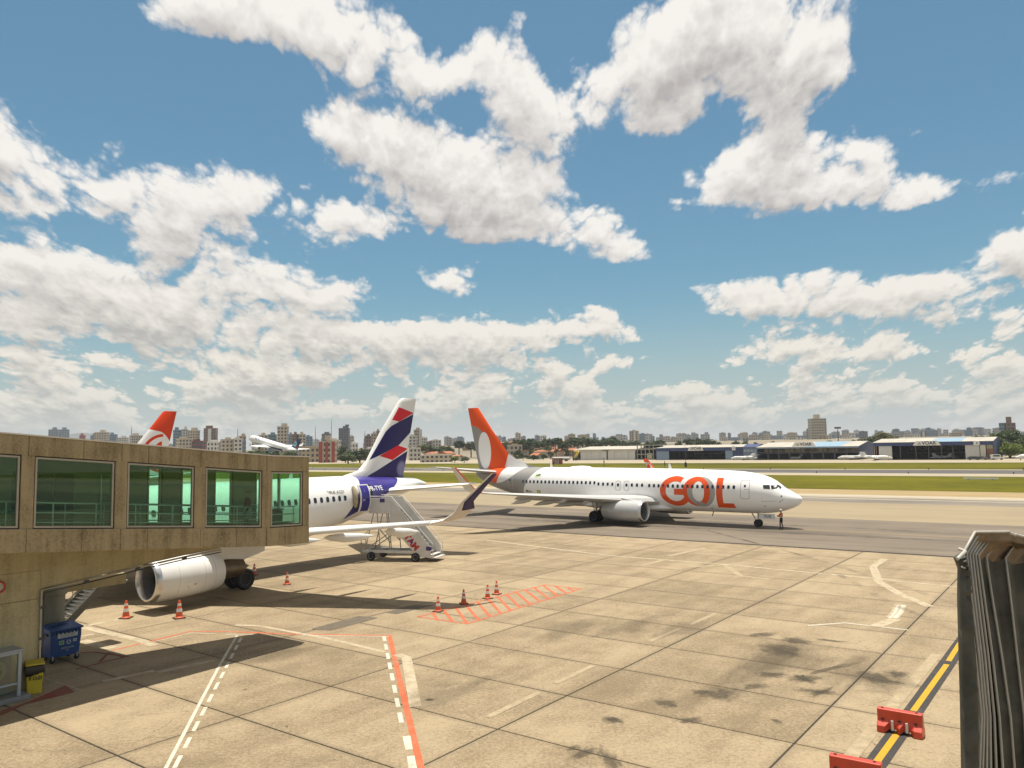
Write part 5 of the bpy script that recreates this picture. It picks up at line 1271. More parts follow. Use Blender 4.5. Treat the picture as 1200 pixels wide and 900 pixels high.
# --- white hangar
h = Han('hangar', 'pale hangar with two closed white sliding doors beside the tiled houses', 384, 672, 745.5, 523)
L_ = h.L; ze, zrr, zb = h.z(712, 526.6), h.z(712, 523.2), h.z(712, 528.4)
h.roof([ROOFW, ROOFW], -.6, L_+14, 0, 40, ze, zrr+.1); h.box('fascia', pm('cream_fascia', (.50, .46, .37), .6, var=.08), .02, L_-.02, -.45, .3, zb, ze-.16); h.box('back_wall', DARKIN, .2, L_-.2, 30, 30.3, 0, ze); h.box('side_wall', TANM, 0, .3, .31, 36, 0, ze-.17)
f = lambda q: h.x(660+q/10)
nd = 4
for (q0, q1) in ((202, 506), (522, 842)):
    for k_ in range(nd):
        x0, x1 = f(q0)+(f(q1)-f(q0))*k_/nd, f(q0)+(f(q1)-f(q0))*(k_+1)/nd
        h.box('door_leaf', DOORW, x0+.05, x1-.05, 0+.12*(k_ % 2), .3+.12*(k_ % 2), 0, zb-.02)
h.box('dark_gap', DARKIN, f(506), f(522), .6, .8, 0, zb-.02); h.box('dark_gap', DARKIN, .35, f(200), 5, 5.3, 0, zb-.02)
for q in (112, 198, 512, 846): h.box('column', STEELD, f(q)-.25, f(q)+.25, .05, .5, 0, zb-.02)
writing('PRIMEIRO', 1.1, frame((f(500), -.48, (zb+ze)/2-.05), (1, 0, 0), (0, 0, 1)), 'fascia_lettering', STEELD, h.t, bold=.03, depth=.01)
o = thing('office_block', 'open sided dark three storey block between the pale hangar and the navy hangar', 'office', AN(a_on(746, 384), 384), HRZ)
w = a_on(766, 384)-a_on(746, 384)
for k_, z in enumerate((0, 2.7, 5.4, 7.6)): mb = MB(); mb.box((w/2, 7, z+.25), (w, 14, .5)); mb.build('floor_slab', pm('grey_slab', (.32, .30, .26), .7, var=.1), o)
mb = MB(); mb.box((w/2, 10, 4), (w-.4, 4, 7.4)); mb.build('core_wall', DARKIN, o)
for k_ in range(5): mb = MB(); mb.box((.3+(w-.6)*k_/4, .4, 4), (.45, .45, 7.3)); mb.build('column', pm('grey_slab', (.32, .30, .26)), o)
mb = MB(); mb.box((w*.75, .3, 2), (w*.3, .3, 3.2)); mb.build('wall', TANM, o)
o = thing('loading_truck', 'yellow high loader truck parked at the left end of the pale hangar', 'truck', ground(675.6, 539.6), HRZ)
mb = MB(); mb.box((0, 0, 1.0), (2.2, 4, 1.0)); mb.build('chassis', STEELD, o); mb = MB(); mb.bar((-1.0, 0, 1.4), (1.4, 0, 5.2), 1.0, 1.3); mb.bar((-1.4, 0, 5.4), (.4, 0, 4.8), 1.0, 1.0); mb.build('boom', pm('yellow_paint', (.62, .46, .08), .5), o)
for sx in (-.8, .8):
    mb = MB(); mb.lathe([(0, -.15), (.45, -.15), (.45, .15), (0, .15)], 14, Matrix.Translation((sx, -2, .45)) @ MX); mb.build('wheel', BLACK, o)
o = thing('fuel_tanker', 'long white tanker trailer parked left of the pale hangar', 'tanker', ground(658, 540.4), HRZ)
mb = MB(); mb.lathe([(.5, -5.6), (.8, -5.4), (.8, 5.4), (.5, 5.6)], 16, Matrix.Translation((0, 0, 1.55)) @ Matrix.Rotation(math.pi/2, 4, 'Y')); mb.build('tank', pm('tank_white', (.46, .45, .42), .5), o, smooth=40)
mb = MB(); mb.box((0, 0, .75), (10.4, 1.5, .2)); mb.build('chassis', STEELD, o)
for sx in (-4.4, -3.4, 3.2, 4.2):
    mb = MB(); mb.lathe([(0, -.2), (.5, -.2), (.5, .2), (0, .2)], 14, Matrix.Translation((sx, -.9, .5)) @ MX); mb.build('wheel', BLACK, o)
# ------------------------------------------------------------------ trees
def leaf_mat(name, dark, light):
    mt = bpy.data.materials.new(name); mt.use_nodes = True; nt = mt.node_tree; b = nt.nodes['Principled BSDF']; b.inputs['Roughness'].default_value = .65; b.inputs['Specular IOR Level'].default_value = .25
    tc = nt.nodes.new('ShaderNodeTexCoord'); n = noise(nt, tc.outputs['Object'], .55, 4, .65); n2 = noise(nt, tc.outputs['Object'], 4.5, 2, .6); oi = nt.nodes.new('ShaderNodeObjectInfo')
    f = ((n-.5)*1.6+(n2-.5)*.9+.5+(X(nt, oi.outputs['Random'])-.5)*.35).ss(.1, .9)
    nt.links.new(mixc(nt, f, dark, light), b.inputs['Base Color']); return mt
LEAF = [leaf_mat('dark_leaves', (.022, .042, .014), (.060, .090, .024)), leaf_mat('mid_leaves', (.034, .058, .015), (.095, .125, .030)), leaf_mat('bright_leaves', (.075, .110, .012), (.17, .22, .025)), leaf_mat('olive_leaves', (.050, .058, .018), (.135, .130, .045))]
BARK = pm('bark', (.09, .07, .05), .9, var=.2)
def crown_mesh(seed, nclump, per, ls, rx=1., rz=1., flat=.0):
    """unit crown (radius about 1) of leaf-clump faces; height 0..2*rz"""
    r = random.Random(seed); mb = MB(); cl = []
    for k_ in range(nclump):
        a = r.uniform(0, 2*math.pi); u = r.uniform(-.75, 1); q = math.sqrt(max(0, 1-u*u)); d = r.uniform(.45, .95)
        cl.append((Vector((math.cos(a)*q*d*rx, math.sin(a)*q*d*rx, rz+u*d*rz*(1-flat))), r.uniform(.20, .40)))
    for c, s in cl:
        for j in range(per):
            v = Vector((r.gauss(0, 1), r.gauss(0, 1), r.gauss(0, 1))).normalized(); p = c+v*s*r.uniform(.6, 1.08)*Vector((1, 1, .8)).length/1.6
            n_ = (v+Vector((r.gauss(0, .5), r.gauss(0, .5), r.gauss(0, .5)+.4))).normalized(); t = n_.cross(Vector((r.gauss(0, 1), r.gauss(0, 1), r.gauss(0, 1)))).normalized(); b_ = n_.cross(t); k2 = ls*r.uniform(.6, 1.3)
            mb.poly([p-t*k2, p-b_*k2*.55, p+t*k2, p+b_*k2*.55])
    return mb
def trunk_mesh(seed, rx, rz):
    r = random.Random(seed); mb = MB(); mb.tube([(0, 0, -3.), (.02, .0, -.2), (.04, .02, .5), (.0, .05, rz)], [.085, .07, .055, .02], 7)
    for k_ in range(4):
        a = k_*1.6+r.uniform(0, 1); mb.tube([(.02, 0, .0+.12*k_), (.25*math.cos(a)*rx, .25*math.sin(a)*rx, .4+.1*k_), (.5*math.cos(a)*rx, .5*math.sin(a)*rx, rz*(.7+.1*k_))], [.045, .032, .012], 6)
    return mb
CROWN = {}
def tree(px, py0, py1, Y, wpx, kind, label, group=None, seed=0, big=False):
    """crown between photograph heights py0 (top) and py1 (bottom) at distance Y, wpx wide"""
    key = (seed % 4, kind, big)
    if key not in CROWN:
        m_ = crown_mesh(100+seed % 4+(50 if big else 0), 46 if big else 26, 130 if big else 60, .062 if big else .11, 1, 1).mesh('crown', LEAF[kind], fix=False)
        CROWN[key] = (m_, trunk_mesh(seed % 4, 1, 1).mesh('trunk', BARK, 40))
    P = at(px, (py0+py1)/2, Y); gz = tz(*an_of(P))
    zt_, zb_ = at(px, py0, Y).z, max(at(px, py1, Y).z, gz+.3); rz_ = max((zt_-zb_)/2, .5); rx_ = wpx/2/CF*Y
    t = thing('tree', label, 'tree', (P.x, P.y, gz), rnd.uniform(0, 6), group)
    c = place(CROWN[key][0], 'crown', t, (0, 0, zb_-gz), rnd.uniform(0, 6), (rx_*1.0, rx_*1.0, rz_*1.0))
    place(CROWN[key][1], 'trunk', t, (0, 0, zb_-gz), 0, (rx_, rx_, rz_))
    return t
big = [(1182, 503, 537, 330, 44, 0, 'tallest dark green tree beside the hangar end'), (1198, 508, 538, 340, 34, 0, 'dark round tree at the far edge behind the bright one'), (1184, 519, 537.5, 318, 28, 2, 'bright yellow green bushy tree in front of the dark ones'), (1168, 508, 536, 352, 18, 1, 'narrow mid green tree touching the hangar gable'),
       (1030, 506.5, 532, 410, 34, 3, 'olive tree rising behind the gap between two hangars'), (1016, 514, 534, 400, 24, 0, 'dark tree low beside the navy gable'), (1042, 508, 526, 430, 22, 3, 'smaller olive tree behind the wide hangar roof'), (1147, 510, 519, 480, 14, 1, 'small round tree peeping over the wide hangar roof')]
for i, (px, y0, y1, Y, w, k_, lb) in enumerate(big): tree(px, y0, y1, Y, w, k_, lb, None, i, True)
near = [(405, 522, 541, 500, 20, 0), (422, 526, 541, 470, 26, 0), (436, 524, 540, 480, 20, 0), (408, 532, 542, 455, 26, 1), (448, 528, 540, 520, 16, 0), (300, 527, 537, 560, 26, 1), (318, 528, 538, 560, 24, 0), (340, 528, 538, 560, 20, 1), (386, 524, 540, 520, 14, 0),
        (552, 518, 528, 640, 20, 0), (538, 516, 527, 660, 18, 0), (500, 521, 530, 600, 26, 1), (515, 522, 531, 600, 22, 1), (525, 523, 532, 590, 18, 0), (533, 534, 541, 430, 12, 2), (544, 535, 541, 430, 12, 1), (560, 519, 530, 600, 12, 0)]
for i, q in enumerate(near): tree(*q, 'dark bushy tree among the low houses on the far side of the airfield', 'trees among the low houses', i)
r = random.Random(11)
for i in range(46):
    px = 592+i*4.0+r.uniform(-3, 3); Y = r.uniform(560, 720); yt = r.uniform(513, 519)+(2.5 if px > 735 else 0)-(px > 640)*(px < 720)*1.5
    tree(px, yt, yt+r.uniform(8, 11), Y, r.uniform(9, 17), r.choice((0, 0, 1, 0)), 'dark tree in the belt of trees above the tiled roofs', 'trees of the dark belt', i)
for i, (px, yt, w) in enumerate(((806, 514, 14), (816, 513.5, 18), (828, 514, 16), (838, 516, 12), (772, 516, 12), (862, 516.5, 12), (873, 517, 10), (795, 517, 10), (884, 518, 10), (905, 517, 8), (972, 516, 12), (1000, 515.5, 10))):
    tree(px, yt, yt+9, r.uniform(520, 640), w, 0, 'dark tree showing above the blue hangar roofs', 'trees above the hangar roofs', i)
for i, (px, yt, w, yb) in enumerate(((613, 531, 10, 538), (625, 533, 16, 540), (637, 532, 10, 538), (645, 529, 8, 535), (652, 526, 7, 531), (605, 534, 8, 540), (570, 532, 10, 539), (584, 533, 12, 539))):
    tree(px, yt, yb, 470+6*i, w, 0, 'low shrubby tree between the orange roofed houses', 'shrubs between the houses', i)
# ------------------------------------------------------------------ houses with orange tiled roofs
HOUSE_W = [pm('house_wall_%s' % n_, c, .8, var=.12, vs=.4) for n_, c in (('cream', (.50, .43, .33)), ('white', (.58, .55, .50)), ('peach', (.50, .36, .26)), ('grey', (.36, .34, .32)))]
TILE = [pm('roof_tile_%s' % n_, c, .85, var=.25, vs=.8) for n_, c in (('orange', (.34, .125, .06)), ('brown', (.33, .15, .085)), ('pale', (.38, .19, .11)))]
PANE = pm('dull_pane', (.05, .055, .06), .25, var=0)
HM = {}
def house_meshes(v):
    if v in HM: return HM[v]
    r = random.Random(v); w, d, hh = r.uniform(7, 11), r.uniform(6, 9), r.choice((3.2, 5.8, 3.4, 6.0))
    a = MB(); a.box((0, 0, hh/2-1), (w, d, hh+2)); b = MB(); o = .5; rh = r.uniform(1.4, 2.1)
    hip = r.choice((0, 0, w*.22))
    b.add([(-w/2-o, -d/2-o, hh), (w/2+o, -d/2-o, hh), (w/2+o, d/2+o, hh), (-w/2-o, d/2+o, hh), (-w/2-o+hip, 0, hh+rh), (w/2+o-hip, 0, hh+rh)], [(0, 1, 5, 4), (2, 3, 4, 5), (1, 2, 5), (3, 0, 4), (3, 2, 1, 0)])
    wins = []
    for k_ in range(3):
        for z in ([1.6] if hh < 4 else [1.6, 4.4]):
            c = MB(); c.box((w*(-.3+.3*k_), -d/2-.02, z), (1.3, .1, 1.2)); wins.append(c.mesh('window', PANE))
    HM[v] = (a.mesh('wall', HOUSE_W[v % 4]), b.mesh('roof', TILE[v % 3]), wins); return HM[v]
def house(px, Y, v, rz, label, group):
    P = at(px, 530, Y); gz = tz(*an_of(P)); t = thing('house', label, 'house', (P.x, P.y, gz), rz, group); a, b, c = house_meshes(v)
    t.scale = (.78, .78, .78); place(a, 'wall', t); place(b, 'roof', t)
    for q in c: place(q, 'window', t)
r = random.Random(5)
for i in range(96):
    px = 566+r.uniform(0, 110) if i < 78 else 498+r.uniform(0, 60)
    house(px, r.uniform(500, 930), r.randrange(12), -PH+r.choice((0, 0, math.pi/2))+r.uniform(-.3, .3), 'low house with an orange tiled roof beyond the far apron', 'tiled houses beyond the airfield')
for i in range(14): house(376+r.uniform(0, 60), r.uniform(520, 760), r.randrange(12), r.uniform(0, 3), 'tiled house low behind the striped tail, among dark trees', 'tiled houses behind the striped tail')
for i in range(18): house(690+r.uniform(0, 80), r.uniform(560, 760), r.randrange(12), -PH+r.uniform(-.3, .3), 'orange roof just showing over the pale hangar', 'roofs behind the pale hangar')
for i in range(22): tree(568+i*4.6+r.uniform(-2, 2), r.uniform(522, 531), r.uniform(533, 538), r.uniform(520, 760), r.uniform(5, 11), r.choice((0, 1)), 'small garden tree among the orange roofs', 'garden trees among the orange roofs', i)
# ------------------------------------------------------------------ the city skyline
BM = {}
def bmat(c): 
    k_ = 'facade_%02x%02x%02x' % tuple(int(q*255) for q in c)
    if k_ not in MATS: pm(k_, c, .8, var=.10, vs=.15)
    return MATS[k_]
BWIN = pm('facade_pane', (.055, .065, .08), .25, var=.2, vs=.3); BWINB = pm('facade_glass_blue', (.07, .12, .17), .2, var=.2, vs=.2)
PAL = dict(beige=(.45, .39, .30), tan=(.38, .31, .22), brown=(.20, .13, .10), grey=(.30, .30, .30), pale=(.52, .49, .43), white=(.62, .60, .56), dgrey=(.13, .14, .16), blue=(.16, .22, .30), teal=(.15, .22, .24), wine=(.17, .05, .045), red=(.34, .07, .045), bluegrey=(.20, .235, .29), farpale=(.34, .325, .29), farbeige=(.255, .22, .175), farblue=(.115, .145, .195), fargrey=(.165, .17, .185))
def tower(x0, x1, yt, Y, col, label, group=None, style='grid', cap=True, name='apartment_tower', rz=None, stripe=None, pitch=1.9, crown=None):
    xc = (x0+x1)/2; P = at(xc, 525, Y); gz = tz(*an_of(P))-1; zt_ = at(xc, yt, Y).z; H = max(zt_-gz, 4); Wt = (x1-x0)/CF*Y
    rr = random.Random(int(x0*31+yt*7)); rz = rr.choice((-1, 1))*rr.uniform(.12, .4) if rz is None else rz
    az0 = -math.atan2(P.x, P.y); k_ = .75; W = Wt/(math.cos(rz)+k_*abs(math.sin(rz))); D = W*k_
    t = thing(name, label, 'building' if name != 'apartment_tower' else 'tower block', (P.x, P.y, gz), az0+rz, group)
    hc = min(H*.09, 4.5) if cap else 0
    mb = MB(); mb.box((0, 0, (H-hc)/2), (W, D, H-hc))
    if hc:
        mb.box((0, 0, H-hc+.35), (W*1.02, D*1.02, .7)); mb.box((rr.uniform(-.15, .15)*W, 0, H-hc/2+.3), (W*rr.uniform(.3, .55), D*.5, hc*.98))
    if crown: mb.box((crown[0]*W, 0, H+crown[2]/2), (W*crown[1], D*.6, crown[2]))
    mb.build('wall', bmat(PAL[col]), t)
    ppm = CF/Y*1024/1200; Hb = H-hc
    rows = int(max(2, min(Hb/3.0, Hb*ppm/pitch))); cols = int(max(2, min(W/2.6, W*ppm/pitch)))
    wm = MB(); g = .03
    for face in (0, 1, 2):
        L_ = W if face == 0 else D; n_ = cols if face == 0 else max(2, int(cols*.7))
        for j in range(rows):
            z0 = Hb*(j+.28)/rows; z1 = Hb*(j+.80)/rows
            if style == 'band': segs = [(-L_*.46, L_*.46)]
            else: segs = [(-L_/2+L_*(i+.24)/n_, -L_/2+L_*(i+.76)/n_) for i in range(n_)]
            for (a, b) in segs:
                if face == 0: q = [(a, -D/2-g, z0), (b, -D/2-g, z0), (b, -D/2-g, z1), (a, -D/2-g, z1)]
                else:
                    sx = 1 if face == 1 else -1; q = [(sx*(W/2+g), a, z0), (sx*(W/2+g), b, z0), (sx*(W/2+g), b, z1), (sx*(W/2+g), a, z1)]
                wm.poly(q)
    o = wm.build('windows', BWINB if col in ('blue', 'teal', 'bluegrey') else BWIN, t, fix=False); o['kind'] = 'stuff'
    if stripe:
        sm = MB()
        for (f0, f1, c2) in stripe:
            s2 = MB(); s2.box((W*(f0+f1-1)/2, -D/2-.15, Hb/2), (W*(f1-f0), .5, Hb)); s2.build('pilaster', bmat(PAL[c2]), t)
    return t
# buildings one can tell apart: x0, x1, top, distance, colour, label
NAMED = [(57, 68, 501, 1500, 'bluegrey', 'left one of the twin grey towers over the walkway roof', {}), (69.5, 80, 501, 1500, 'bluegrey', 'right one of the twin grey towers over the walkway roof', {}), (93, 99.5, 508, 1300, 'red', 'small red brick block beside the blue hill', {}),
 (111, 127, 504, 1100, 'beige', 'broad beige block left of the orange tail with grey wing', {}), (106, 112, 508, 1120, 'bluegrey', 'low grey wing of the broad beige block', {}), (127.5, 137, 507, 1300, 'blue', 'dark blue stepped block over the walkway', dict(style='band')), (152, 166, 508, 1000, 'beige', 'beige block with a roof antenna just left of the orange tail', {}), (137, 150, 511, 1200, 'pale', 'low rounded beige block left of the antenna block', {}),
 (203, 213, 501, 900, 'teal', 'teal glass tower touching the orange tail', dict(style='band')), (213, 219.5, 500, 950, 'pale', 'slim pale tower behind the teal glass one', {}), (220, 233.5, 501.5, 900, 'beige', 'tall beige tower right of the teal glass one', {}), (206.5, 224, 512, 700, 'beige', 'lower pale beige block in front of the teal tower', {}), (225, 240, 515, 680, 'wine', 'low wine red block with pale window bands', dict(style='band')),
 (239, 254.5, 499, 900, 'brown', 'tall dark brown tower with a white flank', dict(stripe=[(.36, .64, 'white')])), (243, 256, 516, 660, 'white', 'short white block before the dark brown tower', {}), (258.5, 273, 513, 640, 'beige', 'left half of the wide beige apartment block', dict(rz=.15)), (273.3, 283.5, 512, 640, 'pale', 'right half of the wide beige apartment block', dict(rz=.15)), (280, 288, 508.5, 720, 'tan', 'tan block behind the wide beige one, with mast', {}), (284, 288, 515, 650, 'bluegrey', 'slim grey block at the climbing jet nose', {}),
 (303, 313.5, 507.5, 800, 'beige', 'beige block above the climbing jet', {}), (314, 324, 507, 820, 'teal', 'greenish grey block above the climbing jet', dict(style='band')), (325, 338, 496.5, 760, 'beige', 'tallest beige tower above the climbing jet', dict(crown=None)), (338, 342.5, 507, 900, 'blue', 'slim blue block beside the tallest beige tower', {}), (342.3, 348.5, 506.5, 760, 'brown', 'dark brown half of the two tone block at the blue tail', {}), (348.7, 358, 506.5, 762, 'beige', 'beige half of the two tone block at the blue tail', {}),
 (358, 366, 510, 1000, 'blue', 'blue grey block right of the small blue tail', {}), (352, 374, 523, 560, 'tan', 'low long tan building under the climbing jet tail', dict(rz=.1)), (377, 388, 506.5, 900, 'dgrey', 'grey tower between two radio masts', {}), (385, 400, 514, 620, 'pale', 'pale block behind the red and beige one', {}), (374, 395, 515.5, 520, 'beige', 'red and beige apartment block with red corner strips', dict(stripe=[(0, .22, 'red'), (.40, .58, 'red'), (.80, 1., 'red')], rz=-.2, crown=(0, .35, 3.0), pitch=2.6)),
 (397, 410, 499.5, 950, 'dgrey', 'dark grey tall tower left of the striped tail', dict(crown=(.3, .3, 2.))), (409.5, 415, 510, 1000, 'beige', 'small beige tower right of the dark grey tall one', {}), (400, 405.5, 515.5, 600, 'dgrey', 'dark narrow block below the dark grey tower', {}), (411, 419.5, 518, 640, 'white', 'short white block left of the striped tail', {}), (427, 435, 509, 800, 'brown', 'red brown tower touching the striped tail', {}), (435, 442, 506, 840, 'tan', 'tan tower behind the red brown one', {}), (441, 446, 503, 900, 'brown', 'dark top of a tower behind the striped tail edge', {}),
 (479, 489, 509, 800, 'pale', 'pale block just right of the striped tail', {}), (485, 494.5, 501.5, 850, 'tan', 'tall two tone tower right of the striped tail', dict(stripe=[(.55, 1., 'pale')])), (493.5, 501, 512, 900, 'pale', 'small pale block right of the two tone tower', {}), (499.5, 507, 517, 800, 'brown', 'low brown block between the two tails', {}), (505, 517, 515, 850, 'pale', 'low domed pale block between the two tails', {}), (479, 493, 524, 560, 'pale', 'long low white walled building beside the striped tail', dict(rz=.1)), (492, 530, 533, 470, 'beige', 'long beige walled building along the far apron', dict(rz=.05, cap=False)),
 (594, 612, 520.5, 560, 'beige', 'beige apartment block with dark window rows beside the orange tail', dict(pitch=2.4)), (604, 610.5, 506.5, 1400, 'beige', 'slim beige tower high over the tiled houses', {}), (632.5, 640.5, 510, 1600, 'pale', 'pale tower over the dark tree belt, left part', {}), (666, 674.5, 508, 1300, 'tan', 'tan and grey tower left of a domed one over the pale hangar', {}), (677, 690, 509, 1300, 'beige', 'rounded beige block over the pale hangar', {}), (695, 699, 507.5, 1900, 'blue', 'slim blue tower over the pale hangar', {}), (705, 709, 512, 1800, 'bluegrey', 'small blue grey block over the tree belt', {}), (718.5, 723.5, 510.5, 1500, 'beige', 'small stepped beige tower over the tree belt', {}),
 (738, 749, 504, 1200, 'tan', 'tall tan tower with white centre stripe', dict(stripe=[(.58, .72, 'white')])), (749.3, 757, 507.5, 1260, 'bluegrey', 'blue grey tower attached to the striped tan one', {}), (777, 786, 511, 1500, 'beige', 'beige block over the left end of the navy hangar', {}), (787, 801, 512.5, 1500, 'beige', 'wide pale cluster over the navy hangar', {}), (803.5, 809, 511, 1700, 'bluegrey', 'small grey tower over the navy hangar sign', {}), (811.5, 819, 508, 1800, 'grey', 'grey tower with round top over the navy hangar', {}), (821.5, 832, 508.5, 1800, 'grey', 'grey pair of towers right of the round topped one', {}),
 (844, 853, 512, 1600, 'beige', 'beige low cluster over the office block', {}), (856, 867, 512.5, 1500, 'bluegrey', 'blue grey block over the hangar office', {}), (868, 877, 506.5, 1400, 'beige', 'tall beige tower above the gap between hangars', {}), (878.5, 890, 509, 1600, 'tan', 'tan stepped block right of the tall beige tower', {}), (893, 903.5, 508.5, 1600, 'beige', 'beige block over the tan bay hangar', {}), (904, 918, 510.5, 1700, 'bluegrey', 'wide grey cluster over the tan bay hangar', {}), (923.5, 934.5, 506.5, 1350, 'beige', 'tall pinkish beige tower left of the big lone tower', {}), (935, 946, 510.5, 1600, 'blue', 'blue glass block left of the big lone tower', dict(style='band')), (946, 951, 502, 1150, 'grey', 'slim grey tower hidden behind the big lone tower', {}),
 (948.7, 969, 490.5, 900, 'beige', 'big lone beige tower with a roof box, tallest in the skyline', dict(cap=False, crown=(-.02, .30, 4.6), rz=.3, pitch=2.2)), (970, 980, 510, 1500, 'bluegrey', 'blue grey domed block right of the big lone tower', {}), (985, 996, 509.5, 1500, 'beige', 'beige block under the lamp mast', {}), (996, 1003, 507, 1700, 'pale', 'pale stepped block right of the lamp mast', {}), (1008, 1017.5, 505, 1300, 'dgrey', 'dark grey rounded tower left of the olive tree', {}),
 (1045, 1058, 507, 1300, 'grey', 'grey block over the left roof end of the wide hangar', {}), (1060, 1070, 509.5, 1400, 'beige', 'beige low block over the wide hangar', {}), (1070, 1079.5, 508.5, 1500, 'pale', 'pale low block over the wide hangar', {}), (1079.5, 1086, 505, 1300, 'dgrey', 'dark striped tower over the wide hangar sign', dict(stripe=[(.3, .7, 'pale')])), (1086, 1092, 501, 1350, 'blue', 'pointed blue tower over the wide hangar sign', {}), (1092, 1100.5, 504, 1320, 'bluegrey', 'rounded blue grey tower right of the pointed one', {}), (1100, 1110, 512, 1500, 'tan', 'low tan block right of the rounded tower', {}),
 (1114, 1127, 507, 1200, 'tan', 'brownish wide block over the right part of the wide hangar', {}), (1132, 1140.5, 504, 1200, 'blue', 'blue square tower over the right part of the wide hangar', {}), (1161, 1166, 509, 1500, 'bluegrey', 'small grey tower at the right roof end', {}), (1180, 1191, 495.5, 620, 'brown', 'brown brick tower above the trees with a roof box', dict(crown=(-.12, .5, 4.8), cap=False, rz=.2)), (1173, 1180.3, 495.5, 622, 'teal', 'dark green half of the brown brick tower above the trees', dict(cap=False, style='band'))]
for (x0, x1, yt, Y, c, lb, kw) in NAMED: tower(x0, x1, yt, Y, c, lb, **kw)
r = random.Random(21)
for i in range(280):
    px = r.uniform(-20, 1220) if i < 100 else r.choice((r.uniform(515, 760), r.uniform(760, 1010), r.uniform(1020, 1170), r.uniform(200, 450)))
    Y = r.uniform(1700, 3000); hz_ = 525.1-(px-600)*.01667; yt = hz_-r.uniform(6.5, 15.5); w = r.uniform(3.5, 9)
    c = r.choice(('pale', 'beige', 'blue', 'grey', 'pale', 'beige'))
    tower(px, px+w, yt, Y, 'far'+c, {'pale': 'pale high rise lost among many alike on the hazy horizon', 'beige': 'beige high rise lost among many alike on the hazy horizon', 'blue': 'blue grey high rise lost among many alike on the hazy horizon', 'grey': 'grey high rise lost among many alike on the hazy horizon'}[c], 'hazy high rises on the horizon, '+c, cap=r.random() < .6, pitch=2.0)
for i in range(70):
    px = r.choice((r.uniform(385, 560), r.uniform(560, 680), r.uniform(690, 1000), r.uniform(200, 380))); Y = r.uniform(640, 1150); hz_ = 525.1-(px-600)*.01667
    c = r.choice(('pale', 'beige', 'white', 'tan', 'grey', 'white')); yt = hz_-r.uniform(-4, 4.5)
    tower(px, px+r.uniform(5, 13), yt, Y, c, c+' low flat roofed block in the band of buildings behind the trees', 'low blocks behind the trees, '+c, cap=r.random() < .4, name='city_block', pitch=2.0)
# thin radio masts
for (px, y0, y1, Y, lb) in ((369.5, 499, 513, 1000, 'thin lattice radio mast left of the grey tower'), (388.3, 491, 515, 1000, 'tallest thin lattice radio mast right of the grey tower'), (278.5, 502.5, 514, 720, 'short antenna mast on the tan block'), (427.5, 505, 512, 810, 'small antenna on the red brown tower'), (154, 499, 509, 1000, 'whip antenna on the block left of the orange tail')):
    P = at(px, y1, Y); zt_ = at(px, y0, Y).z; t = thing('radio_mast', lb, 'mast', P)
    mb = MB(); H = zt_-P.z; w = .45*Y/1000*1.2
    for k_ in range(3): a = k_*2.1; mb.bar((w*math.cos(a), w*math.sin(a), -6), (.08*math.cos(a), .08*math.sin(a), H), .22, .22)
    for k_ in range(8): z = -4+(H+3)*k_/8; f_ = 1-k_/8.5; mb.bar((w*f_, 0, z), (-w*f_*.6, w*f_*.8, z+H/9), .12, .12)
    mb.build('lattice', pm('mast_steel', (.18, .18, .19), .6), t)
# lamp mast over the hangars
P = at(982.5, 518, 420); t = thing('lamp_mast', 'tall floodlight mast with a box head right of the big lone tower', 'lamp mast', (P.x, P.y, 0)); zt_ = at(982.5, 502, 420).z
mb = MB(); mb.tube([(0, 0, 0), (0, 0, zt_)], [.35, .16], 8); mb.build('pole', STEELD, t); mb = MB(); mb.box((0, 0, zt_+.3), (3.2, 1.2, .9)); mb.build('lamp_head', STEELD, t, bevel=.1)
# a low blue hill far off
mb = MB(); Y = 9000; pts = [(60, 514), (78, 509.5), (90, 507.6), (100, 507.2), (110, 508.6), (125, 511), (150, 514)]
mb.loft([[tuple(at(px, 530, Y)+Vector((0, 0, -60))), tuple(at(px, py, Y)), tuple(at(px, 530, Y+900)+Vector((0, 0, -60)))] for px, py in pts]); o = mb.build('hill', pm('forest_hill', (.05, .075, .05), .95, var=.2, vs=.004), smooth=60); o['kind'] = 'structure'
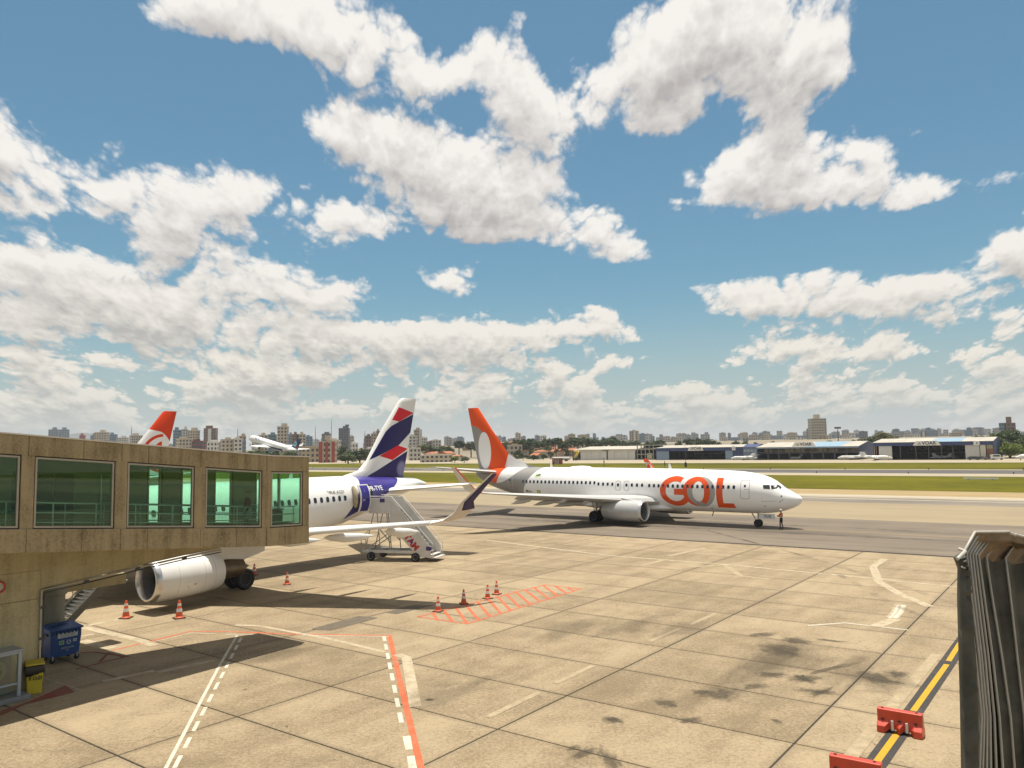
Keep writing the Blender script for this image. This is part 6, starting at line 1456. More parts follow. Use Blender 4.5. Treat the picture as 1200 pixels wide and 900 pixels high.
# ------------------------------------------------------------------ boarding stairs at the rear door
def boarding_stairs():
    A, B = ground(435, 657), ground(487, 658.5); d = (B-A).normalized()
    g = thing('boarding_stairs', 'white mobile boarding stairs with red lettering standing at the open rear door', 'boarding stairs', A, math.atan2(d.y, d.x))
    wp = pm('stairs_white', (.58, .56, .52), .45, var=.12, vs=1.5); st = pm('stairs_steel', (.34, .33, .31), .45, .4, .15); pur = pm('purple_sign', (.05, .03, .16), .5, var=0)
    for y in (.12, 1.75):
        mb = MB(); mb.box((1.55, y, .62), (4.6, .12, .18)); mb.build('chassis_beam', wp, g, bevel=.01)
    mb = MB()
    for x in (-.6, .4, 1.6, 2.6, 3.7): mb.box((x, .93, .62), (.1, 1.5, .12))
    mb.box((2.2, .9, .45), (1.2, .6, .18)); mb.build('chassis_frame', st, g)
    a = MB(); r, w = .30, .2; a.lathe([(r*.55, -w*.4), (r*.8, -w/2), (r, -w*.3), (r, w*.3), (r*.8, w/2), (r*.55, w*.4)], 20, MX); ty = a.mesh('wheel', BLACK, 40)
    b = MB(); b.lathe([(0, -w*.35), (r*.5, -w*.35), (r*.58, -w*.45), (r*.58, w*.45), (r*.5, w*.35), (0, w*.35)], 16, MX); hb = b.mesh('hub', pm('wheel_hub', (.5, .5, .48), .4, .4), 30)
    for x in (0, 3.31):
        for y in (0, 1.87): q = place(ty, 'wheel', g, (x, y, r)); place(hb, 'hub', q)
    Z = 3.38
    mb = MB(); mb.box((.68, .93, Z-.06), (1.7, 1.8, .12)); mb.build('platform', st, g)
    for y in (.03, 1.83):
        mb = MB(); mb.box((.70, y, Z+.36), (1.65, .05, 1.05)); mb.build('platform_panel', wp, g, bevel=.01)
    x0, x1, z0 = 1.5, 4.25, .35; n = 13; me = None
    for k_ in range(n):
        f = (k_+.5)/n
        if me is None: m_ = MB(); m_.box((0, 0, 0), (.26, 1.5, .04)); me = m_.mesh('tread', st)
        place(me, 'tread', g, (x0+(x1-x0)*f, .93, Z-.1+(z0-Z)*f))
    for y in (.06, 1.80):
        mb = MB(); mb.loft([[(x0-.1, yy, Z-.95), (x1-.75, yy, z0-.05), (x1+.15, yy, z0-.05), (x1+.15, yy, z0+.55), (x0+.1, yy, Z+.75), (x0-.1, yy, Z+.75)] for yy in (y-.03, y+.03)]); sp = mb.build('side_panel', wp, g, bevel=.008)
        if y < 1:
            sl = Vector((x1-x0, 0, z0-Z)).normalized(); up = Vector((-sl.z, 0, sl.x)); up = -up if up.z < 0 else up
            writing('TAM', .62, frame((3.0, y-.035, 1.30), tuple(sl), tuple(up)), 'lettering', pm('tam_red', (.45, .03, .03), .5, var=.2), sp, bold=.03)
            mb = MB(); mb.poly([(3.02+.16*(1 if i % 2 else .45)*math.cos(i*.628), y-.042, 1.34+.16*(1 if i % 2 else .45)*math.sin(i*.628)) for i in range(10)]); mb.build('star', pm('star_blue', (.05, .05, .25), .5, var=0), sp)
        mb = MB(); mb.tube([(-.1, y, Z+1.0), (x0, y, Z+1.0), (x1+.3, y, z0+.85), (x1+.3, y, z0-.05)], .025, 6); mb.tube([(x0, y, Z+.82), (x1+.15, y, z0+.62)], .02, 6); mb.build('handrail', pm('rail_white', (.66, .65, .6), .4), g, smooth=40)
    for (x, z) in ((.85, Z+.72), (x1+.02, z0+.55)):
        mb = MB(); mb.box((x, 0, z), (.36, .03, .26)); mb.build('purple_plate', pur, g)
    mb = MB()
    for y in (.2, 1.66):
        for (xa, za, xb, zb) in ((-.55, .7, .1, Z-.12), (.6, .7, .35, Z-.12), (1.45, .7, 1.2, Z-.12), (-.55, .7, 1.3, 1.9), (.3, 2.4, 1.4, 1.2)): mb.tube([(xa, y, za), (xb, y, zb)], .035, 6)
    mb.build('strut', st, g, smooth=40)
    mb = MB()
    for x in (-.85, -.5):
        mb.tube([(x, .1, .05), (x+.05, .1, 1.5)], .03, 6)
    for z in (.35, .7, 1.05, 1.4): mb.tube([(-.85, .1, z), (-.46, .1, z)], .022, 6)
    mb.tube([(-.85, .1, 1.45), (-.2, .1, 2.1)], .025, 6); mb.build('ladder', st, g, smooth=40)
    mb = MB(); mb.box((x1+.28, .93, .28), (.5, 1.6, .05)); mb.box((x1+.1, .93, .46), (.3, 1.6, .05)); mb.build('bottom_step', wp, g)
    return g
boarding_stairs()
# ------------------------------------------------------------------ traffic cones
CO = pm('cone_orange', (.56, .085, .02), .5, var=.12, vs=5); CW = pm('cone_white', (.66, .64, .60), .5, var=.08)
def make_cone(label, grp):
    g = thing('traffic_cone', label, 'traffic cone', group=grp)
    mb = MB(); mb.box((0, 0, .02), (.44, .44, .04)); mb.build('base', BLACK, g, bevel=.012)
    rz_ = lambda z: .155-.118*z/.74
    def band(z0, z1, o, nm, m_, n=20):
        q = MB(); q.lathe([(rz_(z0)+o, z0), (rz_(z1)+o, z1)], n); q.build(nm, m_, g, smooth=50)
    mb = MB(); mb.lathe([(.185, .04), (.165, .07), (rz_(.08), .085), (rz_(.70), .70), (.03, .73), (.0, .735)], 20); mb.build('body', CO, g, smooth=40)
    band(.27, .40, .004, 'white_band', CW); band(.51, .60, .004, 'white_band', CW)
    return g
cone = None
CL = [((147.5, 724.5), 1.12, 'cone nearest the metal stairs, left of the two under the engine', 'cones under the engine'), ((210, 724.5), 1.12, 'cone below the white engine intake, right of the two', 'cones under the engine'), ((336.5, 685), .95, 'lone orange cone on open concrete right of the black main wheels', 'cones beside the parked airliner'), ((298, 674), .95, 'cone just behind the main wheels under the walkway end', 'cones beside the parked airliner'),
      ((513.5, 716.5), .95, 'cone nearest the camera at the hatched box, leftmost of four', 'cones along the hatched box'), ((543.5, 707.5), .95, 'second cone from the near end along the hatched box', 'cones along the hatched box'), ((571.5, 701.5), .95, 'third cone along the hatched box, on its edge line', 'cones along the hatched box'), ((582, 696.5), .95, 'farthest cone of the four along the hatched box', 'cones along the hatched box')]
for px, s, lb, gr in CL:
    c = make_cone(lb, gr) if cone is None else copy_tree(cone)
    cone = cone or c; c['label'] = lb; c['group'] = gr; c.location = ground(*px); c.scale = (s, s, s); c.rotation_euler = (0, 0, rnd.uniform(0, 1.5))
# ------------------------------------------------------------------ things at the foot of the pier
def dumpster():
    A, B = ground(58.5, 779.5), ground(95, 771.5); d = (B-A).normalized(); Wd = (B-A).length*1.0
    g = thing('wheeled_dumpster', 'blue wheeled recycling dumpster with a white label beside the round column', 'dumpster', A, math.atan2(d.y, d.x))
    blue = pm('dumpster_blue', (.022, .075, .25), .45, var=.15, vs=3); dk = pm('dumpster_dark_blue', (.016, .05, .16), .5, var=.15)
    D, Hh = .85, 1.13
    mb = MB(); mb.loft([[(.06, .06, .2), (Wd-.06, .06, .2), (Wd-.06, D-.06, .2), (.06, D-.06, .2)], [(0, 0, .9), (Wd, 0, .9), (Wd, D, .9), (0, D, .9)], [(0, 0, Hh), (Wd, 0, Hh), (Wd, D, Hh), (0, D, Hh)]]); mb.build('bin_body', blue, g, bevel=.03)
    mb = MB(); mb.loft([[(-.05, -.06, Hh+.01), (Wd+.05, -.06, Hh+.01), (Wd+.05, D+.05, Hh+.01), (-.05, D+.05, Hh+.01)], [(-.05, -.06, Hh+.07), (Wd+.05, -.06, Hh+.07), (Wd+.05, D+.05, Hh+.17), (-.05, D+.05, Hh+.17)]]); mb.build('lid', blue, g, bevel=.025)
    mb = MB(); mb.tube([(.2, D*.55, Hh+.16), (Wd-.2, D*.8, Hh+.2)], .03, 8); mb.build('lid_handle', dk, g, smooth=50)
    for k_ in range(8): x = .06+(Wd-.16)*k_/7; mb = MB(); mb.box((x+.02, -.02, Hh-.06), (.05, .05, .10)); mb.build('rib', dk, g)
    for x in (-.03, Wd+.03): mb = MB(); mb.tube([(x, D*.25, Hh-.12), (x, D*.75, Hh-.12)], .035, 8); mb.build('side_handle', DARKM, g, smooth=50)
    a = MB(); a.lathe([(.0, -.03), (.08, -.03), (.10, 0), (.08, .03), (0, .03)], 16, MX); wm_ = a.mesh('caster', BLACK, 40)
    f_ = MB(); f_.box((0, 0, .09), (.05, .09, .16)); fm = f_.mesh('fork', GREYM)
    for x in (.12, Wd-.12):
        for y in (.1, D-.1): q = place(wm_, 'caster', g, (x, y, .10)); place(fm, 'fork', q, (0, 0, 0))
    # label and printed symbols, flush on the front
    yy = lambda z: .06-(z-.2)*.06/.7 if z < .9 else 0
    mb = MB(); mb.poly([(Wd*.22, yy(.90)-.012, .88), (Wd*.86, yy(.90)-.012, .88), (Wd*.86, -.012, 1.05), (Wd*.22, -.012, 1.05)]); lb = mb.build('label', pm('label_white', (.55, .56, .55), .5, var=.08), g)
    for (z, x0, x1) in ((1.02, .42, .66), (.975, .30, .78), (.925, .28, .8)): mb = MB(); mb.poly([(Wd*x0, -.016, z), (Wd*x1, -.016, z), (Wd*x1, -.016, z+.016), (Wd*x0, -.016, z+.016)]); mb.build('print_line', pm('print_grey', (.16, .18, .22), .5, var=0), lb)
    gr_, wh = pm('print_green', (.10, .30, .12), .5, var=0), pm('print_white', (.50, .54, .54), .5, var=0)
    mb = MB(); mb.poly([(Wd*q[0], yy(q[1])-.012, q[1]) for q in ((.27, .64), (.43, .64), (.43, .78), (.27, .78))]); o = mb.build('symbol', wh, g); mb = MB(); mb.poly([(Wd*q[0], yy(q[1])-.018, q[1]) for q in ((.29, .66), (.41, .66), (.41, .76), (.29, .76))]); mb.build('symbol_green', gr_, o)
    mb = MB(); mb.poly([(Wd*q[0], yy(q[1])-.012, q[1]) for q in ((.72, .68), (.84, .68), (.84, .78), (.72, .78))]); o = mb.build('symbol', wh, g); mb = MB(); mb.poly([(Wd*q[0], yy(q[1])-.018, q[1]) for q in ((.74, .72), (.82, .72), (.82, .74), (.74, .74))]); mb.build('print_line', blue, o)
    for k_ in range(3):                                      # recycling triangle
        a0, a1 = R(90+120*k_+14), R(90+120*(k_+1)-14); c = (Wd*.58, .70); mb = MB(); r0, r1 = .10, .055
        mb.poly([(c[0]+r*math.cos(a), yy(c[1])-.014, c[1]+r*math.sin(a)) for r, a in ((r0, a0), (r0, a1), (r1, a1), (r1, a0))]); mb.build('recycling_arrow', wh, g)
    for z, s in ((.50, .085), (.41, .06)): writing('RECICLAVEL' if z > .45 else 'LIXO', s, frame((Wd*.56, yy(z)-.012, z), (1, 0, 0), (0, .086, 1)), 'print', wh, g)
dumpster()
def fod_bin():
    P = ground(39.5, 812); g = thing('litter_bin', 'yellow debris bin with a black bag under its lid by the pier foot', 'bin', P, .62)
    ye = pm('bin_yellow', (.48, .38, .025), .5, var=.15, vs=4)
    mb = MB(); mb.loft([[(-.20, -.20, 0), (.20, -.20, 0), (.20, .20, 0), (-.20, .20, 0)], [(-.245, -.245, .86), (.245, -.245, .86), (.245, .245, .86), (-.245, .245, .86)]]); mb.build('bin_body', ye, g, bevel=.03)
    r = random.Random(2); n = 24; rg = []
    for (z, o) in ((.62, .265), (.70, .29), (.80, .285), (.88, .275), (.90, .24)):
        rr = []
        for k_ in range(n):
            a = 2*math.pi*k_/n; c, s = math.cos(a), math.sin(a); k2 = (o+r.uniform(-.012, .012))/max(abs(c), abs(s))*.98; zz = z+(r.uniform(-.05, .05) if z < .65 else 0); rr.append((c*min(k2, o*1.3), s*min(k2, o*1.3), zz))
        rg.append(rr)
    mb = MB(); mb.loft(rg); mb.build('bin_bag', pm('black_bag', (.018, .016, .014), .4, var=.2), g, smooth=30)
    mb = MB(); mb.loft([[(-.27, -.27, .905), (.27, -.27, .905), (.27, .27, .905), (-.27, .27, .905)], [(-.26, -.26, .95), (.26, -.26, .95), (.26, .27, 1.0), (-.26, .27, 1.0)]]); mb.build('lid', ye, g, bevel=.02)
    mb = MB(); mb.box((0, .29, .96), (.3, .06, .05)); mb.build('lid_handle', ye, g)
    writing('F.O.D', .15, frame((.02, -.232, .50), (1, 0, 0), (0, -.052, 1)), 'lettering', pm('black_print', (.015, .015, .015), .6, var=0), g, bold=.006, depth=.006)
    mb = MB(); mb.box((.02, -.236, .64), (.16, .012, .06)); mb.build('black_tape', BLACK, g)
fod_bin()
def hose_case():
    t1 = wloc(24, 800, YP-.65)[0]; g = thing('hose_cabinet', 'grey metal framed cabinet with a coiled hose against the pier foot', 'hose cabinet', WC+WX*t1+WY*(YP-.65), math.pi/2-WPHI)
    fr = pm('cabinet_frame', (.33, .37, .40), .5, .3, .1)
    mb = MB(); mb.box((-1.2, .34, .07), (2.9, 1.0, .14)); mb.build('plinth', pm('grey_plinth', (.20, .21, .20), .8), g, bevel=.02)
    for (c, d) in (((-.05, 0, .82), (.1, .1, 1.36)), ((-2.3, 0, .82), (.1, .1, 1.36)), ((-1.17, 0, 1.46), (2.14, .08, .08)), ((-1.17, 0, .52), (2.14, .06, .06))):
        mb = MB(); mb.box(c, d); mb.build('frame_bar', fr, g, bevel=.01)
    mb = MB(); mb.box((-1.17, .55, .75), (2.2, .04, 1.2)); mb.build('back_panel', pm('cabinet_back', (.24, .24, .19), .7), g)
    mb = MB(); mb.box((-1.17, .3, 1.53), (2.45, .72, .04)); mb.build('cabinet_roof', fr, g)
    mb = MB()
    for k_ in range(4): mb.tube([(-.62+(.30-.05*k_)*math.cos(a*.3142), .30-.04*k_, .92+(.30-.05*k_)*math.sin(a*.3142)) for a in range(21)], .03, 7, caps=False)
    mb.build('coiled_hose', pm('hose_canvas', (.42, .38, .26), .8, var=.15), g, smooth=50)
    mb = MB(); mb.tube([(-.9, .3, 1.22), (-.9, .12, 1.22)], .05, 8); mb.build('valve', pm('valve_yellow', (.45, .33, .04), .5), g, smooth=50)
    mb = MB(); mb.box((-1.17, .0, .98), (2.1, .006, .84)); mb.build('pane', GGLASS2, g)
GGLASS2 = bpy.data.materials.new('clear_glass'); GGLASS2.use_nodes = True
def _clear():
    nt = GGLASS2.node_tree; nt.nodes.clear(); o = nt.nodes.new('ShaderNodeOutputMaterial'); t = nt.nodes.new('ShaderNodeBsdfTransparent'); g = nt.nodes.new('ShaderNodeBsdfGlossy'); mx = nt.nodes.new('ShaderNodeMixShader'); fr = nt.nodes.new('ShaderNodeFresnel')
    t.inputs[0].default_value = (.85, .9, .88, 1); g.inputs['Roughness'].default_value = .05; nt.links.new(fr.outputs[0], mx.inputs[0]); nt.links.new(t.outputs[0], mx.inputs[1]); nt.links.new(g.outputs[0], mx.inputs[2]); nt.links.new(mx.outputs[0], o.inputs[0])
_clear(); hose_case()
# ------------------------------------------------------------------ red plastic barriers
def barrier(label, L_, R_, first=None):
    d = (R_-L_).normalized(); c = (L_+R_)/2; rz = math.atan2(d.y, d.x)
    if first:
        g = copy_tree(first); g['label'] = label; g.location = (c.x, c.y, 0); g.rotation_euler = (0, 0, rz); return g
    g = thing('plastic_barrier', label, 'barrier', (c.x, c.y, 0), rz, 'red plastic barriers on the taxi line')
    red = pm('barrier_red', (.50, .05, .022), .4, var=.10, vs=3, coat=.1); W2 = .535; Hh = .58
    # body: profile across, with two feet recesses along the lower half
    xs = [-W2, -W2+.03, -.34, -.24, -.22, -.12, -.10, 0, .10, .12, .22, .24, .34, W2-.03, W2]
    def sec(x):
        q = abs(x); notch = .10 <= q <= .24 and True
        end = .01 if abs(abs(x)-W2) < .001 else 0
        lo = .10 if notch else 0.; w0 = .11 if notch else .225; 
        return [(x, -w0+end, lo), (x, -w0+end, .17), (x, -.125+end, .27), (x, -.105+end, .31), (x, -.105+end, Hh-.02), (x, -.09+end, Hh), (x, .09-end, Hh), (x, .105-end, Hh-.02), (x, .105-end, .31), (x, .125-end, .27), (x, w0-end, .17), (x, w0-end, lo)]
    mb = MB(); mb.loft([sec(x) for x in xs]); mb.build('barrier_body', red, g, bevel=.012)
    for x in (-.17, .17):
        mb = MB(); mb.tube([(x, -.13, .08), (x, -.13, .32)], .035, 8); mb.build('white_strap', pm('strap_white', (.6, .58, .54), .5, var=.05), g, smooth=40)
    for x in (-.42, .39): mb = MB(); mb.lathe([(.035, 0), (.035, .012), (.0, .012)], 12, Matrix.Translation((x, 0, Hh))); mb.build('filler_cap', BLACK, g)
    for x in (-.40, 0, .38): mb = MB(); mb.box((x, -.118, .33), (.07, .035, .03)); mb.build('slot', BLACK, g)
    return g
b1 = barrier('red plastic barrier standing across the yellow line, the one fully in view', ground(1032, 855), ground(1080.5, 864))
L2, R2_ = ground(974.5, 883, .58), ground(1031, 894, .58)
barrier('red plastic barrier nearer the camera, cut by the bottom of the view', L2, R2_, b1)
# ------------------------------------------------------------------ folding canopy of the next boarding bridge, close on the right
def canopy():
    g = thing('bridge_canopy', 'dark ribbed folding canopy of a boarding bridge, close on the right', 'canopy', (0, 0, 0))
    fab = custom('canopy_fabric', lambda nt, x, y, z, v, b: mixc(nt, noise(nt, v, 2.2, 6, .6).ss(.25, .75), (.034, .036, .029), (.105, .104, .085)), .6, spec=.35)
    tan = custom('canopy_roof_fabric', lambda nt, x, y, z, v, b: mixc(nt, noise(nt, v, 3, 6, .65).ss(.25, .75), (.12, .080, .045), (.25, .175, .105)), .7, spec=.3)
    pip = pm('piping', (.42, .40, .35), .5, var=.15, vs=6)
    # hoops: near leg bottom (px, at py 905), mid, shoulder, top corner, then back over the roof ; depth grows along the bridge
    HP = [  # shoulder px,py ; top px,py ; leg via points
        ((1129, 648), (1142.5, 623.5), (1133.5, 690), (1143, 770), (1150, 840), (1147, 915)),
        ((1132.5, 648.5), (1146.5, 625.5), (1137, 690), (1147, 770), (1153, 840), (1151, 915)),
        ((1136, 649), (1149.5, 627), (1140.5, 690), (1150, 770), (1156.5, 840), (1156, 915)),
        ((1139.5, 649.5), (1153.5, 627), (1144, 690), (1154, 770), (1160, 840), (1161, 915)),
        ((1143, 650), (1157.5, 628), (1148, 690), (1158, 770), (1165, 840), (1168, 915)),
        ((1146.5, 650.5), (1162, 629), (1152, 690), (1163, 770), (1171, 840), (1176, 915)),
        ((1155.5, 652), (1174, 630), (1161, 690), (1174, 770), (1184, 840), (1190, 915)),
        ((1178, 654), (1193, 631.5), (1183, 690), (1192, 770), (1200, 840), (1204, 915)),
        ((1203, 658), (1218, 634), (1208, 690), (1216, 770), (1222, 840), (1226, 915)),
        ((1232, 662), (1247, 637), (1236, 690), (1243, 770), (1248, 840), (1252, 915))]
    paths = []
    for i, h in enumerate(HP):
        Y0 = 9.15+.10*i if i < 6 else 9.75+.32*(i-5)
        sh, tp_ = at(*h[0], Y0), at(*h[1], Y0+.30)
        leg = [at(*q, Y0-.02*j) for j, q in enumerate(h[2:])]
        back = tp_+Vector((1.6, 1.7, -.42)); bs = back+Vector((.25, .3, -.6)); bl = bs+Vector((0, .05, -2.9))
        paths.append([leg[3], leg[2], leg[1], leg[0], sh, tp_, tp_+Vector((.66, .40, -.05)), back, bs, bl])
    for p in paths:
        mb = MB(); mb.tube(p, .016, 8); mb.build('hoop', pip, g, smooth=50)
    for i in range(len(paths)-1):
        a, b = paths[i], paths[i+1]
        inward = lambda j: (Vector((.05, .16, 0)) if j < 4 else Vector((.04, .12, -.07)) if j == 4 else Vector((.02, .03, -.10)) if j < 8 else Vector((0, -.15, 0)))
        gap = min(1, (b[4]-a[4]).length/.18)
        mid = [(a[j]+b[j])/2+inward(j)*(.45+.75*gap) for j in range(len(a))]
        q1 = [(a[j]*.7+mid[j]*.3)+inward(j)*.18 for j in range(len(a))]; q2 = [(b[j]*.7+mid[j]*.3)+inward(j)*.18 for j in range(len(a))]
        for (lo, hi, nm, m_) in ((0, 4, 'side_gusset', fab), (4, 7, 'roof_gusset', tan), (7, 9, 'far_gusset', fab)):
            mb = MB(); mb.loft([[r_[j] for j in range(lo, hi+1)] for r_ in (a, q1, mid, q2, b)], caps=False, closed=False)
            mb.build(nm, m_, g, smooth=80, fix=False)
    # padded front flap at the mouth of the canopy
    P = [(1122, 655), (1127, 668), (1126.5, 700), (1128, 760), (1130, 830), (1131.5, 915)]; Q = [(1130, 650), (1136, 668), (1138, 700), (1144, 770), (1147, 830), (1147.5, 915)]
    r = random.Random(4); rings = []; n = 40
    def lerp(T, f):
        f *= len(T)-1; i = min(int(f), len(T)-2); u = f-i; return (T[i][0]+(T[i+1][0]-T[i][0])*u, T[i][1]+(T[i+1][1]-T[i][1])*u)
    for k_ in range(n+1):
        f = k_/n; p, q = lerp(P, f), lerp(Q, f); w = .03*math.sin(k_*2.1)+r.uniform(-.02, .02)
        A_, B_ = at(*p, 9.0), at(*q, 9.05); c = (A_+B_)/2+Vector((0, -.06+w, 0))
        rings.append([A_, (A_+c)/2+Vector((0, -.025, 0)), c, (B_+c)/2+Vector((0, -.03, 0)), B_, B_+Vector((.02, .14, 0)), A_+Vector((.03, .14, 0))])
    mb = MB(); mb.loft(rings); mb.build('front_flap', fab, g, smooth=60)
    A_, B_ = at(1122, 655, 8.98), at(1131, 646, 9.1); mb = MB(); mb.tube([A_, B_, B_+Vector((.05, .2, 0))], .02, 7); mb.build('flap_edge', pip, g, smooth=50)
    mb = MB(); mb.tube([at(1127, 664, 8.96), at(1131, 665.5, 8.97)], .012, 6); mb.build('buckle', ALU, g)
canopy()
# ------------------------------------------------------------------ marshaller
mp_ = ground(916, 620.5)
MARSH = person('marshaller in an orange vest and dark trousers standing at the airliner nose', (mp_.x, mp_.y, 0), 2.2, pm('orange_shirt', (.30, .075, .03), .8), pm('black_trousers', (.014, .014, .016), .8), 1.0, .08, 'front', pm('orange_vest', (.52, .10, .03), .7))
mb = MB(); mb.lathe([(.118, -.02), (.12, .03), (.10, .09), (.05, .125), (0, .13)], 16, Matrix.Translation((-.005, 0, 1.66))); mb.build('helmet', pm('helmet_pale', (.5, .48, .4), .4, var=0), MARSH, smooth=50)
# ------------------------------------------------------------------ service truck half hidden by the walkway end
P = ground(299, 663); g = thing('service_truck', 'white service truck with a red stripe half hidden behind the walkway end', 'truck', (P.x-1.2, P.y+1.0, 0), math.pi/2-WPHI)
mb = MB(); mb.box((-1.6, 1.0, 1.55), (3.2, 1.9, 1.5)); mb.build('box_body', WHITE, g, bevel=.03)
mb = MB(); mb.box((-1.6, .045, 1.95), (3.1, .02, .22)); mb.box((.012, 1.0, 1.95), (.02, 1.7, .22)); mb.build('red_stripe', pm('stripe_red', (.40, .03, .03), .5, var=0), g)
mb = MB(); mb.box((-1.8, 1.0, .62), (4.2, 1.7, .3)); mb.build('chassis', DARKM, g)
mb = MB(); mb.loft([[(-5.0, .1, .6), (-3.4, .1, .6), (-3.4, .1, 2.0), (-4.3, .1, 2.0), (-5.0, .1, 1.35)], [(-5.0, 1.9, .6), (-3.4, 1.9, .6), (-3.4, 1.9, 2.0), (-4.3, 1.9, 2.0), (-5.0, 1.9, 1.35)]]); mb.build('truck_cab', WHITE, g, bevel=.04)
mb = MB(); mb.poly([(-4.98, .25, 1.40), (-4.33, .25, 1.93), (-4.33, 1.75, 1.93), (-4.98, 1.75, 1.40)]); mb.build('windscreen', DGLASS, g)
for x in (-.6, -4.1):
    for y in (.15, 1.85):
        mb = MB(); mb.lathe([(0, -.12), (.34, -.12), (.36, 0), (.34, .12), (0, .12)], 18, Matrix.Translation((x, y, .36)) @ MX); mb.build('wheel', BLACK, g, smooth=40)
# ------------------------------------------------------------------ business jets on the far apron
BJ = Hull([(0, 1.25, 1.3, .02), (.5, .95, 1.6, .4), (1.4, .8, 2.0, .7), (2.4, .75, 2.45, .9), (4, .75, 2.6, .95), (10, .75, 2.6, .95), (13, 1.15, 2.6, .7), (15.5, 1.8, 2.45, .2)])
def bizjet():
    g = thing('business_jet', 'x', 'business jet', group='business jets on the far apron'); wm = pm('biz_white', (.68, .68, .66), .3, var=.04)
    BJ.mesh(24).build('fuselage', wm, g, smooth=40)
    mb = MB(); fs = lambda z0, s0, s1, th: [(-(s0+u*(s1-s0)), w*th, z0) for (u, w) in ((1, 0), (.5, 1), (.1, .8), (0, 0), (.1, -.8), (.5, -1))]
    mb.loft([fs(2.2, 12.0, 15.6, .15), fs(4.6, 14.4, 16.5, .09)]); mb.build('fin', wm, g, smooth=40)
    for sd_ in (1, -1):
        wing_mesh([(.5, 6.6, 3.4, .95, .13, 3), (7.8, 9.6, 1.2, 1.45, .1, 3)], sd_).build('wing', wm, g, smooth=35); wing_mesh([(.05, 14.6, 1.8, 4.55, .1, 0), (3, 15.8, .9, 4.6, .1, 0)], sd_).build('horizontal_stabilizer', wm, g, smooth=35)
        mb = MB(); mb.lathe([(.36, 0), (.44, .4), (.42, 1.8), (.28, 2.6), (.2, 2.6)], 16, Matrix.Translation((-10.6, sd_*1.42, 2.2)) @ Matrix.Rotation(-math.pi/2, 4, 'Y')); mb.build('engine', wm, g, smooth=40)
        mb = MB(); mb.box((-11.6, sd_*.95, 2.2), (1.2, .5, .1)); mb.build('pylon', wm, g)
        for k_ in range(6): decal(BJ, sd_, [rrect(4.1+.95*k_, 4.5+.95*k_, 1.75, 2.1, .1)], .01).build('cabin_window', WINM, g)
        decal(BJ, sd_, [[(1.75, 1.95), (2.4, 2.0), (2.4, 2.3), (2.0, 2.25)]], .012).build('cockpit_window', DGLASS, g)
    for (s, y) in ((2.0, 0), (8.6, 1.3), (8.6, -1.3)):
        mb = MB(); mb.tube([(-s, y, .2), (-s, y, 1.0)], .06, 6); mb.build('gear_leg', GREYM, g); mb = MB(); mb.lathe([(0, -.1), (.22, -.1), (.25, 0), (.22, .1), (0, .1)], 14, Matrix.Translation((-s, y, .25)) @ MX); mb.build('wheel', BLACK, g)
    return g
bj = None
for (px, n_, rz, s, lb) in ((856, 366, math.pi-PH+.1, 1., 'white business jet outside the farthest navy hangar, tail to the right'), (981, 362, math.pi-PH-.15, 1., 'white business jet outside the tan bay hangar, nose to the left'), (1046, 352, -PH+.25, 1.05, 'larger white business jet with raised tail between the two nearest hangars'),
                         (1189, 345, math.pi-PH+.2, 1.2, 'business jet whose white tail shows at the far edge by the trees'), (884, 372, -PH+2.0, .75, 'small white business jet between the navy hangar office and the tan hangar'), (1089, 366, math.pi-PH, .7, 'business jet parked in the shade inside the wide hangar, left bay'), (1120, 370, -PH+.5, .8, 'business jet parked in the shade inside the wide hangar, right bay'), (925, 372, -PH+2.6, .7, 'business jet in the shade under the tan bay hangar sign')):
    o = bizjet() if bj is None else copy_tree(bj); bj = bj or o; o['label'] = lb
    P = AN(a_on(px, n_), n_); o.location = P; o.rotation_euler = (0, 0, rz); s *= .72; o.scale = (s, s, s)
def far_car(px, n_, label, c, van=False):
    P = AN(a_on(px, n_), n_); g = thing('parked_van' if van else 'parked_car', label, 'van' if van else 'car', P, -PH+.3); m_ = pm('car_paint_'+label.split()[0], c, .3, var=.03, coat=.4)
    h = 2.0 if van else 1.4
    prof = [(-2.2, .35), (2.2, .35), (2.25, .8), (1.3, .95 if not van else 1.1), (.7 if not van else 1.0, h), (-1.6 if not van else -2.15, h), (-2.2, .95)]
    mb = MB(); mb.loft([[(x, y, z) for x, z in prof] for y in (-.85, .85)]); mb.build('body', m_, g, bevel=.06)
    mb = MB()
    for y in (-.86, .86): mb.poly([(-1.5, y, h*.62), (1.0, y, h*.62), (.6, y, h*.92), (-1.4, y, h*.92)])
    mb.build('side_glass', DGLASS, g)['kind'] = 'stuff'
    for x in (-1.4, 1.4):
        for y in (-.8, .8): mb = MB(); mb.lathe([(0, -.1), (.32, -.1), (.32, .1), (0, .1)], 12, Matrix.Translation((x, y, .32)) @ MX); mb.build('wheel', BLACK, g)
far_car(1168, 352, 'white van parked beside the bright green tree', (.65, .65, .63), True)
far_car(1141, 350, 'dark car parked before the grey hangar door', (.05, .06, .08)); far_car(1149, 351, 'grey car parked before the off white hangar door', (.16, .17, .19)); far_car(1160, 354, 'brown car parked at the side bay of the wide hangar', (.14, .07, .05))
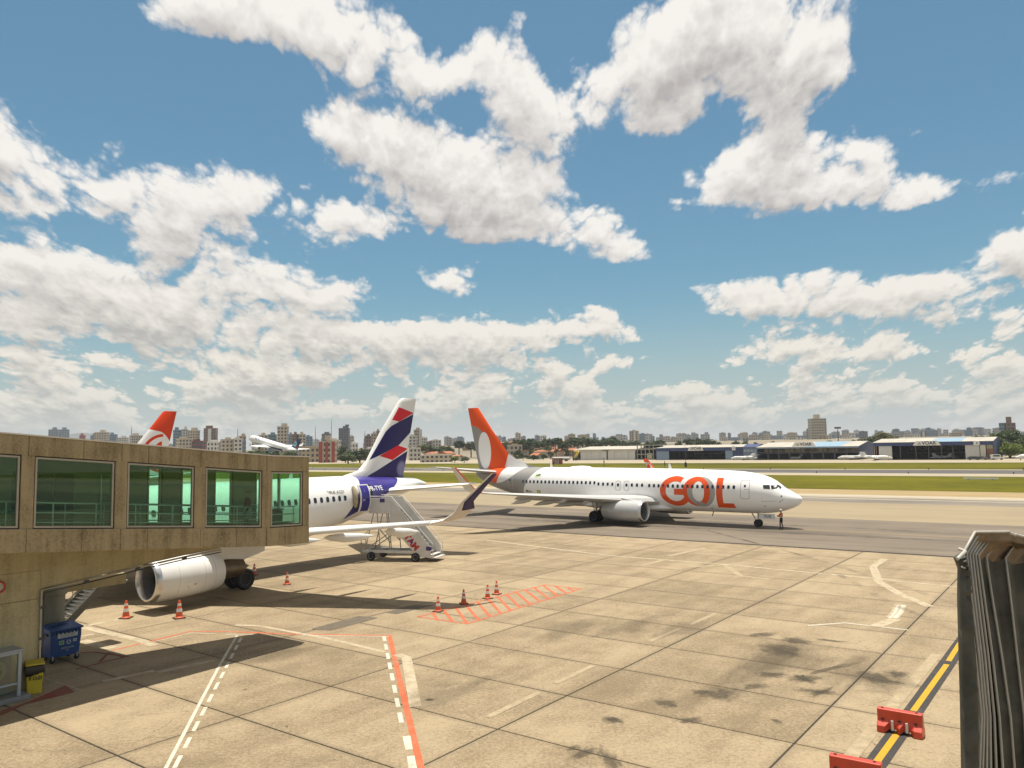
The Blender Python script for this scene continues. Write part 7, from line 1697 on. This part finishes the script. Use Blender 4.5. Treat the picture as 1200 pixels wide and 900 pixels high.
# ------------------------------------------------------------------ small airfield furniture
P = AN(a_on(653, 290), 290); g = thing('equipment_shed', 'small red and white striped equipment shed on the far grass', 'shed', P, -PH)
w = 4.0
for k_ in range(7): mb = MB(); mb.box((-w/2+w/7*(k_+.5), 0, 1.3), (w/7-.02, 2.4, 2.3)); mb.build('wall_panel', pm('shed_red', (.33, .09, .07), .7) if k_ % 2 == 0 else pm('shed_white', (.52, .49, .45), .7), g)
mb = MB(); mb.box((0, 0, 2.6), (w+.6, 3.0, .25)); mb.build('roof', pm('shed_roof', (.28, .13, .10), .7), g)
P = AN(a_on(803, 249), 249); g = thing('wind_mast', 'thin tall pole on the far grass before the navy hangar', 'mast', P); zt_ = z_on(803, 521, 249)
mb = MB(); mb.tube([(0, 0, 0), (0, 0, zt_)], [.09, .05], 6); mb.build('pole', pm('pole_red', (.20, .10, .08), .6), g); mb = MB(); mb.box((0, 0, .9), (.7, .5, 1.6)); mb.build('cabinet', STEELD, g)
for (px, n_, h_, lb) in ((707.5, 255, 3.3, 'slim dark marker post on the far grass before the pale hangar'), (778.5, 251, 2.2, 'short dark marker post left of the thin tall pole'), (648.5, 268, 2.2, 'dark marker post right of the striped shed')):
    P = AN(a_on(px, n_), n_); g = thing('marker_post', lb, 'marker post', P); mb = MB(); mb.tube([(0, 0, 0), (0, 0, h_)], .10, 6); mb.build('post', STEELD, g); mb = MB(); mb.box((0, 0, h_*.55), (.45, .3, .5)); mb.build('marker_box', STEELD, g)
P = AN(a_on(1147, 173), 173); g = thing('taxi_sign', 'low flat pale board lying on the near grass', 'sign', P, -PH); mb = MB(); mb.box((0, 0, .28), (5.8, .3, .28)); mb.build('board', WHITE, g); mb = MB(); mb.box((-2, 0, .07), (.2, .2, .14)); mb.box((2, 0, .07), (.2, .2, .14)); mb.build('feet', STEELD, g)
el = None
for i in range(16):
    for n_ in (204, 232):
        if el is None: el = thing('edge_light', 'tiny runway edge light on the pale shoulder', 'edge light', group='runway edge lights'); mb = MB(); mb.lathe([(.12, 0), (.10, .25), (.14, .28), (.12, .45), (0, .5)], 8); mb.build('lamp', STEELD, el); o = el
        else: o = copy_tree(el)
        o.location = AN(-330+21*i, n_)
# ------------------------------------------------------------------ summer haze
def haze():
    mt = bpy.data.materials.new('haze'); mt.use_nodes = True; nt = mt.node_tree; nt.nodes.clear()
    o = nt.nodes.new('ShaderNodeOutputMaterial'); v = nt.nodes.new('ShaderNodeVolumePrincipled')
    v.inputs['Color'].default_value = (.86, .90, .95, 1); v.inputs['Density'].default_value = .00011; v.inputs['Anisotropy'].default_value = .2
    nt.links.new(v.outputs[0], o.inputs['Volume'])
    mb = MB(); mb.box((0, 8000, 110), (36000, 18400, 222)); h = mb.build('haze', mt); h['kind'] = 'stuff'
haze()
